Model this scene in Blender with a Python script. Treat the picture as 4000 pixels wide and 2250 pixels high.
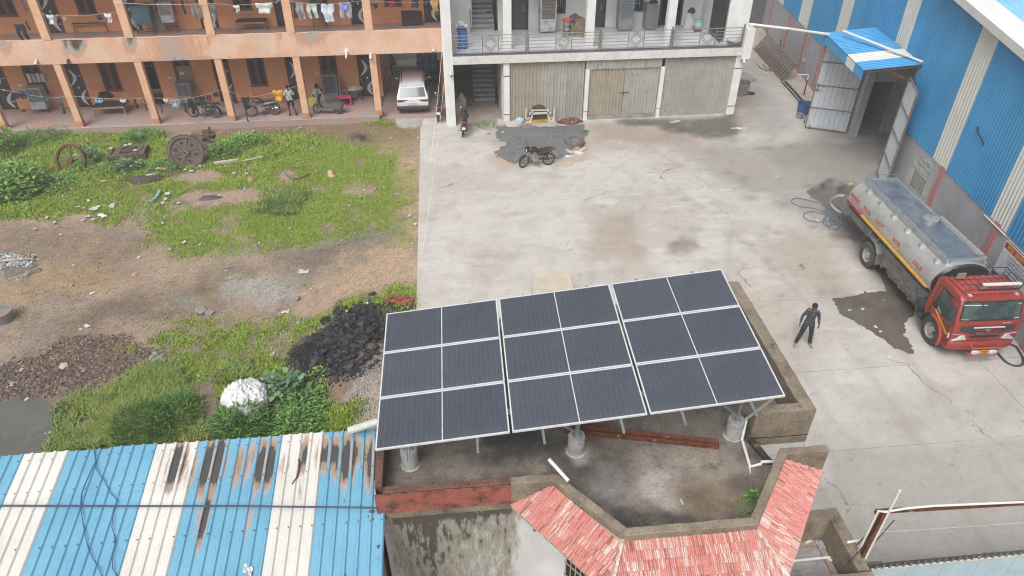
import bpy,math,random
import numpy as np
from mathutils import Vector,Matrix
from math import radians,sin,cos,pi,sqrt,atan2,hypot
SC=bpy.context.scene
for o in list(bpy.data.objects):
    bpy.data.objects.remove(o,do_unlink=True)
COL=SC.collection
random.seed(7)
RNG=np.random.default_rng(7)
# ------------------------------------------------------------ camera, sky, sun, exposure
CAM_H=16.0
PITCH,ROLL,YAW,FPX=.63215,-.0015,-.09514,2739.0  # solved from the building's edges
def cam_axes():
    cp,sp=cos(PITCH),sin(PITCH)
    f,r,u=Vector((0,cp,-sp)),Vector((1,0,0)),Vector((0,sp,cp))
    r2=r*cos(ROLL)+u*sin(ROLL)
    u2=-r*sin(ROLL)+u*cos(ROLL)
    Z=Matrix.Rotation(YAW,3,'Z')
    return Z@r2,Z@u2,Z@f
CR,CU,CF=cam_axes()
cam_d=bpy.data.cameras.new('camera')
cam=bpy.data.objects.new('camera',cam_d)
COL.objects.link(cam)
m=Matrix.Identity(4)
for i in range(3):
    m[i][0],m[i][1],m[i][2]=CR[i],CU[i],-CF[i]
m[2][3]=CAM_H
cam.matrix_world=m
cam_d.sensor_width=36
cam_d.lens=36*FPX/4000
cam_d.clip_start=.1
cam_d.clip_end=600
SC.camera=cam
SUN_EL,SUN_AZ=radians(54),radians(208)  # high veiled sun behind the camera's left shoulder
w=bpy.data.worlds.new('World')
SC.world=w
w.use_nodes=True
nt=w.node_tree
nt.nodes.clear()
sky=nt.nodes.new('ShaderNodeTexSky')
sky.sky_type='NISHITA'
sky.sun_disc=False
sky.sun_elevation=SUN_EL
sky.sun_rotation=SUN_AZ
sky.dust_density=6
sky.air_density=1.2
hs=nt.nodes.new('ShaderNodeHueSaturation')
hs.inputs['Saturation'].default_value=.2  # cloud cover: the whole sky greyed alike
bg=nt.nodes.new('ShaderNodeBackground')
bg.inputs['Strength'].default_value=.135
wo=nt.nodes.new('ShaderNodeOutputWorld')
nt.links.new(sky.outputs[0],hs.inputs['Color'])
nt.links.new(hs.outputs[0],bg.inputs[0])
nt.links.new(bg.outputs[0],wo.inputs[0])
sd=bpy.data.lights.new('sun','SUN')
sd.energy=1.8
sd.angle=radians(38)
sd.color=(1,.985,.96)
sun=bpy.data.objects.new('sun',sd)
COL.objects.link(sun)
sdir=Vector((sin(SUN_AZ)*cos(SUN_EL),cos(SUN_AZ)*cos(SUN_EL),sin(SUN_EL)))
sun.rotation_euler=sdir.to_track_quat('Z','Y').to_euler()
sun.location=(0,0,60)
SC.render.engine='CYCLES'
SC.cycles.filter_width=1.15
vs=SC.view_settings
vs.view_transform='Standard'
vs.look='None'
vs.gamma=1
vs.use_curve_mapping=False
vs.exposure=0.26
# ------------------------------------------------------------ where a point of the photo lies in the place
REG=dict(A=(0,0,2.576),B=(900,0,2.576),C=(1700,0,2.576),D=(2600,0,2.587),E=(3200,0,2.5875),
           F=(0,480,2.576),G=(800,480,2.576),H=(1700,380,2.013),I=(3000,640,2.576),J=(3000,1000,2.576),
           K=(0,1040,1.907),L=(800,1040,1.907),M=(0,1690,2.576),N=(900,1690,2.1467),O=(1900,1490,1.84),
           P=(3000,1600,2.229),T=(0,0,.644))
def ray(k,x,y):
    a,b,s=REG[k]
    u,v=(a+x/s-2000)/FPX,(b+y/s-1125)/FPX
    return CR*u-CU*v+CF
def g(k,x,y,z=0.0):  # on the level z
    d=ray(k,x,y)
    return Vector((0,0,CAM_H))+d*((z-CAM_H)/d.z)
def gy(k,x,y,Y):  # on the wall Y
    d=ray(k,x,y)
    return Vector((0,0,CAM_H))+d*(Y/d.y)
WS,WX,WY=.1486,19.3,17.0  # warehouse wall line X = WX + WS (Y - WY)
def gw(k,x,y):
    d=ray(k,x,y)
    n=Vector((1,-WS,0))
    c=WX-WS*WY
    return Vector((0,0,CAM_H))+d*(c/n.dot(d))
# ------------------------------------------------------------ colours and materials
def lin(c):
    return c/12.92 if c<=.04045 else((c+.055)/1.055)**2.4
KA=.78
def C(r,gg=None,b=None,k=KA):
    if gg is None:
        gg=b=r
    return tuple(lin(v/255)*k for v in(r,gg,b))
def mat(name,col,col2=None,ns=3,rng=(.35,.7),rough=.75,metal=0,bump=None,streak=None,spots=None,
        fine=.12,attr=None,colattr=False,coat=0,spec=.5,alpha=1,mapping=None,trans=0,wear=None,rand=0,crack=None):
    M=bpy.data.materials.new(name)
    M.use_nodes=True
    t=M.node_tree
    N,L=t.nodes,t.links
    b=N['Principled BSDF']
    b.inputs['Roughness'].default_value=rough
    b.inputs['Metallic'].default_value=metal
    b.inputs['Coat Weight'].default_value=coat
    b.inputs['Specular IOR Level'].default_value=spec
    b.inputs['Alpha'].default_value=alpha
    b.inputs['Transmission Weight'].default_value=trans
    tc=N.new('ShaderNodeTexCoord')
    vec=tc.outputs['Object']
    def mapped(s):
        mp=N.new('ShaderNodeMapping')
        mp.inputs['Scale'].default_value=s
        L.new(vec,mp.inputs[0])
        return mp.outputs[0]
    def noise(scale,v=None,det=5,ro=.6):
        n=N.new('ShaderNodeTexNoise')
        n.inputs['Scale'].default_value=scale
        n.inputs['Detail'].default_value=det
        n.inputs['Roughness'].default_value=ro
        L.new(v or vec,n.inputs['Vector'])
        return n.outputs['Fac']
    def ramp(f,a,c):
        r=N.new('ShaderNodeMapRange')
        r.interpolation_type='SMOOTHSTEP'
        r.inputs['From Min'].default_value=a
        r.inputs['From Max'].default_value=c
        L.new(f,r.inputs['Value'])
        return r.outputs[0]
    def mix(f,a,c,mode='MIX'):
        x=N.new('ShaderNodeMix')
        x.data_type='RGBA'
        x.blend_type=mode
        if hasattr(f,'is_linked'):
            L.new(f,x.inputs[0])
        else:
            x.inputs[0].default_value=f
        for i,q in((6,a),(7,c)):
            if hasattr(q,'is_linked'):
                L.new(q,x.inputs[i])
            else:
                x.inputs[i].default_value=(*q,1)
        return x.outputs[2]
    def mathn(op,a,c):
        x=N.new('ShaderNodeMath')
        x.operation=op
        for i,q in((0,a),(1,c)):
            if hasattr(q,'is_linked'):
                L.new(q,x.inputs[i])
            else:
                x.inputs[i].default_value=q
        return x.outputs[0]
    if colattr:
        a=N.new('ShaderNodeAttribute')
        a.attribute_name='col'
        cur=a.outputs['Color']
        if col is not None:
            cur=mix(1,cur,col,'MULTIPLY')
    else:
        cur=col
    if col2 is not None:
        cur=mix(ramp(noise(ns,mapped(mapping) if mapping else None),*rng),cur,col2)
    if streak:
        sc,amt,sxy,sz,lo,hi=streak
        f=ramp(noise(1,mapped((sxy,sxy,sz)),6,.65),lo,hi)
        cur=mix(mathn('MULTIPLY',f,amt),cur,sc)
    if attr:  # worn patches: attribute broken up by noise
        an,layers,amp,asc=attr
        a=N.new('ShaderNodeAttribute')
        a.attribute_name=an
        nz=noise(1,mapped(asc),5,.65)
        f0=mathn('ADD',a.outputs['Fac'],mathn('MULTIPLY',mathn('SUBTRACT',nz,.5),amp))
        for lo,hi,c in layers:
            cur=mix(ramp(f0,lo,hi),cur,c)
    if wear:
        c,sc,lo,hi=wear
        cur=mix(ramp(noise(sc,None,8,.7),lo,hi),cur,c)
    if spots:
        c,sc,lo,hi=spots
        cur=mix(ramp(noise(sc,None,3,.5),lo,hi),cur,c)
    if crack:  # fine wandering cracks, only here and there
        cs,cw,cc=crack
        vm=N.new('ShaderNodeVectorMath')
        vm.operation='MULTIPLY_ADD'
        nz=N.new('ShaderNodeTexNoise')
        nz.inputs['Scale'].default_value=1.3
        nz.inputs['Detail'].default_value=6
        L.new(vec,nz.inputs['Vector'])
        L.new(nz.outputs['Color'],vm.inputs[0])
        vm.inputs[1].default_value=(1.1,1.1,0)
        L.new(vec,vm.inputs[2])
        vo=N.new('ShaderNodeTexVoronoi')
        vo.feature='DISTANCE_TO_EDGE'
        vo.inputs['Scale'].default_value=cs
        L.new(vm.outputs[0],vo.inputs['Vector'])
        f=mathn('MULTIPLY',ramp(vo.outputs['Distance'],cw,cw*.3),ramp(noise(.35,None,3),.5,.62))
        cur=mix(mathn('MULTIPLY',f,.8),cur,cc)
    if rand:
        oi=N.new('ShaderNodeObjectInfo')
        d=N.new('ShaderNodeMapRange')
        d.inputs['To Min'].default_value=1-rand
        d.inputs['To Max'].default_value=1+rand
        L.new(oi.outputs['Random'],d.inputs['Value'])
        cur=mix(1,cur,d.outputs[0],'MULTIPLY')
    if fine:
        f=ramp(noise(22,None,6,.75),.25,.75)
        d=N.new('ShaderNodeMapRange')
        d.inputs['To Min'].default_value=1-fine*1.9
        d.inputs['To Max'].default_value=1+fine*1.0
        L.new(f,d.inputs['Value'])
        cur=mix(1,cur,d.outputs[0],'MULTIPLY')
    if hasattr(cur,'is_linked'):
        L.new(cur,b.inputs['Base Color'])
    else:
        b.inputs['Base Color'].default_value=(*cur,1)
    if bump:
        bn=N.new('ShaderNodeBump')
        bn.inputs['Strength'].default_value=bump[1]
        bn.inputs['Distance'].default_value=bump[2] if len(bump)>2 else .02
        L.new(noise(bump[0],None,6,.65),bn.inputs['Height'])
        L.new(bn.outputs[0],b.inputs['Normal'])
    return M
_mc={}
def flat(r,gg=None,b=None,rough=.6,metal=0,fine=.1,**kw):  # plain paint or plastic with a little dirt
    key=(r,gg,b,rough,metal,fine,str(kw))
    if key not in _mc:
        c=C(r,gg,b)
        _mc[key]=mat('paint_%d'%len(_mc),c,tuple(v*.78 for v in c),5,(.4,.75),rough,metal,fine=fine,**kw)
    return _mc[key]
# ------------------------------------------------------------ mesh builder
class MB:
    def __init__(s):
        s.v,s.f,s.m,s.at,s.cl=[],[],[],None,None
    def add(s,vs,fs,mi=0):
        n=len(s.v)
        s.v+=[tuple(p) for p in vs]
        s.f+=[tuple(i+n for i in f) for f in fs]
        s.m+=[mi]*len(fs)
        return s
    def box(s,c,d,rot=None,mi=0,taper=1.0):
        x,y,z=d[0]/2,d[1]/2,d[2]/2
        t=taper
        vs=[Vector(p) for p in((-x,-y,-z),(x,-y,-z),(x,y,-z),(-x,y,-z),
                                  (-x*t,-y*t,z),(x*t,-y*t,z),(x*t,y*t,z),(-x*t,y*t,z))]
        if rot is not None:
            if not isinstance(rot,Matrix):
                rot=Matrix.Rotation(rot,3,'Z')
            vs=[rot@p for p in vs]
        c=Vector(c)
        return s.add([p+c for p in vs],[(0,3,2,1),(4,5,6,7),(0,1,5,4),(1,2,6,5),(2,3,7,6),(3,0,4,7)],mi)
    def bx(s,x0,x1,y0,y1,z0,z1,mi=0):
        return s.box(((x0+x1)/2,(y0+y1)/2,(z0+z1)/2),(x1-x0,y1-y0,z1-z0),None,mi)
    def ring(s,c,ax,r,n,ph=0):
        ax=Vector(ax).normalized()
        a=ax.orthogonal().normalized()
        b=ax.cross(a)
        c=Vector(c)
        return[c+a*(r*cos(2*pi*i/n+ph))+b*(r*sin(2*pi*i/n+ph)) for i in range(n)]
    def loft(s,secs,mi=0,caps=True,closed=True):
        n=len(secs[0])
        vs=[p for q in secs for p in q]
        fs=[]
        for k in range(len(secs)-1):
            for i in range(n if closed else n-1):
                j=(i+1)%n
                fs.append((k*n+i,k*n+j,(k+1)*n+j,(k+1)*n+i))
        if caps and closed:
            fs.append(tuple(range(n-1,-1,-1)))
            fs.append(tuple(range((len(secs)-1)*n,len(secs)*n)))
        return s.add(vs,fs,mi)
    def cyl(s,p0,p1,r0,r1=None,n=10,mi=0,caps=True):
        ax=Vector(p1)-Vector(p0)
        r1=r0 if r1 is None else r1
        return s.loft([s.ring(p0,ax,r0,n),s.ring(p1,ax,r1,n)],mi,caps)
    def tube(s,pts,r,n=6,mi=0,caps=True):
        pts=[Vector(p) for p in pts]
        secs=[]
        a=None
        for i,p in enumerate(pts):
            t=(pts[min(i+1,len(pts)-1)]-pts[max(i-1,0)]).normalized()
            if a is None:
                a=t.orthogonal().normalized()
            a=(a-t*a.dot(t)).normalized()
            b=t.cross(a)
            rr=r[i] if isinstance(r,(list,tuple)) else r
            secs.append([p+a*(rr*cos(2*pi*k/n))+b*(rr*sin(2*pi*k/n)) for k in range(n)])
        return s.loft(secs,mi,caps)
    def lathe(s,prof,n=16,c=(0,0,0),ax=(0,0,1),mi=0,caps=True):
        c,ax=Vector(c),Vector(ax).normalized()
        return s.loft([s.ring(c+ax*z,ax,max(r,1e-4),n) for r,z in prof],mi,caps)
    def prism(s,poly,z0,z1,mi=0):
        n=len(poly)
        return s.loft([[Vector((x,y,z0)) for x,y in poly],[Vector((x,y,z1)) for x,y in poly]],mi)
    def quad(s,a,b,c,d,mi=0):
        return s.add([a,b,c,d],[(0,1,2,3)],mi)
    def grid(s,fn,nu,nv,mi=0,th=0):
        vs=[Vector(fn(i/nu,j/nv)) for j in range(nv+1) for i in range(nu+1)]
        fs=[(j*(nu+1)+i,j*(nu+1)+i+1,(j+1)*(nu+1)+i+1,(j+1)*(nu+1)+i)
              for j in range(nv) for i in range(nu)]
        return s.add(vs,fs,mi)
    def sphere(s,c,r,n=10,m=6,mi=0,sq=(1,1,1)):
        c=Vector(c)
        secs=[]
        for j in range(m+1):
            a=pi*j/m
            rr=max(sin(a),1e-3)
            secs.append([c+Vector((r*sq[0]*rr*cos(2*pi*i/n),r*sq[1]*rr*sin(2*pi*i/n),-r*sq[2]*cos(a))) for i in range(n)])
        return s.loft(secs,mi)
    def xf(s,M,start=0):
        for i in range(start,len(s.v)):
            s.v[i]=tuple(M@Vector(s.v[i]))
        return s
    def mesh(s,name,mats,smooth=35):
        me=bpy.data.meshes.new(name)
        me.from_pydata(s.v,[],s.f)
        if not isinstance(mats,(list,tuple)):
            mats=[mats]
        for q in mats:
            me.materials.append(q)
        if len(mats)>1:
            me.polygons.foreach_set('material_index',s.m)
        if smooth:
            me.polygons.foreach_set('use_smooth',[True]*len(me.polygons))
            me.set_sharp_from_angle(angle=radians(smooth))
        if s.at is not None:
            for k,vals in s.at.items():
                a=me.attributes.new(k,'FLOAT','POINT')
                a.data.foreach_set('value',vals)
        if s.cl is not None:
            a=me.attributes.new('col','FLOAT_COLOR','POINT')
            a.data.foreach_set('color',s.cl)
        me.update()
        return me
    def build(s,name,mats,parent=None,world=False,smooth=35,origin=None):
        """world: the vertices are in world space. A parentless mesh gets its origin at its base."""
        if parent is not None and world:
            inv=WM[parent.name].inverted()
            s.v=[tuple(inv@Vector(p)) for p in s.v]
        loc=None
        if parent is None and origin is not False:
            P=np.array(s.v)
            loc=Vector(((P[:,0].min()+P[:,0].max())/2,(P[:,1].min()+P[:,1].max())/2,P[:,2].min()))
            if origin is not None:
                loc=Vector(origin)
            s.v=[tuple(p) for p in(P-np.array(loc))]
        o=bpy.data.objects.new(name,s.mesh(name,mats,smooth))
        COL.objects.link(o)
        if parent is not None:
            o.parent=parent
            WM[o.name]=WM[parent.name].copy()
        else:
            o.location=loc or(0,0,0)
            WM[o.name]=Matrix.Translation(loc or(0,0,0))
        return o
WM={}
def tag(o,label=None,cat=None,group=None,kind=None):
    for k,v in(('label',label),('category',cat),('group',group),('kind',kind)):
        if v:
            o[k]=v
    return o
def thing(name,label,cat,loc=(0,0,0),rz=0,group=None,rx=0,ry=0,kind=None):
    o=bpy.data.objects.new(name,None)
    o.empty_display_size=.2
    COL.objects.link(o)
    o.location=loc
    o.rotation_euler=(rx,ry,rz)
    WM[o.name]=Matrix.LocRotScale(Vector(loc),o.rotation_euler,None)
    return tag(o,label,cat,group,kind)
def kids(o):
    return KID.get(o.name,[])
def dup(root,loc,rz=0,label=None,rx=0,ry=0,scale=1):
    ch=[c for c in bpy.data.objects if c.parent==root]
    r=root.copy()
    COL.objects.link(r)
    r.location=loc
    r.rotation_euler=(rx,ry,rz)
    r.scale=(scale,)*3
    if label:
        r['label']=label
    for c in ch:
        sub=[d for d in bpy.data.objects if d.parent==c]
        q=c.copy()
        COL.objects.link(q)
        q.parent=r
        for d in sub:
            e=d.copy()
            COL.objects.link(e)
            e.parent=q
    return r
# ------------------------------------------------------------ numpy noise and polygon masks
def _h(ix,iy,s):
    n=(ix*374761393+iy*668265263+s*1442695041)&0xffffffff
    n=((n^(n>>13))*1274126177)&0xffffffff
    return((n^(n>>16))&0xffff)/65535.0
def vnoise(x,y,s=0):
    ix,iy=np.floor(x).astype(np.int64),np.floor(y).astype(np.int64)
    fx,fy=x-ix,y-iy
    fx,fy=fx*fx*(3-2*fx),fy*fy*(3-2*fy)
    a,b,c,d=_h(ix,iy,s),_h(ix+1,iy,s),_h(ix,iy+1,s),_h(ix+1,iy+1,s)
    return(a*(1-fx)+b*fx)*(1-fy)+(c*(1-fx)+d*fx)*fy
def fbm(x,y,sc=1,oc=4,s=0):
    x,y=np.asarray(x,float)*sc,np.asarray(y,float)*sc
    t,a,w=0,.5,0
    for k in range(oc):
        t=t+a*vnoise(x+17.3*k,y-9.1*k,s+k)
        w+=a
        x,y,a=x*2.03,y*2.03,a*.55
    return t/w
def polydist(px,py,poly):  # signed distance, positive inside
    px,py=np.asarray(px,float),np.asarray(py,float)
    d=np.full(px.shape,1e9)
    ins=np.zeros(px.shape,bool)
    n=len(poly)
    for i in range(n):
        x0,y0=poly[i][0],poly[i][1]
        x1,y1=poly[(i+1)%n][0],poly[(i+1)%n][1]
        ex,ey=x1-x0,y1-y0
        t=np.clip(((px-x0)*ex+(py-y0)*ey)/(ex*ex+ey*ey+1e-12),0,1)
        d=np.minimum(d,np.hypot(px-x0-t*ex,py-y0-t*ey))
        if abs(ey)>1e-9:
            c=((y0>py)!=(y1>py))&(px<ex*(py-y0)/ey+x0)
            ins^=c
    return np.where(ins,d,-d)
def smooth(a,lo,hi):
    t=np.clip((a-lo)/(hi-lo),0,1)
    return t*t*(3-2*t)
def pmask(X,Y,pix,k='T',z=0,soft=.35,amp=.8,s=0,sc=.9):
    poly=[g(k,*p,z) for p in pix]
    d=polydist(X,Y,poly)
    return smooth(d+amp*(fbm(X,Y,sc,5,s)-.5)*2,-soft,soft)
# ============================================================ GROUND
M_far=mat('far_earth',C(150,132,112),C(128,120,92),.3)
b=MB()
b.quad((-120,-60,-.5),(120,-60,-.5),(120,200,-.5),(-120,200,-.5))
tag(b.build('ground',M_far,smooth=0,origin=False),kind='structure')
# ---- bare dirt and waste ground on the left
DX0,DX1,DY0,DY1,DS=-34.0,-1.56,8.0,41.0,.09
nx,ny=int((DX1-DX0)/DS),int((DY1-DY0)/DS)
gx,gyv=np.meshgrid(np.linspace(DX0,DX1,nx+1),np.linspace(DY0,DY1,ny+1))
X,Y=gx.ravel(),gyv.ravel()
n1,n2,n3=fbm(X,Y,.35,5,1),fbm(X,Y,1.7,5,2),fbm(X,Y,6,3,3)
def lerp(c,m,k,amt=1.0):
    m=(m*amt)[:,None]
    return c*(1-m)+np.array(k)[None]*m
def A3(*a):
    return np.array(C(*a))
col=np.tile(A3(172,150,133),(len(X),1))
col=lerp(col,smooth(n1,.4,.65),A3(148,134,122))
col=lerp(col,smooth(n2,.52,.72),A3(178,157,137),.7)
# ochre strip along the slab and the lower right of the clearing
m_ochre=pmask(X,Y,[(900,640),(1000,450),(985,395),(1052,395),(1050,735),(900,745),(760,780),(740,740),(860,690)],s=5,soft=1.1,amp=1.2)
col=lerp(col,m_ochre,A3(198,170,144),.8)
m=pmask(X,Y,[(560,690),(680,640),(790,610),(960,570),(960,600),(800,650),(700,670),(600,720),(470,790),(330,800),(160,810),(330,740)],s=6,soft=.8,amp=1.3)
col=lerp(col,m,A3(122,107,98),.85)
m=pmask(X,Y,[(0,570),(200,560),(360,610),(340,650),(120,640),(0,640)],s=7,soft=.8,amp=1.2)
col=lerp(col,m,A3(140,122,108),.8)
m=pmask(X,Y,[(0,640),(120,645),(300,640),(300,700),(150,740),(0,760)],s=17,soft=1.,amp=1.2)
col=lerp(col,m,A3(176,146,116),.6)
# old ash of a fire
m=pmask(X,Y,[(585,700),(640,690),(745,695),(755,735),(680,765),(610,770),(555,750)],s=8,soft=.45,amp=1.0)
col=lerp(col,m,A3(172,167,162),.85)
m=pmask(X,Y,[(420,730),(470,735),(480,760),(430,770)],s=9,soft=.4,amp=.8)
col=lerp(col,m,A3(150,145,140),.7)
# damp dark soil
m=pmask(X,Y,[(-40,990),(90,985),(160,1010),(190,1090),(320,1100),(330,1140),(-60,1180)],s=10,soft=.5,amp=.8)
col=lerp(col,m,A3(104,104,96))
m=pmask(X,Y,[(150,900),(240,950),(230,1000),(120,1010),(130,970)],s=11,soft=.5,amp=.8)
col=lerp(col,m,A3(100,95,88),.8)
# dump of broken brick and rubble
m_rub=pmask(X,Y,[(-40,930),(120,900),(190,845),(300,850),(400,890),(410,905),(310,950),(220,985),(80,1000),(-40,985)],s=12,soft=.8,amp=1.3)
col=lerp(col,m_rub,A3(120,104,94),.9)
# trodden path
m=pmask(X,Y,[(470,935),(560,935),(575,1000),(560,1060),(545,1110),(500,1110),(515,1010)],s=13,soft=.3,amp=.4)
col=lerp(col,m,A3(138,122,108),.9)
m=pmask(X,Y,[(410,800),(580,850),(590,940),(480,940),(430,900),(380,870)],s=14,soft=.6,amp=.8)
col=lerp(col,m,A3(148,136,124),.8)
# soil under the porch edge, darker
m=pmask(X,Y,[(420,318),(780,300),(1060,295),(1058,345),(900,365),(780,350),(560,345)],s=15,soft=.6,amp=.7)
col=lerp(col,m,A3(140,116,98),.85)
m=pmask(X,Y,[(880,330),(930,335),(925,352),(885,352)],s=16,soft=.3,amp=.4)
col=lerp(col,m,A3(84,76,70))
# coal dust
m_coal=pmask(X,Y,[(690,930),(740,895),(790,850),(860,800),(925,738),(975,740),(1040,765),(1010,800),(970,800),(955,940),(900,985),(840,985),(760,950)],s=18,soft=.5,amp=1.0)
col=lerp(col,m_coal,A3(44,43,45),.97)
m=pmask(X,Y,[(640,900),(760,880),(800,940),(700,950)],s=19,soft=.5,amp=1.2)
col=lerp(col,m,A3(66,64,64),.6)
# grey sand heap
m_sand=pmask(X,Y,[(878,1005),(952,940),(960,1075),(870,1085)],s=20,soft=.3,amp=.3)
col=lerp(col,m_sand,A3(174,164,156),.95)
m=pmask(X,Y,[(818,985),(880,975),(870,1050),(830,1060)],s=21,soft=.4,amp=.5)
col=lerp(col,m,A3(150,128,108),.9)
# ash-grey chippings beside the grass
m=pmask(X,Y,[(560,620),(700,610),(800,595),(980,560),(970,585),(800,625),(600,650)],s=22,soft=.5,amp=1.2)
col=lerp(col,m,A3(150,146,142),.55)
# grass cover (also the root colour of the ground)
GR=[
 ([(-60,322),(200,322),(405,325),(420,345),(560,352),(640,345),(760,345),(780,372),(660,400),(600,420),(430,430),(330,440),(200,470),(100,520),(-60,540)],.95,.22,30),
 ([(120,465),(240,440),(340,460),(420,450),(600,440),(660,420),(640,468),(480,478),(430,510),(400,560),(330,560),(200,535),(90,545),(0,530)],.8,.13,31),
 ([(640,395),(760,380),(880,365),(950,380),(985,410),(975,440),(1000,470),(1010,510),(980,560),(900,590),(760,612),(600,620),(480,640),(360,600),(390,560),(520,520),(640,500),(650,440)],.93,.1,32),
 ([(980,450),(1040,430),(1042,480),(1030,600),(960,590),(990,540)],.45,.06,33),
 ([(395,850),(470,838),(560,830),(640,795),(720,788),(770,808),(835,775),(885,752),(920,742),(900,770),(850,800),(790,820),(735,865),(700,905),(720,950),(640,960),(575,930),(580,880),(520,870),(440,868)],.92,.12,34),
 ([(455,795),(530,792),(535,815),(460,818)],.8,.1,35),
 ([(445,885),(500,872),(552,880),(556,930),(500,945),(470,930)],.9,.1,36),
 ([(560,950),(640,930),(720,945),(800,985),(860,1060),(880,1095),(560,1110),(566,1020)],.95,.16,37),
 ([(1000,735),(1048,738),(1046,765),(960,755)],.8,.12,38),
 ([(300,872),(345,868),(350,890),(305,890)],.9,.1,39),
 ([(560,1085),(900,1060),(920,1080),(560,1120)],.9,.2,40),
 ([(780,345),(870,348),(880,368),(780,380)],.5,.1,41),
 ([(940,288),(990,288),(985,300),(945,302)],.9,.22,42),
 ([(0,540),(640,610),(1040,590),(1045,700),(760,740),(600,800),(380,800),(200,840),(0,850)],.035,.07,48),([(560,330),(1040,320),(1040,420),(760,420)],.1,.07,49),([(380,800),(640,790),(640,960),(470,960),(400,900)],.18,.07,50)]
TALL=[([(385,918),(445,935),(474,990),(485,1040),(522,1112),(400,1118),(310,1122),(200,1120),(190,1085),(300,1080),(240,1040),(150,1030),(190,1000),(255,990),(310,950)],.95,.34,43),
        ([(145,1055),(185,1050),(180,1085),(140,1090)],.6,.3,44),([(150,1110),(190,1105),(185,1130),(140,1135)],.7,.25,47),
        ([(690,480),(745,485),(740,525),(680,522)],.9,.32,45),([(565,930),(625,925),(650,950),(570,965)],.8,.34,46)]
HOLES=[[(480,478),(640,470),(640,500),(530,518),(420,505)],[(430,420),(520,428),(590,440),(540,455),(430,450)],
         [(850,470),(950,470),(950,492),(850,490)],[(690,425),(730,430),(725,450),(690,445)]]
gm=np.zeros(len(X))
for poly,dens,hh,sd_ in GR+TALL:
    if dens>.3:gm=np.maximum(gm,pmask(X,Y,poly,s=sd_,soft=.35,amp=.4 if sum(p[1] for p in poly)/len(poly)>780 else .9)*dens)
for i,h in enumerate(HOLES):
    gm*=1-pmask(X,Y,h,s=60+i,soft=.3,amp=.5)
patch=smooth(fbm(X,Y,1.1,5,70),.36,.52)
gm*=.3+.7*patch
col=lerp(col,gm,A3(128,124,84),.7)
col*=(.79+.36*n3+.24*fbm(X,Y,2.6,5,4))[:,None]
speck=(RNG.random(len(X))<.004)&(m_coal<.3)
col[speck]=A3(184,172,160)
speck=(RNG.random(len(X))<.02)&(m_coal<.3)
col[speck]*=.55
zz=-.07+.05*(n2-.5)+.03*(n3-.5)
m_mud=pmask(X,Y,[(-60,985),(90,980),(160,1010),(180,1090),(150,1150),(-60,1180)],s=10,soft=.4,amp=.4)
zz=zz*(1-m_mud)-.07*m_mud
zz+=m_rub*(1-m_mud)*(.04+.12*fbm(X,Y,2.5,4,80))+.25*m_coal**2*fbm(X,Y,1.2,3,81)
cc=g('T',930,880)
zz+=.55*np.exp(-((X-cc.x)**2+(Y-cc.y)**2)/3.0)
cc=g('T',965,1020)
zz+=.9*np.exp(-((X-cc.x)**2+(Y-cc.y)**2)/1.6)
zz=np.where(Y>38.4,np.minimum(zz,-.03),zz)
zz=np.where(X>-1.75,np.minimum(zz,-.03),zz)
def zat(x,y):
    i=int(round((x-DX0)/DS));j=int(round((y-DY0)/DS))
    i=min(max(i,0),nx);j=min(max(j,0),ny)
    return float(zz[j*(nx+1)+i])
me=bpy.data.meshes.new('dirt_ground')
co=np.stack([X,Y,zz],1)
idx=np.arange((nx+1)*(ny+1)).reshape(ny+1,nx+1)
q=np.stack([idx[:-1,:-1],idx[:-1,1:],idx[1:,1:],idx[1:,:-1]],-1).reshape(-1,4)
def np_mesh(name,co,faces,mats,col=None,smooth_=True):
    me=bpy.data.meshes.new(name)
    k=faces.shape[1]
    me.vertices.add(len(co));me.vertices.foreach_set('co',co.astype(np.float32).ravel())
    me.loops.add(faces.size);me.loops.foreach_set('vertex_index',faces.astype(np.int32).ravel())
    me.polygons.add(len(faces));me.polygons.foreach_set('loop_start',np.arange(0,faces.size,k,dtype=np.int32))
    me.polygons.foreach_set('use_smooth',np.full(len(faces),smooth_))
    me.materials.append(mats)
    if col is not None:
        a=me.attributes.new('col','FLOAT_COLOR','POINT')
        a.data.foreach_set('color',np.concatenate([col,np.ones((len(col),1))],1).astype(np.float32).ravel())
    me.update();me.validate()
    o=bpy.data.objects.new(name,me)
    COL.objects.link(o)
    WM[o.name]=Matrix.Identity(4)
    return o
M_dirt=mat('dirt',None,colattr=True,rough=.95,fine=.34,bump=(14,.6,.05),spec=.2,wear=(C(96,84,74),5,.6,.78))
tag(np_mesh('dirt_ground',co,q,M_dirt,col),kind='structure')
def mud():
    pts=[(-80,1000),(20,985),(100,1000),(135,1030),(128,1060),(150,1085),(140,1120),(120,1145),(-80,1190)]
    P=[]
    for i,p in enumerate(pts):
        a,c=g('T',*p,-.05),g('T',*pts[(i+1)%len(pts)],-.05)
        for t in range(6):
            P.append(a.lerp(c,t/6)+Vector((RNG.normal(0,.035),RNG.normal(0,.035),0)))
    b=MB()
    b.loft([[Vector((p.x,p.y,-.09)) for p in P],[Vector((p.x,p.y,-.052)) for p in P]])
    tag(b.build('mud_patch',mat('mud',C(106,106,98),C(92,96,86),.7,rough=.5,fine=.1,wear=(C(122,120,110),1.6,.5,.75)),smooth=0),kind='structure')
mud()
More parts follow.
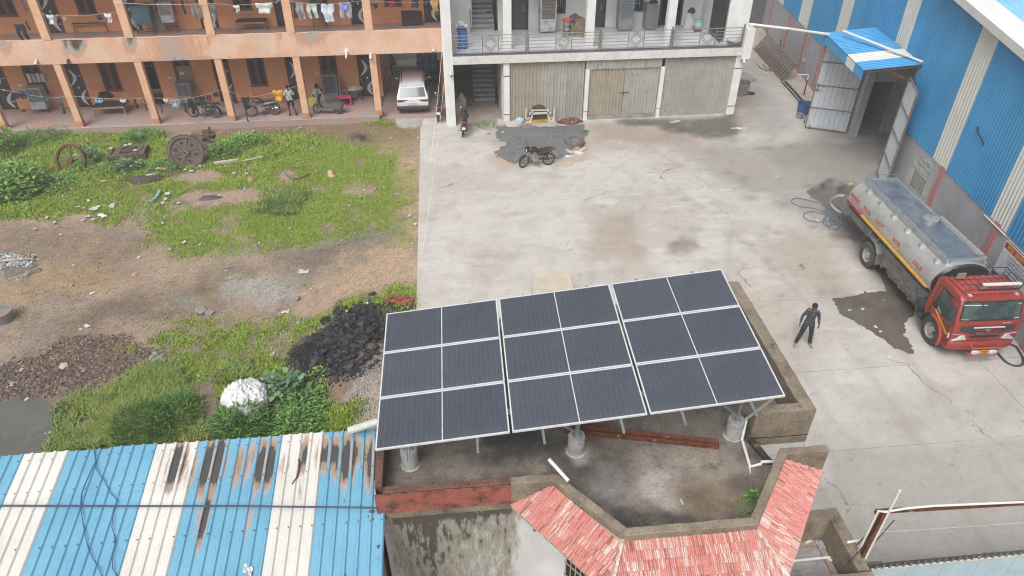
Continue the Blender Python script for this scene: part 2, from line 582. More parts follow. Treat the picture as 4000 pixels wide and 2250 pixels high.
# ---- grass: every blade is a bent sliver, colours vary by tuft
def scatter(polys,n,size_fn,name,colors,tall=False):
    P,H=[],[]
    for poly,dens,hh,sd_ in polys:
        w_=[g('T',*p) for p in poly]
        x0,x1=min(p.x for p in w_)-.6,max(p.x for p in w_)+.6
        y0,y1=min(p.y for p in w_)-.6,max(p.y for p in w_)+.6
        k=int(n*(x1-x0)*(y1-y0))
        px,py=RNG.uniform(x0,x1,k),RNG.uniform(y0,y1,k)
        nr=sum(p[1] for p in poly)/len(poly)>780
        d=pmask(px,py,poly,s=sd_,soft=.3 if nr else .8,amp=.4 if nr else 1.1)*dens
        for i,h in enumerate(HOLES):
            d*=1-pmask(px,py,h,s=60+i,soft=.3,amp=.5)
        if not tall:
            d*=.1+.9*smooth(fbm(px,py,1.1,5,70),.28,.5)*smooth(fbm(px,py,4.5,3,75),.2,.5)
        keep=(RNG.random(k)<d)&(px<DX1-.02)&(py<38.5)
        P.append(np.stack([px,py],1)[keep])
        H.append(np.full(keep.sum(),hh)*(.55+.9*fbm(px[keep],py[keep],.8,3,90)))
    P,H=np.concatenate(P),np.concatenate(H)
    nb=7 if tall else 5
    P,H=np.repeat(P,nb,0),np.repeat(H,nb)
    tuft=np.repeat(np.arange(len(P)//nb),nb)
    P=P+RNG.normal(0,.06 if tall else .1,P.shape)
    H=H*RNG.uniform(.4,1.15,len(H))*(1 if tall else .85)
    n_=len(P)
    a=RNG.uniform(0,2*pi,n_)
    lean=RNG.uniform(.15,.9,n_)*H*(1.1 if tall else .8)
    wd=(.010+.012*RNG.random(n_))*(1.1 if tall else 1.2)
    dx,dy=np.cos(a),np.sin(a)
    ii=np.clip(((P[:,0]-DX0)/DS).round().astype(int),0,nx)
    jj=np.clip(((P[:,1]-DY0)/DS).round().astype(int),0,ny)
    z0=zz[jj*(nx+1)+ii]-.01
    sx,sy=-dy*wd,dx*wd
    m_=.55
    v0=np.stack([P[:,0]+sx,P[:,1]+sy,z0],1)
    v1=np.stack([P[:,0]-sx,P[:,1]-sy,z0],1)
    v2=np.stack([P[:,0]+dx*lean*.3+sx*.8,P[:,1]+dy*lean*.3+sy*.8,z0+H*m_],1)
    v3=np.stack([P[:,0]+dx*lean*.3-sx*.8,P[:,1]+dy*lean*.3-sy*.8,z0+H*m_],1)
    v4=np.stack([P[:,0]+dx*lean,P[:,1]+dy*lean,z0+H*(.95 if not tall else .8)],1)
    co=np.stack([v0,v1,v2,v3,v4],1).reshape(-1,3)
    b0=np.arange(n_)*5
    F=np.concatenate([np.stack([b0,b0+1,b0+3],1),np.stack([b0,b0+3,b0+2],1),np.stack([b0+2,b0+3,b0+4],1)])
    cs=np.array([C(*c) for c in colors])
    t=np.clip(fbm(P[:,0],P[:,1],.7,4,95)*1.5-.25+RNG.normal(0,.15,n_),0,.999)*(len(cs)-1)
    i0=t.astype(int)
    fr=(t-i0)[:,None]
    cc_=cs[i0]*(1-fr)+cs[np.minimum(i0+1,len(cs)-1)]*fr
    cc_=cc_*RNG.uniform(.8,1.2,(n_,1))
    dead=RNG.random(n_)<.11
    cc_[dead]=np.array(C(176,158,92))
    return np_mesh(name,co,F,M_leaf,np.repeat(cc_,5,0),False)
M_leaf=mat('leaf',None,colattr=True,rough=.6,fine=0,spec=.25)
LAWN=[(158,176,84),(146,176,70),(162,190,72),(138,168,66),(168,180,88)]
tag(scatter(GR,480,None,'lawn_grass',LAWN),kind='stuff',label='short bright green grass spreading over the dirt ground')
tag(scatter(TALL,420,None,'tall_grass',[(116,142,82),(126,152,76),(136,158,80),(152,162,96)],True),kind='stuff',label='tall coarse grass in dense clumps near the blue shed roof')
# ============================================================ CONCRETE YARD
M_conc=mat('concrete',None,colattr=True,rough=.85,crack=(.16,.0035,C(112,104,96)),rand=.02,fine=.13,bump=(7,.25,.02),spec=.3,wear=(C(150,142,134),2.2,.56,.8),
             spots=(C(122,114,106),7,.7,.75))
JY=[9.2,12.78,16.1,19.97,24.1,28.45,33.0,38.6,45.0,52.0,60.0]
yard=thing('concrete_yard',None,None,(0,0,0),kind='structure')
def yard_col(X,Y):
    n1,n2,n3=fbm(X,Y,.22,5,101),fbm(X,Y,1.1,5,102),fbm(X*.5,Y*2.2,1.4,5,103)
    c=np.tile(A3(207,202,195),(len(X),1))
    c=lerp(c,smooth(n1,.42,.66),A3(194,188,181))
    c=lerp(c,smooth(n2,.52,.7),A3(186,180,173),.45)
    c=lerp(c,smooth(n3,.55,.72),A3(215,211,204),.6)
    R=lambda pix,colr,amt,soft=.6,amp=.9,s=0:None
    def blot(c,pix,k,amt,soft=.7,amp=1.1,s=0):
        return lerp(c,pmask(X,Y,pix,s=s,soft=soft,amp=amp),A3(*k),amt)
    c=blot(c,[(1700,360),(2240,330),(2230,480),(2140,560),(1960,520),(1800,440)],(164,158,150),.75,1.2,1.6,110)
    c=blot(c,[(1950,380),(2230,335),(2220,440),(2120,470),(2000,440)],(150,145,138),.6,.9,1.2,111)
    c=blot(c,[(1240,300),(1500,300),(1700,330),(1710,380),(1500,390),(1240,400)],(176,162,150),.6,.9,1.,112)
    c=blot(c,[(1480,315),(1700,318),(1760,345),(1700,365),(1500,350)],(160,140,126),.55,.6,.9,113)
    c=blot(c,[(1560,292),(1700,296),(1845,285),(1880,318),(1850,350),(1740,342),(1640,318),(1560,305)],(84,82,74),.85,.45,.8,114)
    c=blot(c,[(1490,530),(1590,535),(1640,640),(1570,690),(1500,640)],(176,160,146),.75,.8,.9,115)
    c=blot(c,[(1690,605),(1750,600),(1770,622),(1700,632)],(104,88,78),.6,.35,1.,116)
    c=blot(c,[(2000,585),(2140,580),(2150,760),(2000,740),(1930,660)],(168,154,140),.6,.8,1.1,117)
    c=blot(c,[(2050,470),(2140,460),(2200,560),(2240,700),(2330,820),(2270,740),(2150,640),(2080,560)],(108,102,96),.8,.5,.7,118)
    c=blot(c,[(2000,500),(2120,480),(2140,580),(2040,575)],(150,143,135),.6,.6,.8,119)
    c=blot(c,[(1990,1060),(2600,960),(2600,1440),(2150,1440)],(184,179,172),.6,1.,.9,120)
    c=blot(c,[(2080,1140),(2600,1105),(2600,1440),(2180,1440)],(174,169,163),.6,.2,.3,121)
    c=blot(c,[(1890,60),(2010,100),(2040,260),(1900,190)],(170,150,132),.6,1.,1.2,122)
    c=blot(c,[(1845,260),(1900,230),(1900,300),(1850,320)],(170,140,116),.5,.5,.8,123)
    c=blot(c,[(1900,200),(1960,260),(1990,330),(1870,330),(1880,270)],(158,152,146),.6,.8,1.,124)
    c=blot(c,[(1060,430),(1250,420),(1280,470),(1080,490)],(190,180,172),.6,.9,1.,125)
    c=blot(c,[(1230,400),(1310,400),(1330,425),(1260,425)],(192,164,138),.6,.4,.6,126)
    c=blot(c,[(1400,400),(1480,385),(1490,400),(1410,415)],(192,160,132),.6,.3,.5,127)
    c=blot(c,[(1125,285),(1170,290),(1240,300),(1200,320),(1130,310)],(120,106,92),.7,.4,.7,128)
    c=blot(c,[(1700,730),(1960,740),(2100,880),(2000,960),(1900,860)],(196,184,170),.6,.8,1.,129)
    r_=np.random.default_rng(55)
    for q_ in range(70):  # oil drips and scuffs
        ex,ey,er=r_.uniform(-1,19),r_.uniform(14,36),r_.uniform(.08,.35)
        c=lerp(c,np.exp(-((X-ex)**2+(Y-ey)**2*r_.uniform(.5,2))/er**2),A3(128,120,112),r_.uniform(.15,.5))
    for tx,ty,cvt,am in((9.5,14,.02,.3),(11.2,14,.02,.3),(13.4,14,-.012,.35),(15.1,14,-.012,.35),(3,18,.03,.2),(4.7,18,.03,.2)):  # tyre tracks
        d_=np.abs(X-(tx+cvt*(Y-ty)**2))
        c=lerp(c,np.exp(-(d_/.16)**2)*smooth(fbm(X,Y,.6,4,170),.35,.6),A3(164,156,148),am)
    sw=np.abs(np.sin(fbm(X,Y,.5,3,140)*40+X*1.5))  # trowel swirls
    c*=(1-.05*smooth(sw,.96,1.0))[:,None]
    c*=(.86+.16*fbm(X,Y,5,3,141)+.12*fbm(X*.7,Y*1.6,2.2,5,142))[:,None]
    c=lerp(c,smooth(fbm(X,Y,.8,6,143),.6,.78),A3(166,158,150),.4)
    return c
for a in range(len(JY)-1):
    for xa,xb in((-1.58,17.38),(17.4,26.5)) if a in(0,1) else((-1.58,26.5),):
        y0,y1=JY[a]+.005,JY[a+1]-.005
        st=.12 if y1<34 else .2
        k,l=int((xb-xa)/st),int((y1-y0)/st)+1
        ax,ay=np.meshgrid(np.linspace(xa,xb,k+1),np.linspace(y0,y1,l+1))
        ax,ay=ax.ravel(),ay.ravel()
        edge_j=(fbm(ax,ay,1.3,4,150+a)-.5)*.04
        ay2=np.where(np.abs(ay-y0)<1e-6,ay+np.abs(edge_j),ay)
        z=.006*(fbm(ax,ay,.5,3,151)-.5)
        co=np.stack([ax,ay2,z],1)
        idx=np.arange((k+1)*(l+1)).reshape(l+1,k+1)
        qf=np.stack([idx[:-1,:-1],idx[:-1,1:],idx[1:,1:],idx[1:,:-1]],-1).reshape(-1,4)
        cl=yard_col(ax,ay)
        # skirts down at the edges give each slab its depth
        bord=np.concatenate([idx[0,:],idx[1:,-1],idx[-1,-2::-1],idx[-2:0:-1,0]])
        nb=len(co)
        low=co[bord].copy();low[:,2]=-.12
        co=np.concatenate([co,low]);cl=np.concatenate([cl,cl[bord]*.95])
        i0=np.arange(len(bord));i1=(i0+1)%len(bord)
        qf=np.concatenate([qf,np.stack([bord[i0],nb+i0,nb+i1,bord[i1]],1)])
        o=np_mesh('slab',co,qf,M_conc,cl,False)
        o.parent=yard
b=MB()
b.bx(-1.55,26.4,9.2,60,-.2,-.012)
b.build('joint_bed',mat('joint_dirt',C(140,132,122),rough=.95),yard,smooth=0)
# ---- spilled water beside the lorry, lying a few millimetres deep
M_wet=mat('wet_concrete',C(116,109,101),C(98,91,84),1.2,rough=.24,fine=.1,spec=.35,bump=(3,.06,.02))
def sheet_poly(name,pts,z,M_,n=3,amp=.05,seed=0,thick=.006):
    P=[]
    for i,p in enumerate(pts):
        q_=pts[(i+1)%len(pts)]
        for t in range(n):
            P.append(Vector(p).lerp(Vector(q_),t/n)+Vector((RNG.normal(0,amp),RNG.normal(0,amp),0)))
    b=MB()
    b.loft([[Vector((p.x,p.y,z-thick)) for p in P],[Vector((p.x,p.y,z)) for p in P]])
    return tag(b.build(name,M_,smooth=0),kind='structure')
pud=[(630,430),(800,415),(900,405),(960,360),(1060,370),(1130,350),(1200,350),(1150,250),(1090,140),(1040,120),(1200,90),(1330,180),(1480,380),(1460,600),(1400,640),
       (1370,700),(1390,750),(1375,790),(1410,850),(1450,920),(1460,975),(1420,990),(1330,940),(1240,905),(1160,840),(1080,790),(960,710),(900,690),(860,650),(760,610),(720,580),(690,500)]
sheet_poly('puddle',[g('J',*p) for p in pud],.012,M_wet,4,.03)
pud2=[(420,250),(560,200),(740,190),(900,250),(820,450),(860,560),(1000,650),(860,800),(800,700),(730,640),(620,560),(560,420),(400,310)]
sheet_poly('damp_patch',[g('I',*p) for p in pud2],.009,mat('damp_concrete',C(128,120,112),C(112,104,98),2,rough=.5,fine=.15),4,.07)
# ============================================================ LOOSE HEAPS
def lump_mesh(name,mat_,seed,sub=1,amp=.35,sq=(1,1,.75)):
    r=np.random.default_rng(seed)
    bm_=MB()
    # an icosahedron with jittered, flattened corners
    t=(1+sqrt(5))/2
    vs=[(-1,t,0),(1,t,0),(-1,-t,0),(1,-t,0),(0,-1,t),(0,1,t),(0,-1,-t),(0,1,-t),(t,0,-1),(t,0,1),(-t,0,-1),(-t,0,1)]
    fs=[(0,11,5),(0,5,1),(0,1,7),(0,7,10),(0,10,11),(1,5,9),(5,11,4),(11,10,2),(10,7,6),(7,1,8),
          (3,9,4),(3,4,2),(3,2,6),(3,6,8),(3,8,9),(4,9,5),(2,4,11),(6,2,10),(8,6,7),(9,8,1)]
    out=[]
    for v in vs:
        v=Vector(v).normalized()*(1+r.uniform(-amp,amp))
        out.append((v.x*sq[0],v.y*sq[1],v.z*sq[2]))
    bm_.add(out,fs)
    return bm_.mesh(name,mat_,0)
def place_mesh(name,me,loc,s,rz=None,label=None,cat=None,group=None,kind=None,rx=0,ry=0):
    o=bpy.data.objects.new(name,me)
    COL.objects.link(o)
    o.location=loc
    o.scale=(s,s,s) if not isinstance(s,(tuple,list)) else s
    o.rotation_euler=(rx,ry,random.uniform(0,6.28) if rz is None else rz)
    return tag(o,label,cat,group,kind)
M_coal=mat('coal',C(44,44,47),C(66,67,70),3,(.4,.7),rough=.5,fine=.3,bump=(9,.5,.03))
coal_me=[lump_mesh('coal_lump',M_coal,200+i,amp=.38) for i in range(7)]
CPOLY=[(735,925),(795,865),(850,800),(905,765),(945,790),(975,800),(958,935),(900,968),(845,975),(790,950)]
cw=[g('T',*p) for p in CPOLY]
cnt=0
big=[g('L',x,y) for x,y in[(1250,205),(1000,370),(1140,340),(910,415),(960,560),(930,480),(1110,620),(1230,650),(1060,690),(900,700),(1180,700),(1220,760),(850,750),(980,650),(1030,720),
                                   (1130,750),(1270,720),(1090,830),(870,850),(940,840),(1240,580),(1190,510),(1080,510),(1000,530),(1250,305),(1300,640),(1290,690),(950,770),(1180,800),(930,620)]]
def coal_at(p,s):
    global cnt
    cnt+=1
    place_mesh('coal_lump',random.choice(coal_me),(p[0],p[1],zat(p[0],p[1])+s*.3),s*random.uniform(.8,1.15),None,
               'angular black lump of coal in the heap beside the solar array','coal','coal lumps in the heap',rx=random.uniform(-.7,.7),ry=random.uniform(-.7,.7))
for p in big:
    coal_at(p,random.uniform(.12,.21))
while cnt<290:
    x,y=random.uniform(min(p.x for p in cw),max(p.x for p in cw)),random.uniform(min(p.y for p in cw),max(p.y for p in cw))
    d=float(polydist(np.array([x]),np.array([y]),cw)[0])
    if d>-.1 and random.random()<.35+d*.6:
        coal_at((x,y),random.uniform(.045,.12))
def chips(name,pix,n,s0,s1,colors,label,k='T',thr=.5,z=None,seed=0,hgt=0):
    """loose small stones nobody could count: one mesh of tetra-like chips"""
    w_=[g(k,*p) for p in pix]
    x0,x1,y0,y1=min(p.x for p in w_),max(p.x for p in w_),min(p.y for p in w_),max(p.y for p in w_)
    px,py=RNG.uniform(x0,x1,n*3),RNG.uniform(y0,y1,n*3)
    d=pmask(px,py,pix,k=k,s=seed,soft=.6,amp=1.0)
    kp=np.where(RNG.random(n*3)<d)[0][:n]
    px,py=px[kp],py[kp]
    n=len(kp)
    s=RNG.uniform(s0,s1,(n,1))*RNG.uniform(.5,1.3,(n,1))
    zb=np.array([zat(a,c) for a,c in zip(px,py)]) if z is None else z(px,py)
    base=np.stack([px,py,zb],1)
    t=RNG.normal(0,1,(n,5,3))*.25+np.array([[1,.2,.1],[-.6,.8,.1],[-.5,-.9,.1],[.1,0,.8],[.3,.1,-.5]])[None]
    a=RNG.uniform(0,6.28,(n,1))
    ca,sa=np.cos(a),np.sin(a)
    tx,ty=t[:,:,0]*ca-t[:,:,1]*sa,t[:,:,0]*sa+t[:,:,1]*ca
    t=np.stack([tx,ty,t[:,:,2]],2)*s[:,:,None]
    co=(base[:,None,:]+t).reshape(-1,3)
    b0=np.arange(n)[:,None]*5
    F=(b0[:,None,:]+np.array([[0,1,3],[1,2,3],[2,0,3],[1,0,4],[2,1,4],[0,2,4]])[None]).reshape(-1,3)
    cs=np.array([C(*c) for c in colors])
    cl=np.repeat(cs[RNG.integers(0,len(cs),n)]*RNG.uniform(.75,1.2,(n,1)),5,0)
    return tag(np_mesh(name,co,F,M_chip,cl,False),kind='stuff',label=label)
M_chip=mat('chip',None,colattr=True,rough=.85,fine=.15,spec=.3)
chips('rubble',[(-40,930),(120,900),(190,845),(300,850),(400,890),(410,905),(310,950),(220,985),(80,1000),(-40,985)],5200,.03,.07,
      [(124,108,98),(104,94,88),(144,122,106),(96,90,86),(168,150,134),(128,100,88)],'dumped dark brown rubble and broken tile heap',seed=12)
chips('coal_dust',[(690,930),(740,895),(790,850),(860,800),(925,738),(975,740),(1040,765),(1010,800),(970,800),(955,940),(900,985),(840,985),(760,950)],5000,.014,.045,
      [(40,40,42),(58,58,60),(30,30,32),(74,73,72)],'small black coal crumbs and dust round the coal heap',seed=18)
chips('grit',[(0,580),(400,620),(700,620),(1040,560),(1045,720),(760,780),(420,860),(150,900),(0,930)],9000,.008,.022,
      [(150,140,130),(110,100,94),(190,176,160),(90,84,80),(170,120,90)],'loose grit and pebbles on the bare dirt',seed=19)
chips('sand_grit',[(878,1005),(952,940),(960,1075),(870,1085)],1500,.012,.03,[(190,182,174),(160,150,144),(206,198,190)],'pale crushed stone heap beside the house')
# gravel spread in front of the shutters
GV=[(455,225),(600,215),(830,205),(1000,215),(1180,205),(1230,280),(1250,300),(1190,380),(1080,460),(960,490),(860,500),(700,545),(600,530),(510,500),(450,440),(460,380),(520,370),(450,320)]
gw_=[g('H',*p) for p in GV]
b=MB()
gcx,gcy=sum(p.x for p in gw_)/len(gw_),sum(p.y for p in gw_)/len(gw_)
x0,x1,y0,y1=min(p.x for p in gw_)-.3,max(p.x for p in gw_)+.3,min(p.y for p in gw_)-.3,min(max(p.y for p in gw_)+.3,37.6)
k,l=int((x1-x0)/.08),int((y1-y0)/.08)
ax,ay=np.meshgrid(np.linspace(x0,x1,k+1),np.linspace(y0,y1,l+1))
ax,ay=ax.ravel(),ay.ravel()
md=polydist(ax,ay,gw_)+(fbm(ax,ay,1.6,4,160)-.5)*.9
hz=np.clip(smooth(md,-.1,1.3),0,1)
gz=-.03+.26*hz*(.6+.6*fbm(ax,ay,.8,3,161))+.02*(fbm(ax,ay,8,2,162)-.5)
gz=np.where(md<-.05,-.05,gz)
cl=np.tile(A3(128,130,130),(len(ax),1))*(.8+.4*fbm(ax,ay,3,4,163))[:,None]
cl=lerp(cl,smooth(fbm(ax,ay,.9,4,164),.6,.75),A3(178,150,122),.7)
idx=np.arange((k+1)*(l+1)).reshape(l+1,k+1)
qf=np.stack([idx[:-1,:-1],idx[:-1,1:],idx[1:,1:],idx[1:,:-1]],-1).reshape(-1,4)
keep=(md[qf]>-.06).any(1)
tag(np_mesh('gravel_bed',np.stack([ax,ay,gz],1),qf[keep],mat('gravel_fine',None,colattr=True,rough=.95,fine=.35,bump=(30,.8,.03)),cl),kind='structure')
def gzat(px,py):
    i=np.clip(((px-x0)/(x1-x0)*k).round().astype(int),0,k)
    j=np.clip(((py-y0)/(y1-y0)*l).round().astype(int),0,l)
    return gz[j*(k+1)+i]
chips('gravel',GV,6500,.012,.03,[(126,128,130),(96,98,100),(154,154,152),(110,108,104)],'grey crushed stone gravel spread before the shutters','H',z=gzat,seed=165)
# ============================================================ ORANGE HOSTEL BLOCK
M_or=mat('orange_plaster',C(236,170,124),C(228,158,112),1.2,rough=.9,fine=.12,streak=(C(176,132,104),.35,2.5,.4,.58,.8))
M_peach=mat('peach_plaster',C(240,196,164),C(236,180,144),1.5,rough=.9,fine=.1,streak=(C(196,150,124),.5,2,.3,.55,.8))
M_band=mat('band_plaster',C(240,206,182),C(234,182,150),.9,rough=.9,fine=.12,streak=(C(196,186,174),.5,1.6,.35,.5,.75),
             attr=('wear',[(.2,.6,C(220,158,120)),(.4,.85,C(186,178,172)),(.85,1.3,C(96,78,62))],1.1,(7,7,.9)))
M_bandlow=mat('band_red',C(224,140,98),rough=.9)
M_porch=mat('porch_floor',C(188,152,142),C(174,160,154),.9,(.35,.65),rough=.7,fine=.15,wear=(C(196,188,180),3,.58,.75))
M_grey=mat('cement',C(172,166,158),C(146,140,132),1.6,rough=.9,fine=.15,bump=(12,.3))
M_brownwood=mat('window_wood',C(140,80,52),C(112,64,44),4,rough=.7)
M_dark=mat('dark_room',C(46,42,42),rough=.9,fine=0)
M_glass=mat('dark_glass',C(44,44,46),rough=.25,spec=.5,fine=0)
M_bar=mat('window_bar',C(104,92,86),rough=.6)
M_doorblk=mat('door_sheet',C(62,60,62),C(76,72,72),3,rough=.65)
M_motif=mat('door_motif',C(232,228,224),rough=.5)
M_white=mat('white_paint',C(244,244,242),C(232,231,228),1.3,rough=.8,fine=.06,streak=(C(176,174,168),.3,3,.5,.6,.85))
M_steel=mat('steel',C(196,194,190),C(170,168,164),6,rough=.35,metal=.85)
M_galv=mat('galvanised',C(190,198,204),C(168,176,184),8,rough=.4,metal=.6)
M_rust=mat('rust',C(126,72,48),C(92,52,38),8,rough=.85,fine=.25,bump=(25,.4),spots=(C(176,128,92),6,.62,.72))
M_pvc=mat('pvc',C(236,235,230),rough=.5,fine=.08)
YW,YP,ZP,ZU,ZT=41.85,38.75,.25,4.5,4.99  # back wall, front plane, porch floor, upper floor, parapet top
OB=thing('hostel_building','long two storey orange block with pillared verandahs and peach parapet band','building',(-14,40.3,0))
BAY=4.14
WINX=[(-19.27+BAY*i) for i in range(-2,5)]  # window centres
DOORX=[(-21.25+BAY*i) for i in range(-2,6)]  # door centres
def wall_open(b,x0,x1,z0,z1,y0,y1,ops,mi=0):
    xs=sorted([q_ for o_ in ops for q_ in o_[:2]]+[x0,x1])
    for a,c in zip(xs[:-1],xs[1:]):
        if c-a<.01:
            continue
        mid=(a+c)/2
        op=[o_ for o_ in ops if o_[0]<mid<o_[1]]
        if op:
            o_=op[0]
            if o_[2]>z0+.01:
                b.bx(a,c,y0,y1,z0,o_[2],mi)
            if o_[3]<z1-.01:
                b.bx(a,c,y0,y1,o_[3],z1,mi)
        else:
            b.bx(a,c,y0,y1,z0,z1,mi)
ops_g=[(x-.5,x+.5,1.14,3.1) for x in WINX if x<-5]+[(x-.48,x+.48,ZP,3.1) for x in DOORX if x<-4]
ops_u=[(x-.5,x+.5,5.46,7.4) for x in WINX if x<-1]+[(x-.48,x+.48,ZU,7.0) for x in DOORX if x<0]
b=MB();wall_open(b,-32,-3.82,ZP,3.75,YW,YW+.2,[o_ for o_ in ops_g if o_[0]>-32]);wall_open(b,-32,-.1,ZU,8,YW,YW+.2,[o_ for o_ in ops_u if o_[0]>-32])
b.bx(-4.0,-3.82,YW+.203,46,0,3.74);b.bx(-.32,-.1,YW+.203,46,0,8)
b.bx(-32,-4.05,45.8,46,0,8);b.bx(-4.0,-.33,47.2,47.4,0,8)
b.build('wall',M_or,OB,True,0)
b=MB()
k=44
pts=[(-32,0),(-4,0)]
b.grid(lambda u,v:(-32+28.1*u,38.56+.03*sin(u*60)+v*(YW-38.57),ZP-.0+.004*sin(40*u)),60,2)
b.grid(lambda u,v:(-32+28.1*u,38.56+.03*sin(u*60),-.2+v*(ZP+.2)),60,1)
b.quad((-3.9,38.56,-.2),(-3.9,YW,-.2),(-3.9,YW,ZP),(-3.9,38.56,ZP))
b.build('porch_floor',M_porch,OB,True,0)
b=MB();b.bx(-3.89,-.15,38.7,47.2,-.1,.1)
b.build('passage_floor',M_porch,OB,True,0)
b=MB();b.grid(lambda u,v:(-32+28.1*u,38.55+.03*sin(u*60)+.22*v,ZP+.008),60,1)
b.build('porch_edge',mat('porch_kerb',C(186,178,172),C(160,148,142),2,rough=.85,fine=.15),OB,True,0)
b=MB();b.bx(-32,-4,YP+.15,46,3.78,ZU-.06);b.bx(-4,-.1,YP+.15,43.4,3.78,ZU-.06);b.bx(-32,-4,YP,46,8.0,8.3);b.bx(-4,-.1,YP,43.4,8.0,8.3)
b.build('floor_slab',M_peach,OB,True,0)
b=MB();b.quad((-32,YP+.21,ZU),(-.1,YP+.21,ZU),(-.1,YW,ZU),(-32,YW,ZU))
b.build('upper_floor',M_porch,OB,True,0)
# parapet band: its face carries old run-off stains
b=MB()
na,nz=420,12
wear=[]
def wv(x,z):
    t=(z-3.76)/1.23
    v=0
    for cx,wd,am in((-14.2,1.5,.72),(-13.0,.8,.4)):
        v=max(v,am*math.exp(-((x-cx)/wd)**2))
    for cx,wd,am in((-18.9,.45,1.5),(-19.4,.22,1.2),(-16.2,.35,1.1),(-22.4,.4,.8),(-6.9,.9,.8),(-12.2,.3,.5),(-8.6,.2,.5)):
        v=max(v,am*math.exp(-((x+(1-t)*.3-cx)/wd)**2)*min(1,t*1.25))
    return v+(.25 if t>.95 else 0)+(.22 if t<.12 else 0)
for j in range(nz+1):
    for i in range(na+1):
        wear.append(wv(-32+31.9*i/na,3.76+1.23*j/nz))
b.grid(lambda u,v:(-32+31.9*u,YP-.003+.012*sin(u*90),3.76+1.23*v+.012*sin(u*130)*(v>.9)),na,nz)
n0=len(b.v)
b.grid(lambda u,v:(-32+31.9*u,YP+.2*v+(0 if v>0 else-.003+.012*sin(u*90)),4.99+.012*sin(u*130)),na,1)
wear+=[.3]*(len(b.v)-n0)
n0=len(b.v)
b.bx(-32,-.1,YP+.1,YP+.2,3.76,4.975);b.quad((-32,YP,3.76),(-.1,YP,3.76),(-.1,YP+.2,3.76),(-32,YP+.2,3.76))
b.quad((-.1,YP-.003,3.76),(-.1,YP+.2,3.76),(-.1,YP+.2,4.99),(-.1,YP-.003,4.99))
wear+=[0]*(len(b.v)-n0)
b.at={'wear':wear}
b.build('parapet_band',M_band,OB,True,0)
pm=MB();pm.box((0,0,1.76),(.36,.3,3.52)).mesh
pil_me=pm.mesh('pillar',M_peach,0)
M_pbase=mat('pillar_damp',C(226,150,108),C(186,142,120),4,rough=.9,fine=.2)
pb_me=MB().box((0,0,.16),(.37,.31,.32)).mesh('pillar_base',M_pbase,0)
pt_me=MB().box((0,0,.05),(.5,.42,.12)).mesh('pillar_foot',M_grey,0)
pu_me=MB().box((0,0,1.5),(.42,.26,3.0)).mesh('upper_pillar',M_peach,0)
PILX=[-32.4,-28.5,-24.35,-20.32,-16.23,-12.1,-8.0,-3.92]
def child(par,name,me,loc,rz=0):
    o=bpy.data.objects.new(name,me)
    COL.objects.link(o)
    o.parent=par
    mw=WM[par.name].inverted()@Matrix.LocRotScale(Vector(loc),Matrix.Rotation(rz,3,'Z').to_quaternion(),None)
    o.matrix_local=mw
    WM[o.name]=WM[par.name]@mw
    return o
for x in PILX[1:]:
    p_=child(OB,'pillar',pil_me,(x,YP+.17,ZP))
    child(p_,'pillar_base',pb_me,(x,YP+.17,ZP))
    child(OB,'upper_pillar',pu_me,(x,YP+.12,4.99))
    if x==-8.0:child(p_,'pillar_foot',pt_me,(x,YP+.17,ZP-.02))
# windows and doors
def window_mesh(w_,h,tr):
    f=MB()
    for x in(-w_/2+.03,w_/2-.03):
        f.bx(x-.035,x+.035,-.05,.06,0,h)
    f.bx(-.04,.04,-.045,.05,0,h-tr)
    for z in(.035,h-tr,h-.03):
        f.bx(-w_/2+.066,w_/2-.066,-.055,.055,z-.035,z+.035)
    for s in(-1,1):
        x0,x1=(-w_/2+.07,-.045) if s<0 else(.045,w_/2-.07)
        for xx in(x0+.03,x1-.03):
            f.bx(xx-.03,xx+.03,-.03,.03,.072,h-tr-.037)
    f.bx(-w_/2-.05,w_/2+.05,-.12,.05,-.05,-.002)
    gr=MB()
    for i in range(1,8):
        if i!=4:
            x=-w_/2+w_*i/8
            gr.cyl((x,-.01,.07),(x,-.01,h-tr-.04),.008,n=4)
        gr.cyl((-w_/2+w_*i/8,0,h-tr+.04),(-w_/2+w_*i/8,0,h-.06),.01,n=4)
    for z in(.35,.75,1.15):
        gr.cyl((-w_/2+.07,-.012,z),(w_/2-.07,-.012,z),.008,n=4)
    p=MB()
    p.bx(-w_/2+.07,w_/2-.07,.06,.08,.05,h-.05)
    return f.mesh('window',M_brownwood,0),gr.mesh('grille',M_bar,0),p.mesh('pane',M_glass,0)
wf,wg,wp=window_mesh(1.0,1.96,.42)
dl=MB();dl.bx(-.42,.42,0,.05,.03,2.2)
df=MB()
for x in(-.45,.45):
    df.bx(x-.03,x+.03,-.05,.09,0,2.85)
df.bx(-.42,.42,-.045,.085,2.22,2.29);df.bx(-.42,.42,-.045,.085,2.79,2.85)
for i in range(1,8):
    df.cyl((-.42+.84*i/8,.02,2.29),(-.42+.84*i/8,.02,2.79),.01,n=4)
df.cyl((-.42,.02,2.54),(.42,.02,2.54),.01,n=4)
tp=MB();tp.bx(-.42,.42,.09,.11,2.29,2.79)
mo=MB()
def tusk(b,flip):
    n=12
    L,R_=[],[]
    for i in range(n+1):
        t=i/n
        x=-.12+.25*sin(t*pi*1.05)-.12*t+.02
        z=1.05-.95*t
        wd=.1*sin(pi*min(1,t*.9+.06))**.7
        L.append((x-wd,z));R_.append((x+wd,z))
    P=L+R_[::-1]
    if flip:
        P=[(-x,-z) for x,z in P][::1]
    cx,cz=(-.1,1.12) if not flip else(.12,1.1)
    b.loft([[Vector((cx+x,-.012,cz+z)) for x,z in P],[Vector((cx+x,.001,cz+z)) for x,z in P]])
tusk(mo,False);tusk(mo,True)
mo.cyl((.0,-.012,1.11),(.0,.001,1.11),.06,n=10)
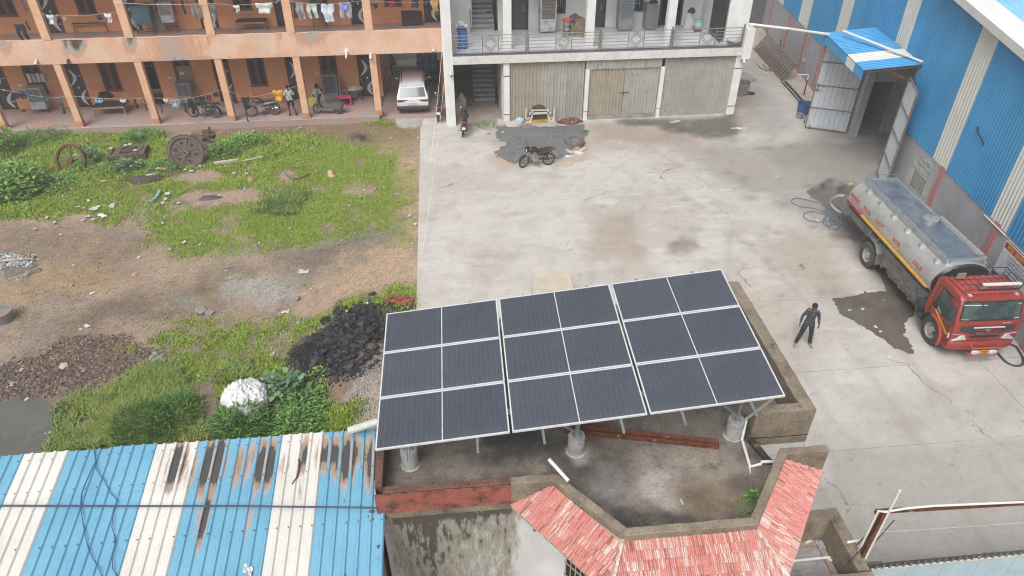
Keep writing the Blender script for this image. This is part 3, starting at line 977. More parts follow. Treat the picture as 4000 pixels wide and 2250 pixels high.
mo.bx(.18,.36,-.016,.001,.42,.46);mo.bx(.18,.36,-.016,.001,1.78,1.82)
dl_me,df_me,tp_me,mo_me=dl.mesh('door',M_doorblk,0),df.mesh('door_frame',M_brownwood,0),tp.mesh('transom_pane',M_glass,0),mo.mesh('motif',M_motif,0)
dh_me=MB().bx(-.38,-.3,-.05,.0,1.0,1.04).bx(-.37,-.34,-.05,.0,.9,1.12).mesh('door_handle',M_steel,0)
def put_window(par,x,z,y=YW+.1):
    f=child(par,'window',wf,(x,y,z))
    child(f,'grille',wg,(x,y,z));child(f,'pane',wp,(x,y,z))
def put_door(par,x,z,opened=False):
    f=child(par,'door_frame',df_me,(x,YW+.06,z))
    child(f,'transom_pane',tp_me,(x,YW+.06,z))
    if not opened:
        d=child(par,'door',dl_me,(x,YW+.1,z))
        child(d,'motif',mo_me,(x,YW+.1,z));child(d,'door_handle',dh_me,(x,YW+.1,z))
for x in WINX:
    if x>-26 and x<-5:put_window(OB,x,1.14)
    if x>-26 and x<-1:put_window(OB,x,5.46)
for x in DOORX:
    if x>-27 and x<-4:put_door(OB,x,ZP,abs(x+17.11)<.2)
    if x>-27 and x<0:put_door(OB,x,ZU,False)
# rooms stay dark: partitions close the block
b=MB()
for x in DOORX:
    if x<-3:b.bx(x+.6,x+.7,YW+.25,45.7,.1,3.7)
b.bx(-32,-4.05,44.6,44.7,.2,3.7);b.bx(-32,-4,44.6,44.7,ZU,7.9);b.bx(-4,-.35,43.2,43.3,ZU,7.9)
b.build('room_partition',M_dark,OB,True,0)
pl_me=MB().bx(-.14,.14,-.03,0,-.08,.08).mesh('switch_plate',flat(236,230,205),0)
for x,z in((-24.32,1.65),(-15.96,1.79),(-7.56,1.74),(-16.0,6.3)):
    child(OB,'switch_plate',pl_me,(x,YW-.001,z))
b=MB();b.bx(-4.0,-.33,47.1,47.18,.1,3.4)
b.build('passage_back_wall',flat(226,226,220,rough=.9),OB,True,0)
b=MB();b.bx(-3.4,-.4,45.6,47.0,.1,.75);b.build('plinth_step',flat(196,198,188,rough=.9),OB,True,0)
# drain spout, cameras on the band
def spout():
    p=gy('B',1168,515,YP)
    b=MB();b.lathe([(.14,0),(.13,.03),(.05,.05)],12,p,(0,-1,0));b.cyl(p,p+Vector((0,-.55,-.2)),.05,n=8)
    tag(b.build('drain_spout',M_pvc),'white rain spout poking out of the peach parapet band','spout')
spout()
def cctv(p,dirv,label,dark=False):
    b=MB()
    d=Vector(dirv).normalized()
    p=Vector(p)
    b.cyl(p,p+Vector((0,-.08,0)),.06,n=8,mi=0)
    q0=p+Vector((0,-.12,-.05))
    b.cyl(q0-d*.04,q0+d*.2,.065,.075,10,0);b.cyl(q0+d*.2,q0+d*.215,.055,n=10,mi=1)
    tag(b.build('security_camera',[flat(60,58,58) if dark else flat(225,222,215),flat(40,40,44)]),label,'camera')
cctv(gy('A',370,605,YP),(-.1,-.8,-.55),'white security camera under the band at the far left bay')
cctv(gy('A',690,600,YP),(.2,-.8,-.6),'dark security camera on the stained part of the band',True)
cctv(gy('B',1412,545,YP),(0,-.7,-.7),'grey security camera at the head of the last porch pillar')
cctv(gy('B',2045,488,YP),(-.3,-.9,-.3),'white security camera on the right end of the peach band')
cctv(Vector((.25,37.5,3.1)),(.3,-.8,-.5),'small white security camera on the white corner column')
cctv(Vector((16.45,37.4,3.35)),(0,-.5,-.9),'white security camera hanging under the balcony corner')
# concrete ramp in front of the car
P=[g('B',x,y,.05) for x,y in[(1655,1165),(1925,1155),(1925,1265),(1850,1275),(1720,1272),(1665,1240)]]
b=MB();b.loft([[Vector((p.x,p.y,-.15)) for p in P],[Vector((p.x,p.y,.06)) for p in P]])
tag(b.build('concrete_ramp',mat('ramp_concrete',C(190,186,178),C(170,164,156),2,rough=.9,fine=.12),smooth=0),kind='structure')
# ============================================================ WHITE BUILDING
WB=thing('white_building','white two storey building with tubular balcony railing above grey shuttered bays','building',(8,40,0))
M_marble=mat('marble_floor',C(216,218,222),C(190,192,198),1.1,(.5,.66),rough=.25,fine=.05,streak=(C(160,164,172),.5,1.2,3,.6,.72))
YB=37.45
ZB=3.92
b=MB()
b.bx(.42,16.75,YB,YB+.2,3.46,3.9);b.bx(.42,16.75,YB+.2,42,3.5,3.88)
b.build('balcony_beam',mat('stained_white',C(232,231,226),C(214,212,204),2,rough=.85,streak=(C(150,146,136),.4,6,1.2,.58,.75)),WB,True,0)
b=MB();b.bx(.42,16.75,YB+.0,YB+.35,3.902,ZB+.012);b.build('balcony_kerb',flat(110,106,120,rough=.5),WB,True,0)
b=MB();b.bx(.42,16.75,YB+.352,41.95,3.9,ZB);b.build('balcony_floor',M_marble,WB,True,0)
b=MB();b.bx(.02,.42,YB,YB+.4,-.1,7.6);b.bx(-.1,.02,YB+.3,47,0,7.6)
b.build('corner_column',M_white,WB,True,0)
for x0,x1 in((3.14,3.47),(16.12,16.57)):
    MB().bx(x0,x1,YB+.12,YB+.5,0,3.45).build('pilaster',M_white,WB,True,0)
for x0,x1 in((7.68,7.9),(11.92,12.14)):
    MB().bx(x0,x1,YB+.1,YB+.3,0,2.9).build('pilaster',M_white,WB,True,0)
b=MB()
for x0,x1 in((3.14,3.47),(7.68,7.9),(11.92,12.14),(16.12,16.57)):
    for z in((.5,2.7) if x0 in(3.14,16.12) else(.5,)):
        b.bx(x0-.004,x1+.004,YB+.095,YB+.13,z,z+.03)
b.build('pilaster_joint',flat(88,72,66),WB,True,0)
# upper storey
b=MB()
ops=[(4.0,4.95,ZB,6.9),(8.6,9.5,ZB,6.9),(12.75,14.1,ZB,6.9),(6.15,7.1,4.85,6.6),(10.3,11.7,4.85,6.6),(1.7,3.2,ZB,7.2)]
wall_open(b,.02,16.6,ZB,7.6,41.9,42.1,ops)
b.bx(15.3,15.5,40.2,41.897,ZB,7.6);b.bx(15.3,15.5,38.2,40.2,6.4,7.6);b.bx(15.503,16.72,38.2,38.4,ZB,7.6);b.bx(16.55,16.75,38.403,47,0,7.6)
b.bx(.02,16.6,46.8,47,0,7.6);b.bx(3.2,3.35,42.1,46,ZB,7.6);b.bx(1.45,1.6,42.1,46,ZB,7.6)
b.bx(.02,16.75,38.2,47,8.8,9.0);b.bx(.02,16.6,41.9,42.1,7.6,8.8)
b.build('wall',M_white,WB,True,0)
for x in(3.2,7.72,12.18):
    b=MB();b.bx(x,x+.45,38.35,38.75,ZB,8.797);b.build('upper_column',M_white,WB,True,0)
M_chd=mat('charcoal_door',C(58,58,62),rough=.55)
def chdoor(x0,x1,opened=False):
    b=MB()
    b.bx(x0-.02,x0+.1,41.84,42.0,ZB,6.95);b.bx(x1-.1,x1+.02,41.84,42.0,ZB,6.95);b.bx(x0+.1,x1-.1,41.845,42,6.8,6.95)
    f=b.build('door_frame',M_chd,WB,True,0)
    b=MB()
    if opened:
        b.box((x0+.15,42.4,5.3),(.05,.8,2.7),0)
    else:
        b.bx(x0+.102,x1-.102,41.92,41.97,ZB+.02,6.79)
    d=b.build('door',mat('door_face',C(76,76,82),rough=.5),WB,True,0)
    if not opened:
        b=MB();b.bx(x1-.3,x1-.17,41.87,41.918,5.0,5.035);b.bx(x1-.28,x1-.25,41.87,41.918,4.9,5.3)
        b.build('door_handle',M_steel,d,True,0)
chdoor(4.0,4.95);chdoor(8.6,9.5);chdoor(12.75,14.1,True)
b=MB();b.bx(15.28,15.32,38.3,40.2,ZB,6.4);b.build('side_door',M_chd,WB,True,0)
for x0,x1 in((6.15,7.1),(10.3,11.7)):
    b=MB()
    for q_ in(x0+.05,x1-.05):b.bx(q_-.08,q_+.08,41.82,41.98,4.8,6.65)
    b.bx(x0+.13,x1-.13,41.82,41.98,4.8,4.95)
    f=b.build('window',M_chd,WB,True,0)
    b=MB();b.bx(x0+.1,x1-.1,42.0,42.03,4.9,6.6);b.build('pane',M_glass,f,True,0)
    b=MB()
    for i in range(1,7):
        b.cyl((x0+(x1-x0)*i/7,41.93,4.95),(x0+(x1-x0)*i/7,41.93,6.6),.012,n=4)
    for z in(5.2,5.6):b.cyl((x0+.1,41.93,z),(x1-.1,41.93,z),.012,n=4)
    b.build('grille',flat(225,225,225),f,True,0)
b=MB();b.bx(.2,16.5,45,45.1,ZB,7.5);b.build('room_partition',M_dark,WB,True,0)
sp=MB().bx(-.1,.1,-.03,0,-.07,.07).mesh('switch_plate',flat(240,240,236),0)
child(WB,'switch_plate',sp,(5.35,41.899,5.45))
# two flights of marble stairs
M_step=mat('stair_marble',C(206,206,206),C(178,178,180),3,rough=.5,streak=(C(150,150,154),.4,2,5,.58,.72))
for z0,y0,n_,zt in((.03,41.0,16,3.5),(ZB,41.75,12,7.4)):
    for i in range(n_):
        b=MB();b.bx(1.68,2.98,y0+i*.27,y0+(i+1)*.27+.02,z0+i*.2,z0+(i+1)*.2-.045)
        s_=b.build('step',M_step,WB,True,0)
        b=MB();b.bx(1.66,3.0,y0+i*.27-.04,y0+(i+1)*.27,z0+(i+1)*.2-.043,z0+(i+1)*.2);b.build('tread',flat(150,150,150,rough=.4),s_,True,0)
    b=MB();b.cyl((1.6,y0-.1,z0),(1.6,y0-.1,z0+1.15),.035,n=8);b.sphere((1.6,y0-.1,z0+1.2),.06)
    b.tube([(1.6,y0-.1,z0+1.0),(1.6,y0+2.8,z0+3.1)],.025)
    for i in range(4):b.cyl((1.6,y0+.6*i+.3,z0+.2+.44*i),(1.6,y0+.6*i+.3,z0+1.25+.44*i),.012,n=5)
    b.build('stair_rail',M_steel,WB,True)
b=MB();b.bx(.42,3.14,46,46.1,0,3.5);b.bx(3.06,3.14,YB+.5,46,0,3.45);b.build('stairwell_wall',flat(206,206,202,rough=.9),WB,True,0)
b=MB();b.bx(.42,3.14,YB+.3,46,-.08,.03);b.build('stairwell_floor',mat('stairwell_floor',C(170,158,148),C(150,140,132),1.5,rough=.8),WB,True,0)
# corrugated shutter sheets of the ground floor
def corr(b,o,u,v,n,width,length,pitch=.2,top=.05,base=.1,h=.03,nv=1,mi=0,wfn=None):
    """trapezoid sheet; o corner, u across the ribs, v along them, n outward"""
    o,u,v,n=Vector(o),Vector(u).normalized(),Vector(v).normalized(),Vector(n).normalized()
    prof=[]
    k=max(1,int(round(width/pitch)))
    p=width/k
    for i in range(k):
        x=i*p
        prof+=[(x,0),(x+(p-base)*.5,0),(x+(p-base),0),(x+(p-base)+(base-top)/2,h),(x+p-(base-top)/2,h)]
    prof.append((width,0))
    m_=len(prof)
    vs=[]
    for j in range(nv+1):
        for x,zz_ in prof:
            vs.append(o+u*x+v*(length*j/nv)+n*zz_)
    fs=[(j*m_+i,j*m_+i+1,(j+1)*m_+i+1,(j+1)*m_+i) for j in range(nv) for i in range(m_-1)]
    return b.add(vs,fs,mi)
SH=[mat('shutter_a',C(186,182,172),C(172,168,160),2,rough=.65,streak=(C(140,132,120),.5,7,.5,.55,.75),spots=(C(84,80,76),5,.7,.75),rand=.07),
      mat('shutter_b',C(182,172,154),C(170,160,144),2,rough=.65,streak=(C(128,116,96),.5,7,.5,.55,.75),rand=.07),
      mat('shutter_c',C(184,182,174),C(170,168,160),2,rough=.65,streak=(C(140,136,130),.5,7,.5,.55,.75),spots=(C(80,76,74),5,.69,.74),rand=.07)]
def shutter(x0,x1,z0,z1,m_,y=YB+.28,label=None):
    b=MB();corr(b,(x0,y,z0),(1,0,0),(0,0,1),(0,-1,0),x1-x0,z1-z0,.19,.07,.12,.045)
    b.bx(x0-.02,x0+.02,y-.035,y-.004,z0,z1)
    return b.build('shutter_sheet',m_,WB,True,0)
xs=[3.48,4.36,5.2,5.95,6.7,7.66]
for i,(a,c) in enumerate(zip(xs[:-1],xs[1:])):
    shutter(a+.01,c-.01,-.02,3.45,SH[(1,1,0,2,2)[i]])
for i,(a,c) in enumerate(zip([7.7,8.75,9.8,10.9],[8.75,9.8,10.9,11.97])):
    shutter(a+.005,c-.005,2.9,3.45,SH[2],YB+.2)
for i,(a,c) in enumerate(zip([7.92,8.8,9.95,10.25],[8.8,9.93,10.25,11.9])):
    d=shutter(a+.005,c-.005,.22,2.88,SH[(1,1,0,0)[i]])
b=MB();b.bx(7.9,11.92,YB+.15,YB+.5,-.05,.2);b.build('sill',M_grey,WB,True,0)
b=MB();b.bx(9.75,10.2,YB+.2,YB+.24,1.5,1.53);b.bx(9.9,9.94,YB+.2,YB+.24,1.3,1.54);b.build('latch',M_rust,WB,True,0)
for i,(a,c) in enumerate(zip([12.15,12.65,13.9,15.0],[12.65,13.9,15.0,16.12])):
    shutter(a+.005,c-.005,0,3.45,SH[(2,0,0,0)[i]])
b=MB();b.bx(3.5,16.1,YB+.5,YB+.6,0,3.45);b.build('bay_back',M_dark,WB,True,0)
# corner end of the balcony: raised white stub
b=MB();b.loft([[Vector(p) for p in((16.3,YB-.15,z),(16.78,YB-.15,z),(16.78,YB+.5,z),(16.3,YB+.5,z))] for z in(3.3,4.95)]);b.build('corner_stub',M_white,WB,True,0)
# railing: posts, rails and diamond panels
M_tube=mat('rail_tube',C(158,154,144),C(138,134,124),6,rough=.4,metal=.35)
PX=[.5,4.42,8.36,12.3,16.27]
for x in PX:
    b=MB();b.bx(x-.04,x+.04,YB+.08,YB+.16,ZB+.01,5.02);b.sphere((x,YB+.12,5.07),.06,8,6)
    b.build('rail_post',M_tube,WB,True)
for a,c in zip(PX[:-1],PX[1:]):
    mid=(a+c)/2
    b=MB()
    for z,r in((4.05,.022),(4.93,.026),(4.22,.019),(4.4,.019),(4.58,.019),(4.76,.019)):
        for x0,x1 in((a+.05,mid-.43),(mid+.43,c-.05)):
            b.cyl((x0,YB+.12,z),(x1,YB+.12,z),r,n=6)
    for z in(4.05,4.93):b.cyl((mid-.43,YB+.12,z),(mid+.43,YB+.12,z),.024,n=6)
    for x in(a+.08,mid-.43,mid+.43,c-.08):b.cyl((x,YB+.12,4.05),(x,YB+.12,4.93),.022,n=6)
    b.build('rail_run',M_tube,WB,True)
    b=MB()
    zc=4.49
    for r in(.4,.28):
        q_=[(mid+r,zc),(mid,zc+r),(mid-r,zc),(mid,zc-r)]
        for i in range(4):
            p0,p1=q_[i],q_[(i+1)%4]
            b.cyl((p0[0],YB+.12,p0[1]),(p1[0],YB+.12,p1[1]),.022,n=5)
    for s in(1,-1):
        b.cyl((mid-.4,YB+.12,zc+s*.1),(mid-.1,YB+.12,zc+s*.42),.01,n=5);b.cyl((mid+.4,YB+.12,zc+s*.1),(mid+.1,YB+.12,zc+s*.42),.01,n=5)
    b.cyl((mid,YB+.12,zc-.2),(mid,YB+.12,zc+.2),.008,n=4);b.cyl((mid,YB+.12,3.94),(mid,YB+.12,4.05),.02,n=6)
    b.build('diamond_panel',M_tube,WB,True)
# ============================================================ BLUE WAREHOUSE
nW=Vector((-1,WS,0)).normalized()
uW=Vector((WS,1,0)).normalized()
def WP(y,out=0,z=0):
    return Vector((WX+WS*(y-WY),y,z))+nW*out
WH=thing('warehouse','large blue and white sheet clad warehouse over a grey plinth with pink stripes','warehouse',WP(30))
M_blue=mat('blue_sheet',C(72,160,214),C(62,148,204),.8,rough=.45,fine=.04,rand=.05,streak=(C(86,150,196),.4,1.5,.25,.55,.8))
M_wsh=mat('white_sheet',C(226,226,220),C(216,215,208),.8,rough=.5,fine=.04,rand=.03,streak=(C(180,176,164),.4,2,.25,.55,.8))
M_plinth=mat('plinth_plaster',C(186,184,190),C(172,170,174),1.2,rough=.9,fine=.08,streak=(C(140,138,140),.4,2,.5,.58,.8))
M_pink=mat('pink_stripe',C(206,140,140),C(194,130,130),3,rough=.9)
ZPL=2.8
GY0,GY1=29.3,34.2
def wbox(b,y0,y1,o0,o1,z0,z1,mi=0):
    q_=[WP(y0,o0),WP(y1,o0),WP(y1,o1),WP(y0,o1)]
    b.loft([[Vector((p.x,p.y,z0)) for p in q_],[Vector((p.x,p.y,z1)) for p in q_]],mi)
b=MB();wbox(b,8,GY0,0,-.3,-.1,ZPL);wbox(b,GY1,56,0,-.3,-.1,ZPL)
wbox(b,GY1-.35,GY1-.003,-.003,-.35,-.1,5.3);b.build('plinth_wall',M_plinth,WH,True,0)
for y in(12.6,16.4,20.2,24.65,40.77,44.0,47.9,52.4):
    b=MB();wbox(b,y-.17,y+.17,.05,-.01,-.05,ZPL-.003);b.build('pink_pilaster',M_pink,WH,True,0)
whites=[(12.3,13.5),(19.62,20.76),(24.39,25.66),(30.84,32.14),(38.0,39.55),(44.2,46.2),(50,51.5)]
def ztop(y):
    return 8.33+(y-23)*.1
y=10.0
while y<55:
    wcol=[q_ for q_ in whites if q_[0]-.01<=y<q_[1]-.02]
    nxt=min([q_[0] for q_ in whites if q_[0]>y+.02]+[55.2])
    y1=wcol[0][1] if wcol else min(y+1.1,nxt)
    if nxt-y1<.3 and not wcol:y1=nxt
    zb=ZPL-.08
    segs=[(y,y1,zb)]
    if y1>GY0 and y<GY1:
        zb=5.35 if(y+y1)/2>GY0 and(y+y1)/2<GY1 else zb
        if y<GY0<y1:segs=[(y,GY0,ZPL-.08),(GY0,y1,5.35)]
        elif y<GY1<y1:segs=[(y,GY1,5.35),(GY1,y1,ZPL-.08)]
        else:segs=[(y,y1,5.35)]
    for a,c,z0 in segs:
        b=MB();corr(b,WP(a,.02,z0),uW,(0,0,1),nW,(c-a)*sqrt(1+WS*WS),ztop((a+c)/2)+.15-z0,.2,.04,.09,.028)
        b.build('cladding_sheet',M_wsh if wcol else M_blue,WH,True,0)
    y=y1
b=MB();wbox(b,8,GY0,-.05,-.2,ZPL,8);wbox(b,GY1,56,-.05,-.2,ZPL,8.5);wbox(b,GY0,GY1,-.05,-.2,5.36,8.5)
b.build('frame_wall',flat(120,122,126,rough=.9),WH,True,0)
# roof sheets run with the wall, the verge sheet is white
def roofp(y,inn,dz=0):
    return WP(y,-inn,ztop(y)+dz)
vdir=(roofp(50,0)-roofp(10,0)).normalized()
for i in range(14):
    b=MB()
    o_=roofp(10,-.45+i*1.05,.2+.006*(i%2)+(-.45+i*1.05)*.03)
    corr(b,o_,-nW+Vector((0,0,.03)),vdir,(0,0,1),1.08,46,.21,.05,.1,.03)
    b.build('roof_sheet',mat('roof_white',C(238,240,238),C(226,230,230),1,rough=.45,fine=.03) if i in(0,5,6,11) else
            (bpy.data.materials.get('roof_pale_blue') or mat('roof_pale_blue',C(150,208,238),C(136,196,230),.8,rough=.45,fine=.03)),WH,True,0)
b=MB();b.loft([[roofp(10,o_,z) for o_,z in((-.46,.2),(-.42,.2),(-.42,-.1),(-.46,-.1))],[roofp(56,o_,z) for o_,z in((-.46,.2),(-.42,.2),(-.42,-.1),(-.46,-.1))]])
b.build('verge_flashing',M_wsh,WH,True,0)
for y in(21.5,25.1,28.5,33,37.5):
    b=MB();wbox(b,y-.06,y+.06,.4,-.05,ztop(y)-.02,ztop(y)+.16);b.build('purlin_end',M_rust,WH,True,0)
# entry lobby behind the gate
M_lob=mat('lobby_plaster',C(208,206,208),C(190,188,190),1.2,rough=.9,fine=.1)
b=MB()
wall_open(b,21.9,27,-.05,5.3,34.2,34.4,[(22.42,23.72,-.06,2.9)])
b.bx(27,27.2,28,34.2,-.05,5.3);b.bx(21.3,27,28.9,29.1,-.05,5.3);b.bx(21.2,27.2,28.9,34.4,5.32,5.4);b.bx(22.2,24.2,38,38.1,0,3.2);b.bx(24.1,24.2,34.4,38,0,3.2)
b.build('lobby_wall',M_lob,WH,True,0)
b=MB();b.bx(23.66,23.78,34.12,34.3,0,2.9);b.build('inner_door_jamb',flat(190,180,160),WH,True,0)
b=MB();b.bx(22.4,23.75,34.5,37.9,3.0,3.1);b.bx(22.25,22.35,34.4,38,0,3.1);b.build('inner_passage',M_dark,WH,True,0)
# far end wall closing the alley
BW=MB().bx(16.8,24.7,54.2,54.5,-.1,6).build('alley_wall',mat('alley_plaster',C(118,116,118),C(100,98,100),1,rough=.95),smooth=0)
tag(BW,'dark grey end wall closing the alley behind the pallets','wall')
tag(MB().bx(21.9,22.5,54.14,54.2,-.05,5.9).build('pink_pilaster',M_pink,None,smooth=0),'faded pink strip on the dark end wall of the alley','pilaster')
# canopy over the gate
CAN=thing('entrance_canopy','blue and white corrugated canopy projecting over the warehouse gate','canopy',WP(31.8,0,5.3))
cdir=(WP(0,2.45,5.33)-WP(0,0,5.64)).normalized()
cn=cdir.cross(uW).normalized()
if cn.z<0:cn=-cn
ys=[28.95,30.0,31.05,32.15,33.3,34.5]
for i in range(5):
    yy0,yy1=ys[i],ys[i+1]+.02
    b=MB();corr(b,WP(yy0,.06,5.64+.004*(i%2)),uW,cdir,cn,(yy1-yy0)*sqrt(1+WS*WS),2.5,.21,.05,.1,.028)
    s_=b.build('canopy_sheet',M_wsh if i==1 else mat('canopy_blue_%d'%i,C(74,166,222),C(62,152,212),1,rough=.45,fine=.06,wear=(C(130,170,190),3,.62,.8)),CAN,True,0)
    b=MB();corr(b,WP(yy0,2.52,5.3),uW,(0,0,-1),nW,(yy1-yy0)*sqrt(1+WS*WS),.42,.21,.05,.1,.02)
    b.build('fascia_sheet',M_wsh if i==1 else M_blue,CAN,True,0)
b=MB()
for yy in(29.0,31.7,34.4):
    p0,p1=WP(yy,.05,5.55),WP(yy,2.45,5.25)
    b.tube([p0,p1],.05,4);b.tube([WP(yy,.05,4.75),WP(yy,1.5,5.35)],.035,4)
b.tube([WP(28.98,2.44,5.22),WP(34.48,2.44,5.22)],.05,4)
b.build('canopy_frame',M_rust,CAN,True)
p0=g('E',240,312,5.72);p1=g('E',1050,628,5.72)
tag(MB().tube([p0,p1],.06,8).build('gutter_pipe',M_pvc),'white pipe lying across the top of the blue canopy','pipe')
tag(MB().tube([gy('D',835,243,37.5),g('D',1240,290,4.95),g('D',1650,348,5.42)],.07,8).build('overhead_pipe',M_pvc),'long white pipe spanning the alley from balcony corner to canopy','pipe')
# gate leaves
M_leafw=mat('gate_sheet',C(214,220,226),C(196,202,210),1.5,rough=.4,fine=.06)
def gate_leaf(hinge,free,h,label,latch):
    hinge,free=Vector(hinge),Vector(free)
    t=thing('gate_leaf',label,'gate',hinge)
    u=(free-hinge).normalized()
    L=(free-hinge).length
    n=Vector((u.y,-u.x,0))
    if n.dot(Vector((0,0,16))-hinge)<0:n=-n
    for i in range(4):
        b=MB();corr(b,hinge+u*(L*i/4)+Vector((0,0,.12)),u,(0,0,1),n,L/4,h-.15,.25,.05,.09,.025)
        b.build('gate_sheet',M_leafw,t,True,0)
    b=MB()
    w3=Vector((0,0,1))
    for s in(.0,L):b.tube([hinge+u*s+w3*.08,hinge+u*s+w3*h],.045,4)
    for z in(.1,h*.25,h*.5,h*.75,h-.02):b.tube([hinge+n*.035+w3*z,hinge+u*L+n*.035+w3*z],.035,4)
    b.build('leaf_frame',mat('gate_frame_'+str(latch),C(150,138,128),C(124,108,98),6,rough=.8),t,True)
    if latch:
        b=MB();z=h*.45;b.tube([hinge+u*(L-.3)+n*.07+w3*z,hinge+u*L*1.02+n*.07+w3*z],.02);b.tube([hinge+u*(L-.12)+n*.07+w3*(z-.1),hinge+u*(L-.12)+n*.07+w3*(z+.35)],.018)
        b.tube([hinge+u*(L*.9)+n*.08+w3*.3,hinge+u*(L*.9)+n*.08-w3*-.02],.02)
        b.build('latch',M_rust,t,True)
gate_leaf(WP(34.25,.12),WP(34.25,.12)+Vector((-1.9,.95,0)),5.0,'grey metal gate leaf standing open across the alley side',True)
gate_leaf(WP(29.5,.15),WP(27.5,.62),4.95,'white metal gate leaf swung back against the blue wall',False)
# ============================================================ FOREGROUND HOUSE
ZR,ZPT=5.5,6.0
HS=thing('house','flat roofed house with stained parapets and sloping red tiled awning','house',(2.5,10,0))
M_wallw=mat('house_wall',C(232,232,232),C(214,214,212),1,rough=.9,fine=.06,
              attr=('wear',[(.3,.6,C(198,195,188)),(.55,.95,C(162,157,146)),(1.0,1.3,C(86,81,70))],1.9,(11,11,2.6)))
M_par=mat('parapet_cement',C(156,142,124),C(124,112,98),2.2,rough=.95,fine=.2,bump=(16,.6,.02),wear=(C(88,82,74),3,.52,.74))
M_parred=mat('parapet_red',C(178,100,86),C(160,92,78),1.5,rough=.9,fine=.16,wear=(C(92,68,60),3.2,.44,.66),bump=(14,.4))
M_partop=mat('parapet_top',C(126,92,80),C(96,74,68),4,rough=.95,fine=.3,bump=(20,.6),spots=(C(176,110,92),9,.62,.74))
ROOFP=[(-1.62,7.85),(.72,7.85),(1.5,7.85),(2.45,6.66),(4.7,6.66),(5.72,8.05),(5.5,8.85),(6.7,8.85),(6.7,13.1),(-1.62,12.42)]
# roof deck, stained by standing water
RX,RY=np.meshgrid(np.linspace(-1.6,6.72,210),np.linspace(6.66,13.1,160))
RX,RY=RX.ravel(),RY.ravel()
rc=np.tile(A3(142,132,122),(len(RX),1))
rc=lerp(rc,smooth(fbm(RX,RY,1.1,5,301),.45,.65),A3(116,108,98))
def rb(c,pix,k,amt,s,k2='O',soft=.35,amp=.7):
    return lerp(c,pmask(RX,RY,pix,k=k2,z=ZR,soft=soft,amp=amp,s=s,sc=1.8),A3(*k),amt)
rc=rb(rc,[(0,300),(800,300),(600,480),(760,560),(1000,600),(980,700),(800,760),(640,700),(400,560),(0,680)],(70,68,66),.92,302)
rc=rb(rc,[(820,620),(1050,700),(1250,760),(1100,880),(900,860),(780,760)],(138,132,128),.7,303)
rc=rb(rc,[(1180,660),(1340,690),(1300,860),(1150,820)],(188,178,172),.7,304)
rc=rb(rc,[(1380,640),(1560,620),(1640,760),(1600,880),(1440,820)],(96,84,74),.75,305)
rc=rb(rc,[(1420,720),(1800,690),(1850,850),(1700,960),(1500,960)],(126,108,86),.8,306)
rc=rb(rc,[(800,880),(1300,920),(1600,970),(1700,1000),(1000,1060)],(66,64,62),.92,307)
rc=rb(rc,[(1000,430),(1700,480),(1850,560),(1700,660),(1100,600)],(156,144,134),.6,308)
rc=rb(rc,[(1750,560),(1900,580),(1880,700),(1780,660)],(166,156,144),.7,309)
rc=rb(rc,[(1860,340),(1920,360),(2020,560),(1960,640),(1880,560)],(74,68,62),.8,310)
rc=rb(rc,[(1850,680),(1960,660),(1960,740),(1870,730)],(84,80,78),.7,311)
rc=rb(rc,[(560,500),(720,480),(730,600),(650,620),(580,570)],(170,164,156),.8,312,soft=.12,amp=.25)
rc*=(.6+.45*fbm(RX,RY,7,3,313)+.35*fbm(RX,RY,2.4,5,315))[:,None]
idx=np.arange(210*160).reshape(160,210)
qf=np.stack([idx[:-1,:-1],idx[:-1,1:],idx[1:,1:],idx[1:,:-1]],-1).reshape(-1,4)
dd=polydist(RX,RY,ROOFP)
qf=qf[(dd[qf]>-.03).all(1)]
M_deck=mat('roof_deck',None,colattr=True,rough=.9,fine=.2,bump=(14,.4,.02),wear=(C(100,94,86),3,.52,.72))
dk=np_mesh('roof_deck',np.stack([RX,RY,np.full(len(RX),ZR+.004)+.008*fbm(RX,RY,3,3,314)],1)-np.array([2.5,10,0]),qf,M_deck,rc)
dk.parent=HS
b=MB();b.loft([[Vector((x,y,5.28)) for x,y in ROOFP],[Vector((x,y,ZR)) for x,y in ROOFP]]);b.build('roof_slab',M_par,HS,True,0)
# walls
HP=[(-1.6,7.87),(1.52,7.87),(2.48,6.7),(4.68,6.7),(5.68,8.06),(5.45,8.86),(5.45,12.9),(-1.6,12.4)]
b=MB();wr=[]
for i in range(len(HP)):
    (x0,y0),(x1,y1)=HP[i],HP[(i+1)%len(HP)]
    nu,nv=(40,40) if i==0 else(2,2)
    for j in range(nv+1):
        for k_ in range(nu+1):
            u,v=k_/nu,j/nv
            z=5.29*v
            x=x0+(x1-x0)*u
            w_=0
            if i==0:
                d_=5.29-z
                cx=1 if-1.35<x<.7 else max(0,1-max(-1.35-x,x-.7)/.35)
                w_=cx*max(.35,1.12-d_*.16)+(.3 if d_<.15 else 0)+.3*cx*math.exp(-((x+.8)/.4)**2)
            wr.append(w_)
    b.grid(lambda u,v:(x0+(x1-x0)*u,y0+(y1-y0)*u,5.29*v),nu,nv)
b.at={'wear':wr}
b.build('wall',M_wallw,HS,True,0)
def offset_path(pts,d):
    out=[]
    for i,p in enumerate(pts):
        p=Vector((*p,0))
        a=(p-Vector((*pts[i-1],0))).normalized() if i else None
        c=(Vector((*pts[i+1],0))-p).normalized() if i<len(pts)-1 else None
        a=a or c;c=c or a
        n1_,n2_=Vector((a.y,-a.x,0)),Vector((c.y,-c.x,0))
        n_=(n1_+n2_).normalized()
        out.append(p+n_*(d/max(.3,n_.dot(n1_))))
    return out
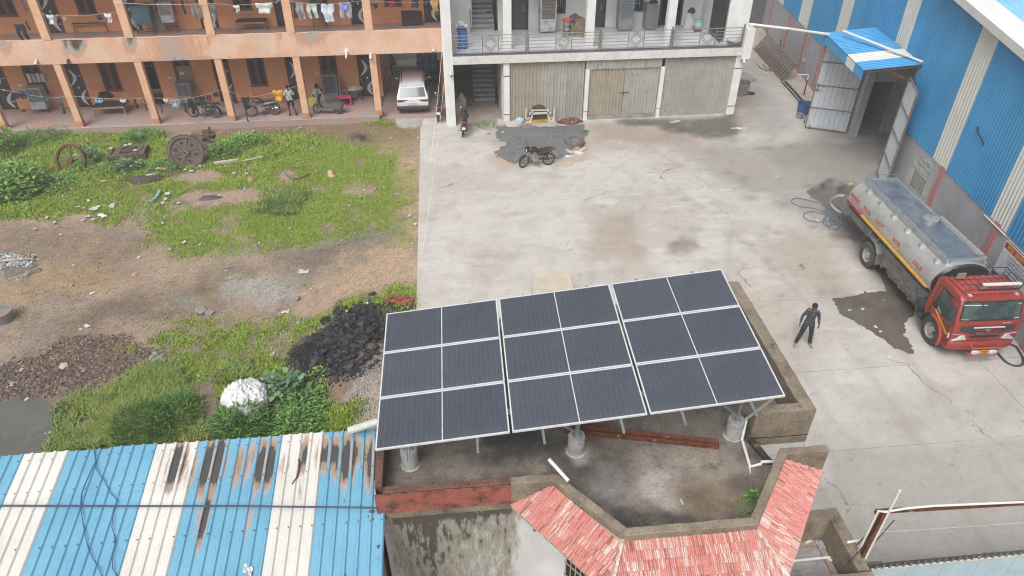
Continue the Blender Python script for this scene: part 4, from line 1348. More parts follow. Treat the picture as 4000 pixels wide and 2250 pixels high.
def path_wall(b,pts,t,z0,z1,step=.12,jit=.008,mi=0):
    """a wall along a path; t to the right of the walking direction; worn uneven top edge"""
    A,B=[Vector((*p,0)) for p in pts],offset_path(pts,t)
    secs=[]
    for i in range(len(A)-1):
        k=max(1,int((A[i+1]-A[i]).length/step))
        for j in range(k+(i==len(A)-2)):
            f=j/k
            a,c=A[i].lerp(A[i+1],f),B[i].lerp(B[i+1],f)
            dz=RNG.normal(0,jit,2)
            ex=(c-a).normalized()*.012
            secs.append([Vector((a.x,a.y,z0)),Vector((c.x,c.y,z0)),Vector((c.x,c.y,z1-.012+dz[0])),c-ex+Vector((0,0,z1+dz[0])),a+ex+Vector((0,0,z1+dz[1])),Vector((a.x,a.y,z1-.012+dz[1]))])
    b.loft(secs,mi)
    return b
# parapets, walked so that the outside is on the right
b=MB();path_wall(b,[(-1.5,7.99),(.72,7.985)],.14,ZR-.02,ZPT);b.build('parapet',M_partop,HS,True)
b=MB()
b.grid(lambda u,v:(-1.645+2.365*u,7.835+.01*sin(u*50)*v-.006,5.46+.525*v),60,6);b.grid(lambda u,v:(-1.66+.04*v,7.85+u*5.2,5.46+.5*v),20,1)
b.build('red_band',M_parred,HS,True,0)
b=MB();path_wall(b,[(.722,7.985),(1.55,7.98),(2.54,6.77),(4.64,6.77),(5.73,8.16),(6.6,8.15)],.15,ZR-.02,ZPT);b.build('parapet',M_par,HS,True)
b=MB();path_wall(b,[(-1.52,12.3),(-1.52,8.0)],.125,ZR-.02,ZPT);b.build('parapet',M_partop,HS,True)
b=MB();path_wall(b,[(6.42,8.85),(6.42,12.8),(5.9,12.8)],.28,ZR-.02,6.2);path_wall(b,[(5.9,12.72),(-1.6,12.1)],.24,ZR-.02,5.95);b.build('parapet',M_par,HS,True)
b=MB();path_wall(b,[(5.52,9.05),(6.42,9.05)],.2,ZR-.02,6.2);b.build('parapet',M_par,HS,True)
b=MB();path_wall(b,[(5.45,9.0),(5.56,8.75),(5.72,8.2)],.12,ZR-.05,ZR+.09);b.build('roof_kerb',mat('black_kerb',C(60,54,48),C(110,100,90),4,(.5,.6),rough=.95,fine=.2),HS,True)
# tiled awning: four wings, each tile a ribbed piece lapping the one below
M_tile=mat('clay_tile',None,colattr=True,rough=.75,fine=.14,bump=(18,.25,.01),spec=.3,rand=.025)
def tint(r,pw_):
    if r.random()<pw_*.7:return A3(228,216,208)
    q_=r.random()
    if q_<.1:return A3(176,98,86)
    if q_<.14:return A3(126,90,80)
    return A3(216+r.integers(-8,9),148+r.integers(-8,10),138+r.integers(-8,9))
def wing(tl,tr,bl,br,rows,tw):
    tl,tr,bl,br=[Vector(q_) for q_ in(tl,tr,bl,br)]
    e=(br-bl);e.z=0;e.normalize()  # along the eave
    dn=(bl-tl)-e*(bl-tl).dot(e)
    L=dn.length;dn.normalize()  # down the slope
    nn=e.cross(dn);nn=nn if nn.z>0 else-nn
    org=tl
    t_tl,t_tr,t_bl,t_br=0,(tr-org).dot(e),(bl-org).dot(e),(br-org).dot(e)
    t0,t1=min(t_tl,t_bl),max(t_tr,t_br)
    n_=int((t1-t0)/tw)+1
    for r_ in range(rows):
        for c_ in range(n_):
            v0,v1=r_/rows,(r_+1)/rows+.02
            a0,a1=t0+(c_)*tw,t0+(c_+1)*tw-.004
            def clip(a,v):
                return min(max(a,t_tl+(t_bl-t_tl)*min(v,1)),t_tr+(t_br-t_tr)*min(v,1))
            if clip(a1,v0)-clip(a0,v0)<.03 and clip(a1,v1)-clip(a0,v1)<.03:
                continue
            b=MB();cl=[]
            K=16
            pc_=[org+e*(a0+(a1-a0)*i/K)+dn*(L*v0) for i in range(K+1)]
            pw_=.03+.7*smooth(fbm([p.x for p in pc_],[p.y for p in pc_],3.2,4,777),.44,.66)
            tcol=[tint(RNG,float(q_)) for q_ in pw_]
            lift=RNG.normal(0,.004)
            rows_=[]
            for q_,(v,dz) in enumerate(((v0,0),((v0+v1)/2,.012),(v1,.026))):
                for i in range(K+1):
                    u=i/K
                    tt=clip(a0+(a1-a0)*u,v)
                    p=org+e*tt+dn*(L*v)+nn*(dz*1.7+lift+(.016 if i%2 else .0))
                    b.v.append(tuple(p))
                    fade=min(1,abs(RNG.normal(0,.3)))
                    base_=A3(216,148,138)
                    cl+=list(tcol[i]*(1-fade)+base_*fade)+[1]
            for q_ in range(2):
                for i in range(K):
                    b.f.append((q_*(K+1)+i,q_*(K+1)+i+1,(q_+1)*(K+1)+i+1,(q_+1)*(K+1)+i));b.m.append(0)
            n0=len(b.v)
            for i in range(K+1):
                b.v.append(tuple(Vector(b.v[2*(K+1)+i])-nn*.03));cl+=list(A3(120,70,60))+[1]  # step shadow under each tile row painted as a darker lip edge
            for i in range(K):
                b.f.append((2*(K+1)+i,2*(K+1)+i+1,n0+i+1,n0+i));b.m.append(0)
            b.cl=cl
            b.build('roof_tile',M_tile,HS,True,30)
Z1_,Z2_=5.84,5.42
W0,W1,W2,W3,W4=(1.47,7.85,Z1_),(2.46,6.63,Z1_),(4.72,6.63,Z1_),(5.84,8.02,Z1_),(5.9,8.02,Z1_)
E0,E1,E2,E3=(.73,7.85,5.4),(2.14,6.0,Z2_),(5.07,6.0,Z2_),(6.6,8.04,Z2_)
wing(W0,W1,E0,E1,5,.26)
wing(W1,W2,E1,E2,5,.26)
wing(W2,W3,E2,E3,5,.26)
M_mort=mat('mortar',C(226,216,206),C(190,160,148),9,rough=.9,fine=.2)
for top,bot in((W1,E1),(W2,E2)):
    b=MB()
    pts=[Vector(top).lerp(Vector(bot),i/8)+Vector((RNG.normal(0,.015),RNG.normal(0,.015),.03)) for i in range(9)]
    b.tube(pts,[.035+RNG.uniform(-.012,.015) for _ in range(9)],6)
    b.build('hip_mortar',M_mort,HS,True)
b=MB()
eu=[Vector(E0),Vector(E1),Vector(E2),Vector(E3)]
iu=[Vector(W0),Vector(W1),Vector(W2),Vector(W3)]
for i in range(3):
    a,c,d_,f_=eu[i],eu[i+1],iu[i+1],iu[i]
    dz=Vector((0,0,-.07))
    b.loft([[a+dz*.3,c+dz*.3,d_+dz*.3,f_+dz*.3],[a+dz*1.6,c+dz*1.6,d_+dz*1.6,f_+dz*1.6]])
b.build('awning_slab',mat('eave_lip',C(198,192,178),C(160,150,136),5,rough=.9,fine=.2),HS,True,0)
# barred window under the awning and exposed patch
b=MB();b.bx(2.0,2.02,7.2,7.3,3,4)
nb_=Vector((-.78,-.62,0));eb_=Vector((.62,-.78,0))
pb=Vector((2.0,7.285,0))+nb_*.012
b=MB();b.loft([[pb+eb_*s-nb_*o_+Vector((0,0,3.2)) for s,o_ in((-.4,0),(.4,0),(.4,.06),(-.4,.06))],[pb+eb_*s-nb_*o_+Vector((0,0,4.75)) for s,o_ in((-.4,0),(.4,0),(.4,.06),(-.4,.06))]])
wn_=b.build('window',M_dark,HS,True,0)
b=MB()
for i in range(7):b.tube([pb+nb_*.03+eb_*(-.36+.12*i)+Vector((0,0,3.2)),pb+nb_*.03+eb_*(-.36+.12*i)+Vector((0,0,4.75))],.012,4)
for z in(3.5,3.9,4.3,4.7):b.tube([pb+nb_*.03-eb_*.4+Vector((0,0,z)),pb+nb_*.03+eb_*.4+Vector((0,0,z))],.012,4)
b.build('grille',flat(190,180,160),wn_,True)
b=MB();q_=Vector((1.18,7.86,4.62));b.lathe([(.06,0),(.05,.012)],9,q_,(0,-1,0));b.v=[tuple(q_+Vector(((Vector(p)-q_).x*.6,(Vector(p)-q_).y,(Vector(p)-q_).z*2+(Vector(p)-q_).x*.6))) for p in b.v]
b.build('plaster_hole',mat('bare_brick',C(150,100,80),C(110,90,80),12,rough=.95),HS,True)
# ---- low terrace on the right with granite floor
ZT_=3.4
TR=thing('side_terrace','low walled terrace with granite slab floor beside the red awning','terrace',(7,7.8,0))
b=MB();b.bx(4.9,7.5,7.05,8.35,2.45,2.6);b.build('terrace_floor',mat('granite',C(178,174,172),C(156,152,150),2,rough=.5,streak=(C(126,122,122),.6,6,1,.5,.7),mapping=(1,5,1)),TR,True,0)
b=MB();path_wall(b,[(7.49,7.14),(7.49,8.32),(5.2,8.32)],-.0+.26,2.4,ZT_);b.build('terrace_parapet',M_par,TR,True)
b=MB();path_wall(b,[(5.2,7.1),(7.75,7.1)],.26,2.4,ZT_);b.build('terrace_parapet',M_par,TR,True)
b=MB();b.bx(7.36,7.48,7.12,8.32,2.6,2.66);b.bx(5,7.36,8.2,8.32,2.6,2.66);b.build('skirting',mat('skirt_stone',C(172,150,140),rough=.6),TR,True,0)
b=MB();b.bx(5,7.73,6.86,8.58,0,2.45);b.build('terrace_wall',M_wallw2 if False else flat(200,196,188,rough=.9),TR,True,0)
def pipe(name,pts,r,label,m_=None,cat='pipe',n=8):
    return tag(MB().tube(pts,r,n).build(name,m_ or M_pvc),label,cat)
zf=2.66
pipe('white_pipe',[g('P',190,1320,zf),g('P',600,1278,zf),g('P',700,1150,3.45),g('P',840,1133,3.45)],.03,'thin white pipe crossing the terrace floor and climbing over its wall')
pipe('loose_pipe',[g('P',325,1165,zf),g('P',435,1100,zf)],.03,'short cut white pipe lying aslant on the terrace floor')
pipe('loose_pipe',[g('P',285,1100,zf),g('P',490,1093,zf)],.028,'long white pipe offcut lying along the terrace back wall')
pipe('loose_pipe',[g('P',525,1300,zf),g('P',600,1330,zf)],.025,'small white pipe offcut near the terrace right wall')
pipe('loose_pipe',[g('P',535,1200,zf),g('P',547,1170,zf)],.025,'tiny white pipe piece beside the crumpled sheet on the terrace')
b=MB();c_=g('P',485,1190,2.63)
b.grid(lambda u,v:tuple(c_+Vector(((u-.5)*.3,(v-.5)*.22,.06*abs(sin(u*17+v*9))+.02))),9,7)
tag(b.build('crumpled_sheet',mat('clear_wrap',C(184,188,192),C(150,154,160),16,rough=.25),smooth=0),'crumpled clear plastic wrap lying on the terrace floor','wrap')
# rusty frame by the terrace carrying pipes
PT=Vector(g('P',815,1268,ZT_));PZ=4.8
FR=thing('pipe_gantry','rusty steel post and beam carrying white pipes above the yard','gantry',(PT.x,PT.y,0))
def ibeam(b,a,c,w_,h,up):
    a,c,up=Vector(a),Vector(c),Vector(up).normalized()
    d_=(c-a).normalized();s_=d_.cross(up).normalized();up=s_.cross(d_)
    t=.012
    for o_,ww,hh in((up*(h/2),w_,t),(-up*(h/2),w_,t),(Vector(),t,h-t)):
        q_=[o_+s_*(i*ww/2)+up*(j*hh/2) for i,j in((-1,-1),(1,-1),(1,1),(-1,1))]
        b.loft([[a+k for k in q_],[c+k for k in q_]])
b=MB();ibeam(b,(PT.x,PT.y,0),(PT.x,PT.y,PZ),.07,.1,(0,1,0));b.build('post',M_rust,FR,True,0)
bz=PZ-.05
b0,b1=g('P',930,888,bz),g('P',2229,812,bz)
b1=b0+(b1-b0)*1.5
b=MB();ibeam(b,b0,b1,.06,.07,(0,0,1));b.build('beam',M_rust,FR,True,0)
pz=PZ+.05
q0,q1,q2,q3=g('P',1020,890,pz),g('P',1200,860,pz),g('P',1440,838,pz),g('P',2229,804,pz)
b=MB();b.tube([PT+Vector((-.08,.03,.1)),Vector((PT.x-.08,PT.y+.03,pz-.05)),q0,q1,q2,q3,q3+(q3-q2)*.8],.023,8);b.build('supply_pipe',M_pvc,FR,True)
b=MB();pv=PT+Vector((.06,-.05,-.3));b.tube([pv,Vector((pv.x,pv.y,5.5))],.024,8);b.build('vent_pipe',M_pvc,FR,True)
M_iron=flat(84,74,68,rough=.8)
for i,(a,c,za,zc) in enumerate((((830,1270),(1100,962),3.4,4.2),((670,1375),(925,1075),3.2,4.4),((770,1180),(855,1095),3.4,3.7),((865,1335),(990,1325),3.4,3.4))):
    pipe('iron_rod',[g('P',*a,za),g('P',*c,zc)],.012,('long bare iron rod leaning beside the rusty post','pale iron rod leaning over the terrace wall','short iron rod leaning behind the rusty post','short iron rod poking sideways from the terrace wall')[i],M_iron,'rod',5)
tag(MB().tube([g('P',930,1068,4.0),g('P',1300,1048,3.9),g('P',2229,985,4.0)],.006,4).build('wire',flat(210,206,200)),'thin pale wire stretched over the yard near the blue gate','wire')
# blue gate at the bottom right corner
GT=thing('yard_gate','pale blue spiked sheet metal gate at the front of the yard','gate',(10,7.7,0))
M_gate=mat('gate_blue',C(190,214,226),C(176,202,216),2,rough=.5,fine=.06,spots=(C(140,96,74),3,.72,.76))
ga,gb=g('P',900,1398,2.4),g('P',2229,1268,2.4)
gd=(gb-ga).normalized()
xw=0
for i in range(7):
    p0=ga+gd*(i*.82);p1=ga+gd*(i*.82+.81)
    b=MB()
    for z0,z1 in((1.75,2.38),(1.0,1.74),(.1,.99)):
        b.loft([[Vector((p.x,p.y+o_,z)) for p,o_ in((p0,-.02),(p1,-.02),(p1,.02),(p0,.02))] for z in(z0,z1)])
    b.build('gate_panel',M_gate,GT,True,0)
b=MB();b.tube([ga+Vector((0,.0,.0)),ga+gd*5.8],.035,4)
b.tube([ga+gd*2.45+Vector((0,.05,-2.3)),ga+gd*2.45+Vector((0,.05,.02))],.03,4)
b.build('top_rail',flat(206,204,196),GT,True,0)
M_spike=flat(112,132,142,rough=.5)
spk=MB().loft([[Vector((-.03,-.008,0)),Vector((.03,-.008,0)),Vector((.03,.008,0)),Vector((-.03,.008,0))],[Vector((-.012,-.006,.08)),Vector((.012,-.006,.08)),Vector((.012,.006,.08)),Vector((-.012,.006,.08))],[Vector((-.025,-.004,.1)),Vector((.025,-.004,.1)),Vector((.025,.004,.1)),Vector((-.025,.004,.1))],[Vector((-.003,-.003,.17)),Vector((.003,-.003,.17)),Vector((.003,.003,.17)),Vector((-.003,.003,.17))]]).mesh('spike',M_spike,0)
for i in range(37):
    child(GT,'spike',spk,ga+gd*(.08+i*.155)+Vector((0,0,.03)))
# ---- corrugated shed roof, lower left
SHD=thing('sheet_roof_shed','shed with a blue and white corrugated roof worn through in rusty patches','shed',(-6,8,0))
WEAR=[(.2,.42,C(184,164,154)),(.36,.54,C(160,140,122)),(.66,.72,C(74,76,76))]
M_sb=mat('shed_blue',C(118,178,206),C(106,166,196),.9,rough=.45,fine=.06,attr=('wear',WEAR,.7,(26,5,3)),rand=.03,streak=(C(140,184,206),.5,9,.6,.55,.75),spots=(C(206,200,190),5,.74,.77))
M_sw=mat('shed_white',C(224,222,216),C(212,210,203),.9,rough=.5,fine=.05,attr=('wear',WEAR,.7,(26,5,3)),rand=.03,streak=(C(204,200,194),.5,9,.6,.6,.8),spots=(C(170,164,156),5,.75,.78))
sz=lambda y:5.75-.175*(9.57-y)
xb=[-13.3,-12.25,-11.2,-10.15,-9.25,-8.25,-7.45,-6.65,-5.85,-5.07,-4.3,-3.52,-2.74,-1.53]
wh={4,8-3,8,11}
whites_s=[(-11.2,-10.15),(-8.25,-7.45),(-5.85,-5.07),(-3.52,-2.74)]
blobs=[]
for k_,x,y,z_,rx,ry,am in(('M',1790,350,5.6,.13,.42,1.25),('M',1830,190,5.7,.1,.2,.5),('M',2090,360,5.6,.1,.5,1.1),('M',2180,330,5.6,.15,.5,1.3),('M',1940,400,5.6,.07,.4,.5),('M',2430,350,5.6,.15,.42,.62),('M',2070,930,5.3,.07,.42,1.3),
                             ('M',2120,640,5.4,.07,.2,.45),('M',1120,450,5.6,.05,.3,.3),('M',1410,400,5.6,.05,.25,.3),('N',300,280,5.6,.15,.42,1.3),('N',210,220,5.6,.08,.35,.55),('N',100,280,5.6,.12,.35,.55),('N',630,220,5.6,.08,.35,.85),('N',600,500,5.5,.07,.25,.36),('N',655,90,5.7,.07,.3,.5),
                             ('N',840,190,5.65,.22,.36,.85),('N',920,250,5.6,.1,.4,.8),('N',990,220,5.65,.11,.45,1.25),('N',1060,170,5.65,.08,.3,.75),('N',1140,210,5.6,.07,.3,.7),('N',1200,250,5.6,.1,.5,1.15),('N',160,760,5.35,.08,.45,.42),('N',460,290,5.6,.08,.3,.45),('N',400,80,5.7,.1,.2,.35)):
    p=g(k_,x,y,z_)
    blobs.append((p.x,p.y,rx,ry,am))
def shwear(x,y):
    v=0
    for bx_,by_,rx,ry,am in blobs:
        d_=((x-bx_)/(rx*1.25))**4+((y-by_)/(ry*1.1))**2
        if d_<9:v=max(v,am*math.exp(-d_*.9))
    return v
for(x0,x1) in zip(xb[:-1],xb[1:]):
    isw=any(abs(x0-a)<.05 for a,c in whites_s)
    for y0,y1,dz in((8.62,9.57+RNG.normal(0,.015),.008),(3.2,8.7,0)):
        b=MB()
        nv=24 if dz else 40
        vdir_=Vector((0,y1-y0,sz(y1)-sz(y0)))
        nrm=Vector((0,-.175,1)).normalized()
        corr(b,(x0-.01,y0,sz(y0)+dz+(.004 if isw else 0)),(1,0,0),vdir_,nrm,x1-x0+.02,vdir_.length,.19 if x0>-9 else .2,.04,.085,.03,nv)
        m_k=(len(b.v))//(nv+1)
        b.at={'wear':[shwear(p[0],p[1])*(.3 if(i_%m_k)%5 in(3,4) and i_%m_k<m_k-1 else 1) for i_,p in enumerate(b.v)]}
        b.build('roof_sheet',M_sw if isw else M_sb,SHD,True,25)
b=MB()
for y_ in(9.4,8.75,7.7,6.7,5.6):
    for(x0,x1) in zip(xb[:-1],xb[1:]):
        k_=max(1,int(round((x1-x0+.02)/(.19 if x0>-9 else .2))))
        for i in range(k_):
            x_=x0-.01+(x1-x0+.02)*(i+.8)/k_
            if RNG.random()<.8:b.cyl((x_,y_,sz(y_)+.03),(x_,y_+.003,sz(y_)+.05),.013,n=5)
tag(b.build('roof_screw',flat(120,112,104,rough=.6),SHD,True,0),kind='stuff')
b=MB();b.loft([[Vector((-13.2,9.2,0)),Vector((-1.7,9.2,0)),Vector((-1.7,3.4,0)),Vector((-13.2,3.4,0))],[Vector((-13.2,9.2,5.6)),Vector((-1.7,9.2,5.6)),Vector((-1.7,3.4,4.55)),Vector((-13.2,3.4,4.55))]])
b.build('shed_wall',flat(176,170,160,rough=.9),SHD,True,0)
M_cab=flat(64,72,100,rough=.6)
c0,c1,c2=g('M',-300,732,5.66),g('M',1200,740,5.66),g('N',1225,630,5.74)
tag(MB().tube([c0,g('M',0,735,5.66),c1,g('N',0,615,5.68),c2],.017,6).build('black_cable',M_cab),'thick dark cable stretched level across the shed roof','cable')
def shp(x,y):
    for z in(5.6,):
        p=g('M',x,y,5.5)
        for _ in range(6):p=g('M',x,y,sz(p.y)+.045)
    return p
M_wire=flat(58,84,150,rough=.5)
tag(MB().tube([shp(*p) for p in[(945,180),(965,290),(940,330),(890,440),(845,540),(818,630),(810,740),(830,880),(850,1000),(885,1150),(930,1260),(985,1350),(1030,1450),(1060,1560)]],.008,4).build('blue_wire',M_wire),'thin blue wire looping down the shed roof, left one','wire')
tag(MB().tube([shp(*p) for p in[(952,175),(962,260),(965,360),(1010,430),(1060,500),(1110,610),(1165,660),(1180,700),(1140,780),(1125,950),(1155,1040),(1155,1140),(1128,1250),(1135,1370),(1180,1450),(1200,1560)]],.008,4).build('blue_wire',M_wire),'thin blue wire wandering down the shed roof, right one','wire')
p0=g('L',1075,1225,5.95);p1=g('L',1295,1155,6.15)
tag(MB().tube([p0,p1],.075,10).build('white_spout',flat(206,206,200)),'grey white pipe poking out from beneath the left solar panel','pipe')
for i,(k_,x,y,s_) in enumerate((('N',943,568,.03),('N',1185,660,.045),('N',1090,610,.02),('N',1080,750,.025),('N',1240,955,.04),('N',1160,705,.02),('N',1230,1060,.02),('N',1195,725,.02),('N',965,1190,.018),('N',1068,1118,.018),('N',1050,1155,.018))):
    p=g(k_,x,y,5.35)
    for _ in range(6):p=g(k_,x,y,sz(p.y)+.02)
    place_mesh('stone_chip',lump_mesh('stone_chip',flat(118,92,92) if i%3 else flat(196,180,168),400+i),p,s_,None,'broken stone chip lying on the blue shed roof sheets','stone','stone chips on the shed roof')
p=g('N',145,1150,5.2)
for _ in range(6):p=g('N',145,1150,sz(p.y)+.03)
b=MB();b.grid(lambda u,v:tuple(p+Vector(((u-.5)*.16,(v-.5)*.16-(u-.5)*.1,.02*sin(u*9)*sin(v*7)))),6,6)
tag(b.build('plastic_scrap',flat(220,218,214),smooth=0),'white scrap of plastic stuck on the blue shed roof','scrap')
pts_=[]
for x,y in((570,225),(582,260),(575,310),(560,370),(517,432)):
    q_=g('N',x,y,5.6)
    for _ in range(6):q_=g('N',x,y,sz(q_.y)+.04)
    pts_.append(q_)
tag(MB().tube(pts_,.012,5).build('twig',flat(60,54,50)),'curved dry twig lying on the white shed sheets','twig')
# ============================================================ SOLAR ARRAY
A_AZ,A_PI,A_TL=-.02147846,.10867263,.05881767
av=Vector((cos(A_AZ)*cos(A_PI),sin(A_AZ)*cos(A_PI),sin(A_PI)))
n0_=Vector((-sin(A_AZ),cos(A_AZ),0))
up_=av.cross(n0_)
bv=-(n0_*cos(A_TL)+up_*sin(A_TL))
nv_=up_*cos(A_TL)-n0_*sin(A_TL)
AO=Vector((-1.48895,11.49797,7.06897))
def AP(s,t,h=0):return AO+av*s+bv*t+nv_*h
M_frame=mat('panel_frame',C(232,234,236),C(216,218,222),5,rough=.35,metal=.15,fine=.03)
def cell_mat():
    M=bpy.data.materials.new('solar_cells');M.use_nodes=True
    N,L=M.node_tree.nodes,M.node_tree.links
    b=N['Principled BSDF'];b.inputs['Roughness'].default_value=.3;b.inputs['Coat Weight'].default_value=.0;b.inputs['Specular IOR Level'].default_value=.34
    tc=N.new('ShaderNodeTexCoord');sx=N.new('ShaderNodeSeparateXYZ');L.new(tc.outputs['Object'],sx.inputs[0])
    def line(out,period,w_,off=0):
        a=N.new('ShaderNodeMath');a.operation='ADD';L.new(out,a.inputs[0]);a.inputs[1].default_value=off+50*period
        m_=N.new('ShaderNodeMath');m_.operation='MODULO';L.new(a.outputs[0],m_.inputs[0]);m_.inputs[1].default_value=period
        c=N.new('ShaderNodeMath');c.operation='COMPARE';L.new(m_.outputs[0],c.inputs[0]);c.inputs[1].default_value=period/2;c.inputs[2].default_value=w_/2
        return c.outputs[0]
    def mx(f,a,c,amt):
        q_=N.new('ShaderNodeMath');q_.operation='MULTIPLY';L.new(f,q_.inputs[0]);q_.inputs[1].default_value=amt
        x=N.new('ShaderNodeMix');x.data_type='RGBA';L.new(q_.outputs[0],x.inputs[0])
        if hasattr(a,'is_linked'):L.new(a,x.inputs[6])
        else:x.inputs[6].default_value=(*a,1)
        x.inputs[7].default_value=(*c,1)
        return x.outputs[2]
    no=N.new('ShaderNodeTexNoise');no.inputs['Scale'].default_value=1.2;no.inputs['Detail'].default_value=5;L.new(tc.outputs['Object'],no.inputs[0])
    cur=mx(no.outputs['Fac'],C(46,53,68),C(92,99,112),.5)  # thin film of dust
    cur=mx(line(sx.outputs['X'],.0915,.007),cur,C(124,130,140),.3)
    cur=mx(line(sx.outputs['Y'],.182,.006),cur,C(30,33,42),.5)
    vo=N.new('ShaderNodeTexNoise');vo.inputs['Scale'].default_value=30;L.new(tc.outputs['Object'],vo.inputs[0])
    rp=N.new('ShaderNodeMapRange');rp.inputs['From Min'].default_value=.74;rp.inputs['From Max'].default_value=.8;L.new(vo.outputs['Fac'],rp.inputs['Value'])
    cur=mx(rp.outputs[0],cur,C(190,190,188),.5)
    oi=N.new('ShaderNodeObjectInfo');mr=N.new('ShaderNodeMapRange');L.new(oi.outputs['Random'],mr.inputs['Value']);mr.inputs['To Min'].default_value=.86;mr.inputs['To Max'].default_value=1.14
    x=N.new('ShaderNodeMix');x.data_type='RGBA';x.blend_type='MULTIPLY';x.inputs[0].default_value=1;L.new(cur,x.inputs[6]);L.new(mr.outputs[0],x.inputs[7])
    # dust settles along the lower frame edge and in run-off streaks
    d1=N.new('ShaderNodeMapRange');L.new(sx.outputs['Y'],d1.inputs['Value']);d1.inputs['From Min'].default_value=-.95;d1.inputs['From Max'].default_value=-1.12
    mp=N.new('ShaderNodeMapping');mp.inputs['Scale'].default_value=(9,.8,1);L.new(tc.outputs['Object'],mp.inputs[0]);n2=N.new('ShaderNodeTexNoise');n2.inputs['Detail'].default_value=5;n2.noise_dimensions='4D';L.new(mp.outputs[0],n2.inputs['Vector']);L.new(oi.outputs['Random'],n2.inputs['W'])
    dm=N.new('ShaderNodeMath');dm.operation='MULTIPLY_ADD';L.new(d1.outputs[0],dm.inputs[0]);dm.inputs[1].default_value=.3;L.new(n2.outputs['Fac'],dm.inputs[2])
    cur=mx(dm.outputs[0],x.outputs[2],C(132,134,138),.3)
    L.new(cur,b.inputs['Base Color'])
    return M
M_cell=cell_mat()
PWD,PHT=2.278,1.134
R3=Matrix((av,-bv,nv_)).transposed()
fr_=MB()
t_=.024
fr_.bx(0,PWD,-t_,0,-.035,.004);fr_.bx(0,PWD,-PHT,-PHT+t_,-.035,.004);fr_.bx(0,t_,-PHT+t_,-t_,-.035,.004);fr_.bx(PWD-t_,PWD,-PHT+t_,-t_,-.035,.004)
fr_me=fr_.mesh('frame',M_frame,0)
ce_me=MB().bx(t_,PWD-t_,-PHT+t_,-t_,-.012,-.002).mesh('cell_sheet',M_cell,0)
ds_me=MB().bx(PWD/2-.009,PWD/2+.009,-PHT+t_,-t_,-.0019,-.0008).mesh('centre_strip',flat(222,222,220),0)
rown,coln=['upper','middle','lower'],['left','middle','right']
SF=thing('solar_array','rooftop array of nine dark solar panels on steel frame and round concrete pedestals','solar array',(2,9.5,ZR))
for r_ in range(3):
    for c_ in range(3):
        t=bpy.data.objects.new('solar_panel',fr_me);COL.objects.link(t);t.parent=SF
        M4=R3.to_4x4();M4.translation=AP(c_*(PWD+.025+.02*(c_>0)),r_*(PHT+.02))
        t.matrix_local=WM[SF.name].inverted()@M4;WM[t.name]=M4
        for nm,me_ in(('cell_sheet',ce_me),('centre_strip',ds_me)):
            o=bpy.data.objects.new(nm,me_);COL.objects.link(o);o.parent=t
M_ped=mat('pedestal_concrete',C(190,190,188),C(166,164,160),4,rough=.9,fine=.15,bump=(16,.35))
AW,AH=3*PWD+.09,3*PHT+.04
for s_ in(.55,1.72,2.83,4.15,5.18,6.35):
    b=MB()
    a,c=AP(s_,-.13,-.06),AP(s_,AH+.28,-.06)
    q_=[av*i*.02+nv_*j*.02 for i,j in((-1,-1),(1,-1),(1,1),(.6,1),(.6,-.6),(-.6,-.6),(-.6,1),(-1,1))]
    b.loft([[a+k for k in q_],[c+k for k in q_]])
    b.build('purlin',M_galv,SF,True,0)
b=MB()
for t in(.7,AH-.55):
    ibeam(b,AP(.1,t,-.13),AP(AW-.1,t,-.13),.05,.08,nv_)
b.build('rafter',M_galv,SF,True,0)
peds=[g('T',*p,ZR) for p in((1033,1168),(1448,1135),(1843,1095))]
for i,p in enumerate(peds+[Vector((q_.x+.1,q_.y+2.2,ZR)) for q_ in peds]):
    s_=(p-AO).dot(av)
    zt=AP(s_,(p-AO).dot(bv),-.12).z
    b=MB();b.lathe([(.16,-.02),(.163,.42),(.155,.45),(.02,.455)],20,p);b.lathe([(.2,.0),(.165,.03)],18,p)
    pd=b.build('pedestal',M_ped,SF,True)
    b=MB();b.box((p.x,p.y,(p.z+.45+zt)/2),(.075,.04,zt-p.z-.45));b.box((p.x,p.y,p.z+.462),(.16,.12,.012));b.build('post',M_galv,pd,True,0)
    if i in(1,2):
        b=MB();b.tube([Vector((p.x,p.y-.03,p.z+.55)),AP(s_-1.1,(p-AO).dot(bv)-.1,-.15)],.028,4);b.build('brace',M_galv,SF,True,0)
# things on the roof
ra,rb_=g('O',560,335,ZR+.06),g('O',1670,450,ZR+.06)
b=MB();d_=(rb_-ra).normalized();sd_=Vector((-d_.y,d_.x,0))
q_=[sd_*.09*i+Vector((0,0,j)) for i,j in((-1,-.06),(1,-.06),(1,.04),(.85,.06),(.2,.02),(-.2,.02),(-.85,.06),(-1,.04))]
b.loft([[ra+k for k in q_],[rb_+k for k in q_]]);tag(b.build('rusty_beam',M_rust,smooth=0),'long rusty steel channel lying on the roof under the panels','beam')
pipe('white_pipe',[g('O',450,560,6.1),g('O',590,715,6.02)],.035,'short white pipe leaning on the front parapet corner')
pp=g('O',1840,370,ZR+.05)
pipe('white_pipe',[AP((pp-AO).dot(av)+.05,AH-.1,-.12),Vector((pp.x,pp.y,ZR+.45)),g('O',1838,420,ZR+.06),g('O',1895,612,ZR+.06),g('O',1970,595,ZR+.08),g('O',1978,578,ZR+.12),g('O',2075,575,ZR+.12)],.03,'white drain pipe bending from the panels down along the roof edge')
for i,(a,c) in enumerate((((1397,848),(1415,885)),((1892,618),(1898,662)))):
    pipe('white_stick',[g('O',*a,ZR+.02),g('O',*c,ZR+.02)],.012,('thin white stick lying mid roof','thin white stick near the bent drain pipe')[i],None,'stick',5)
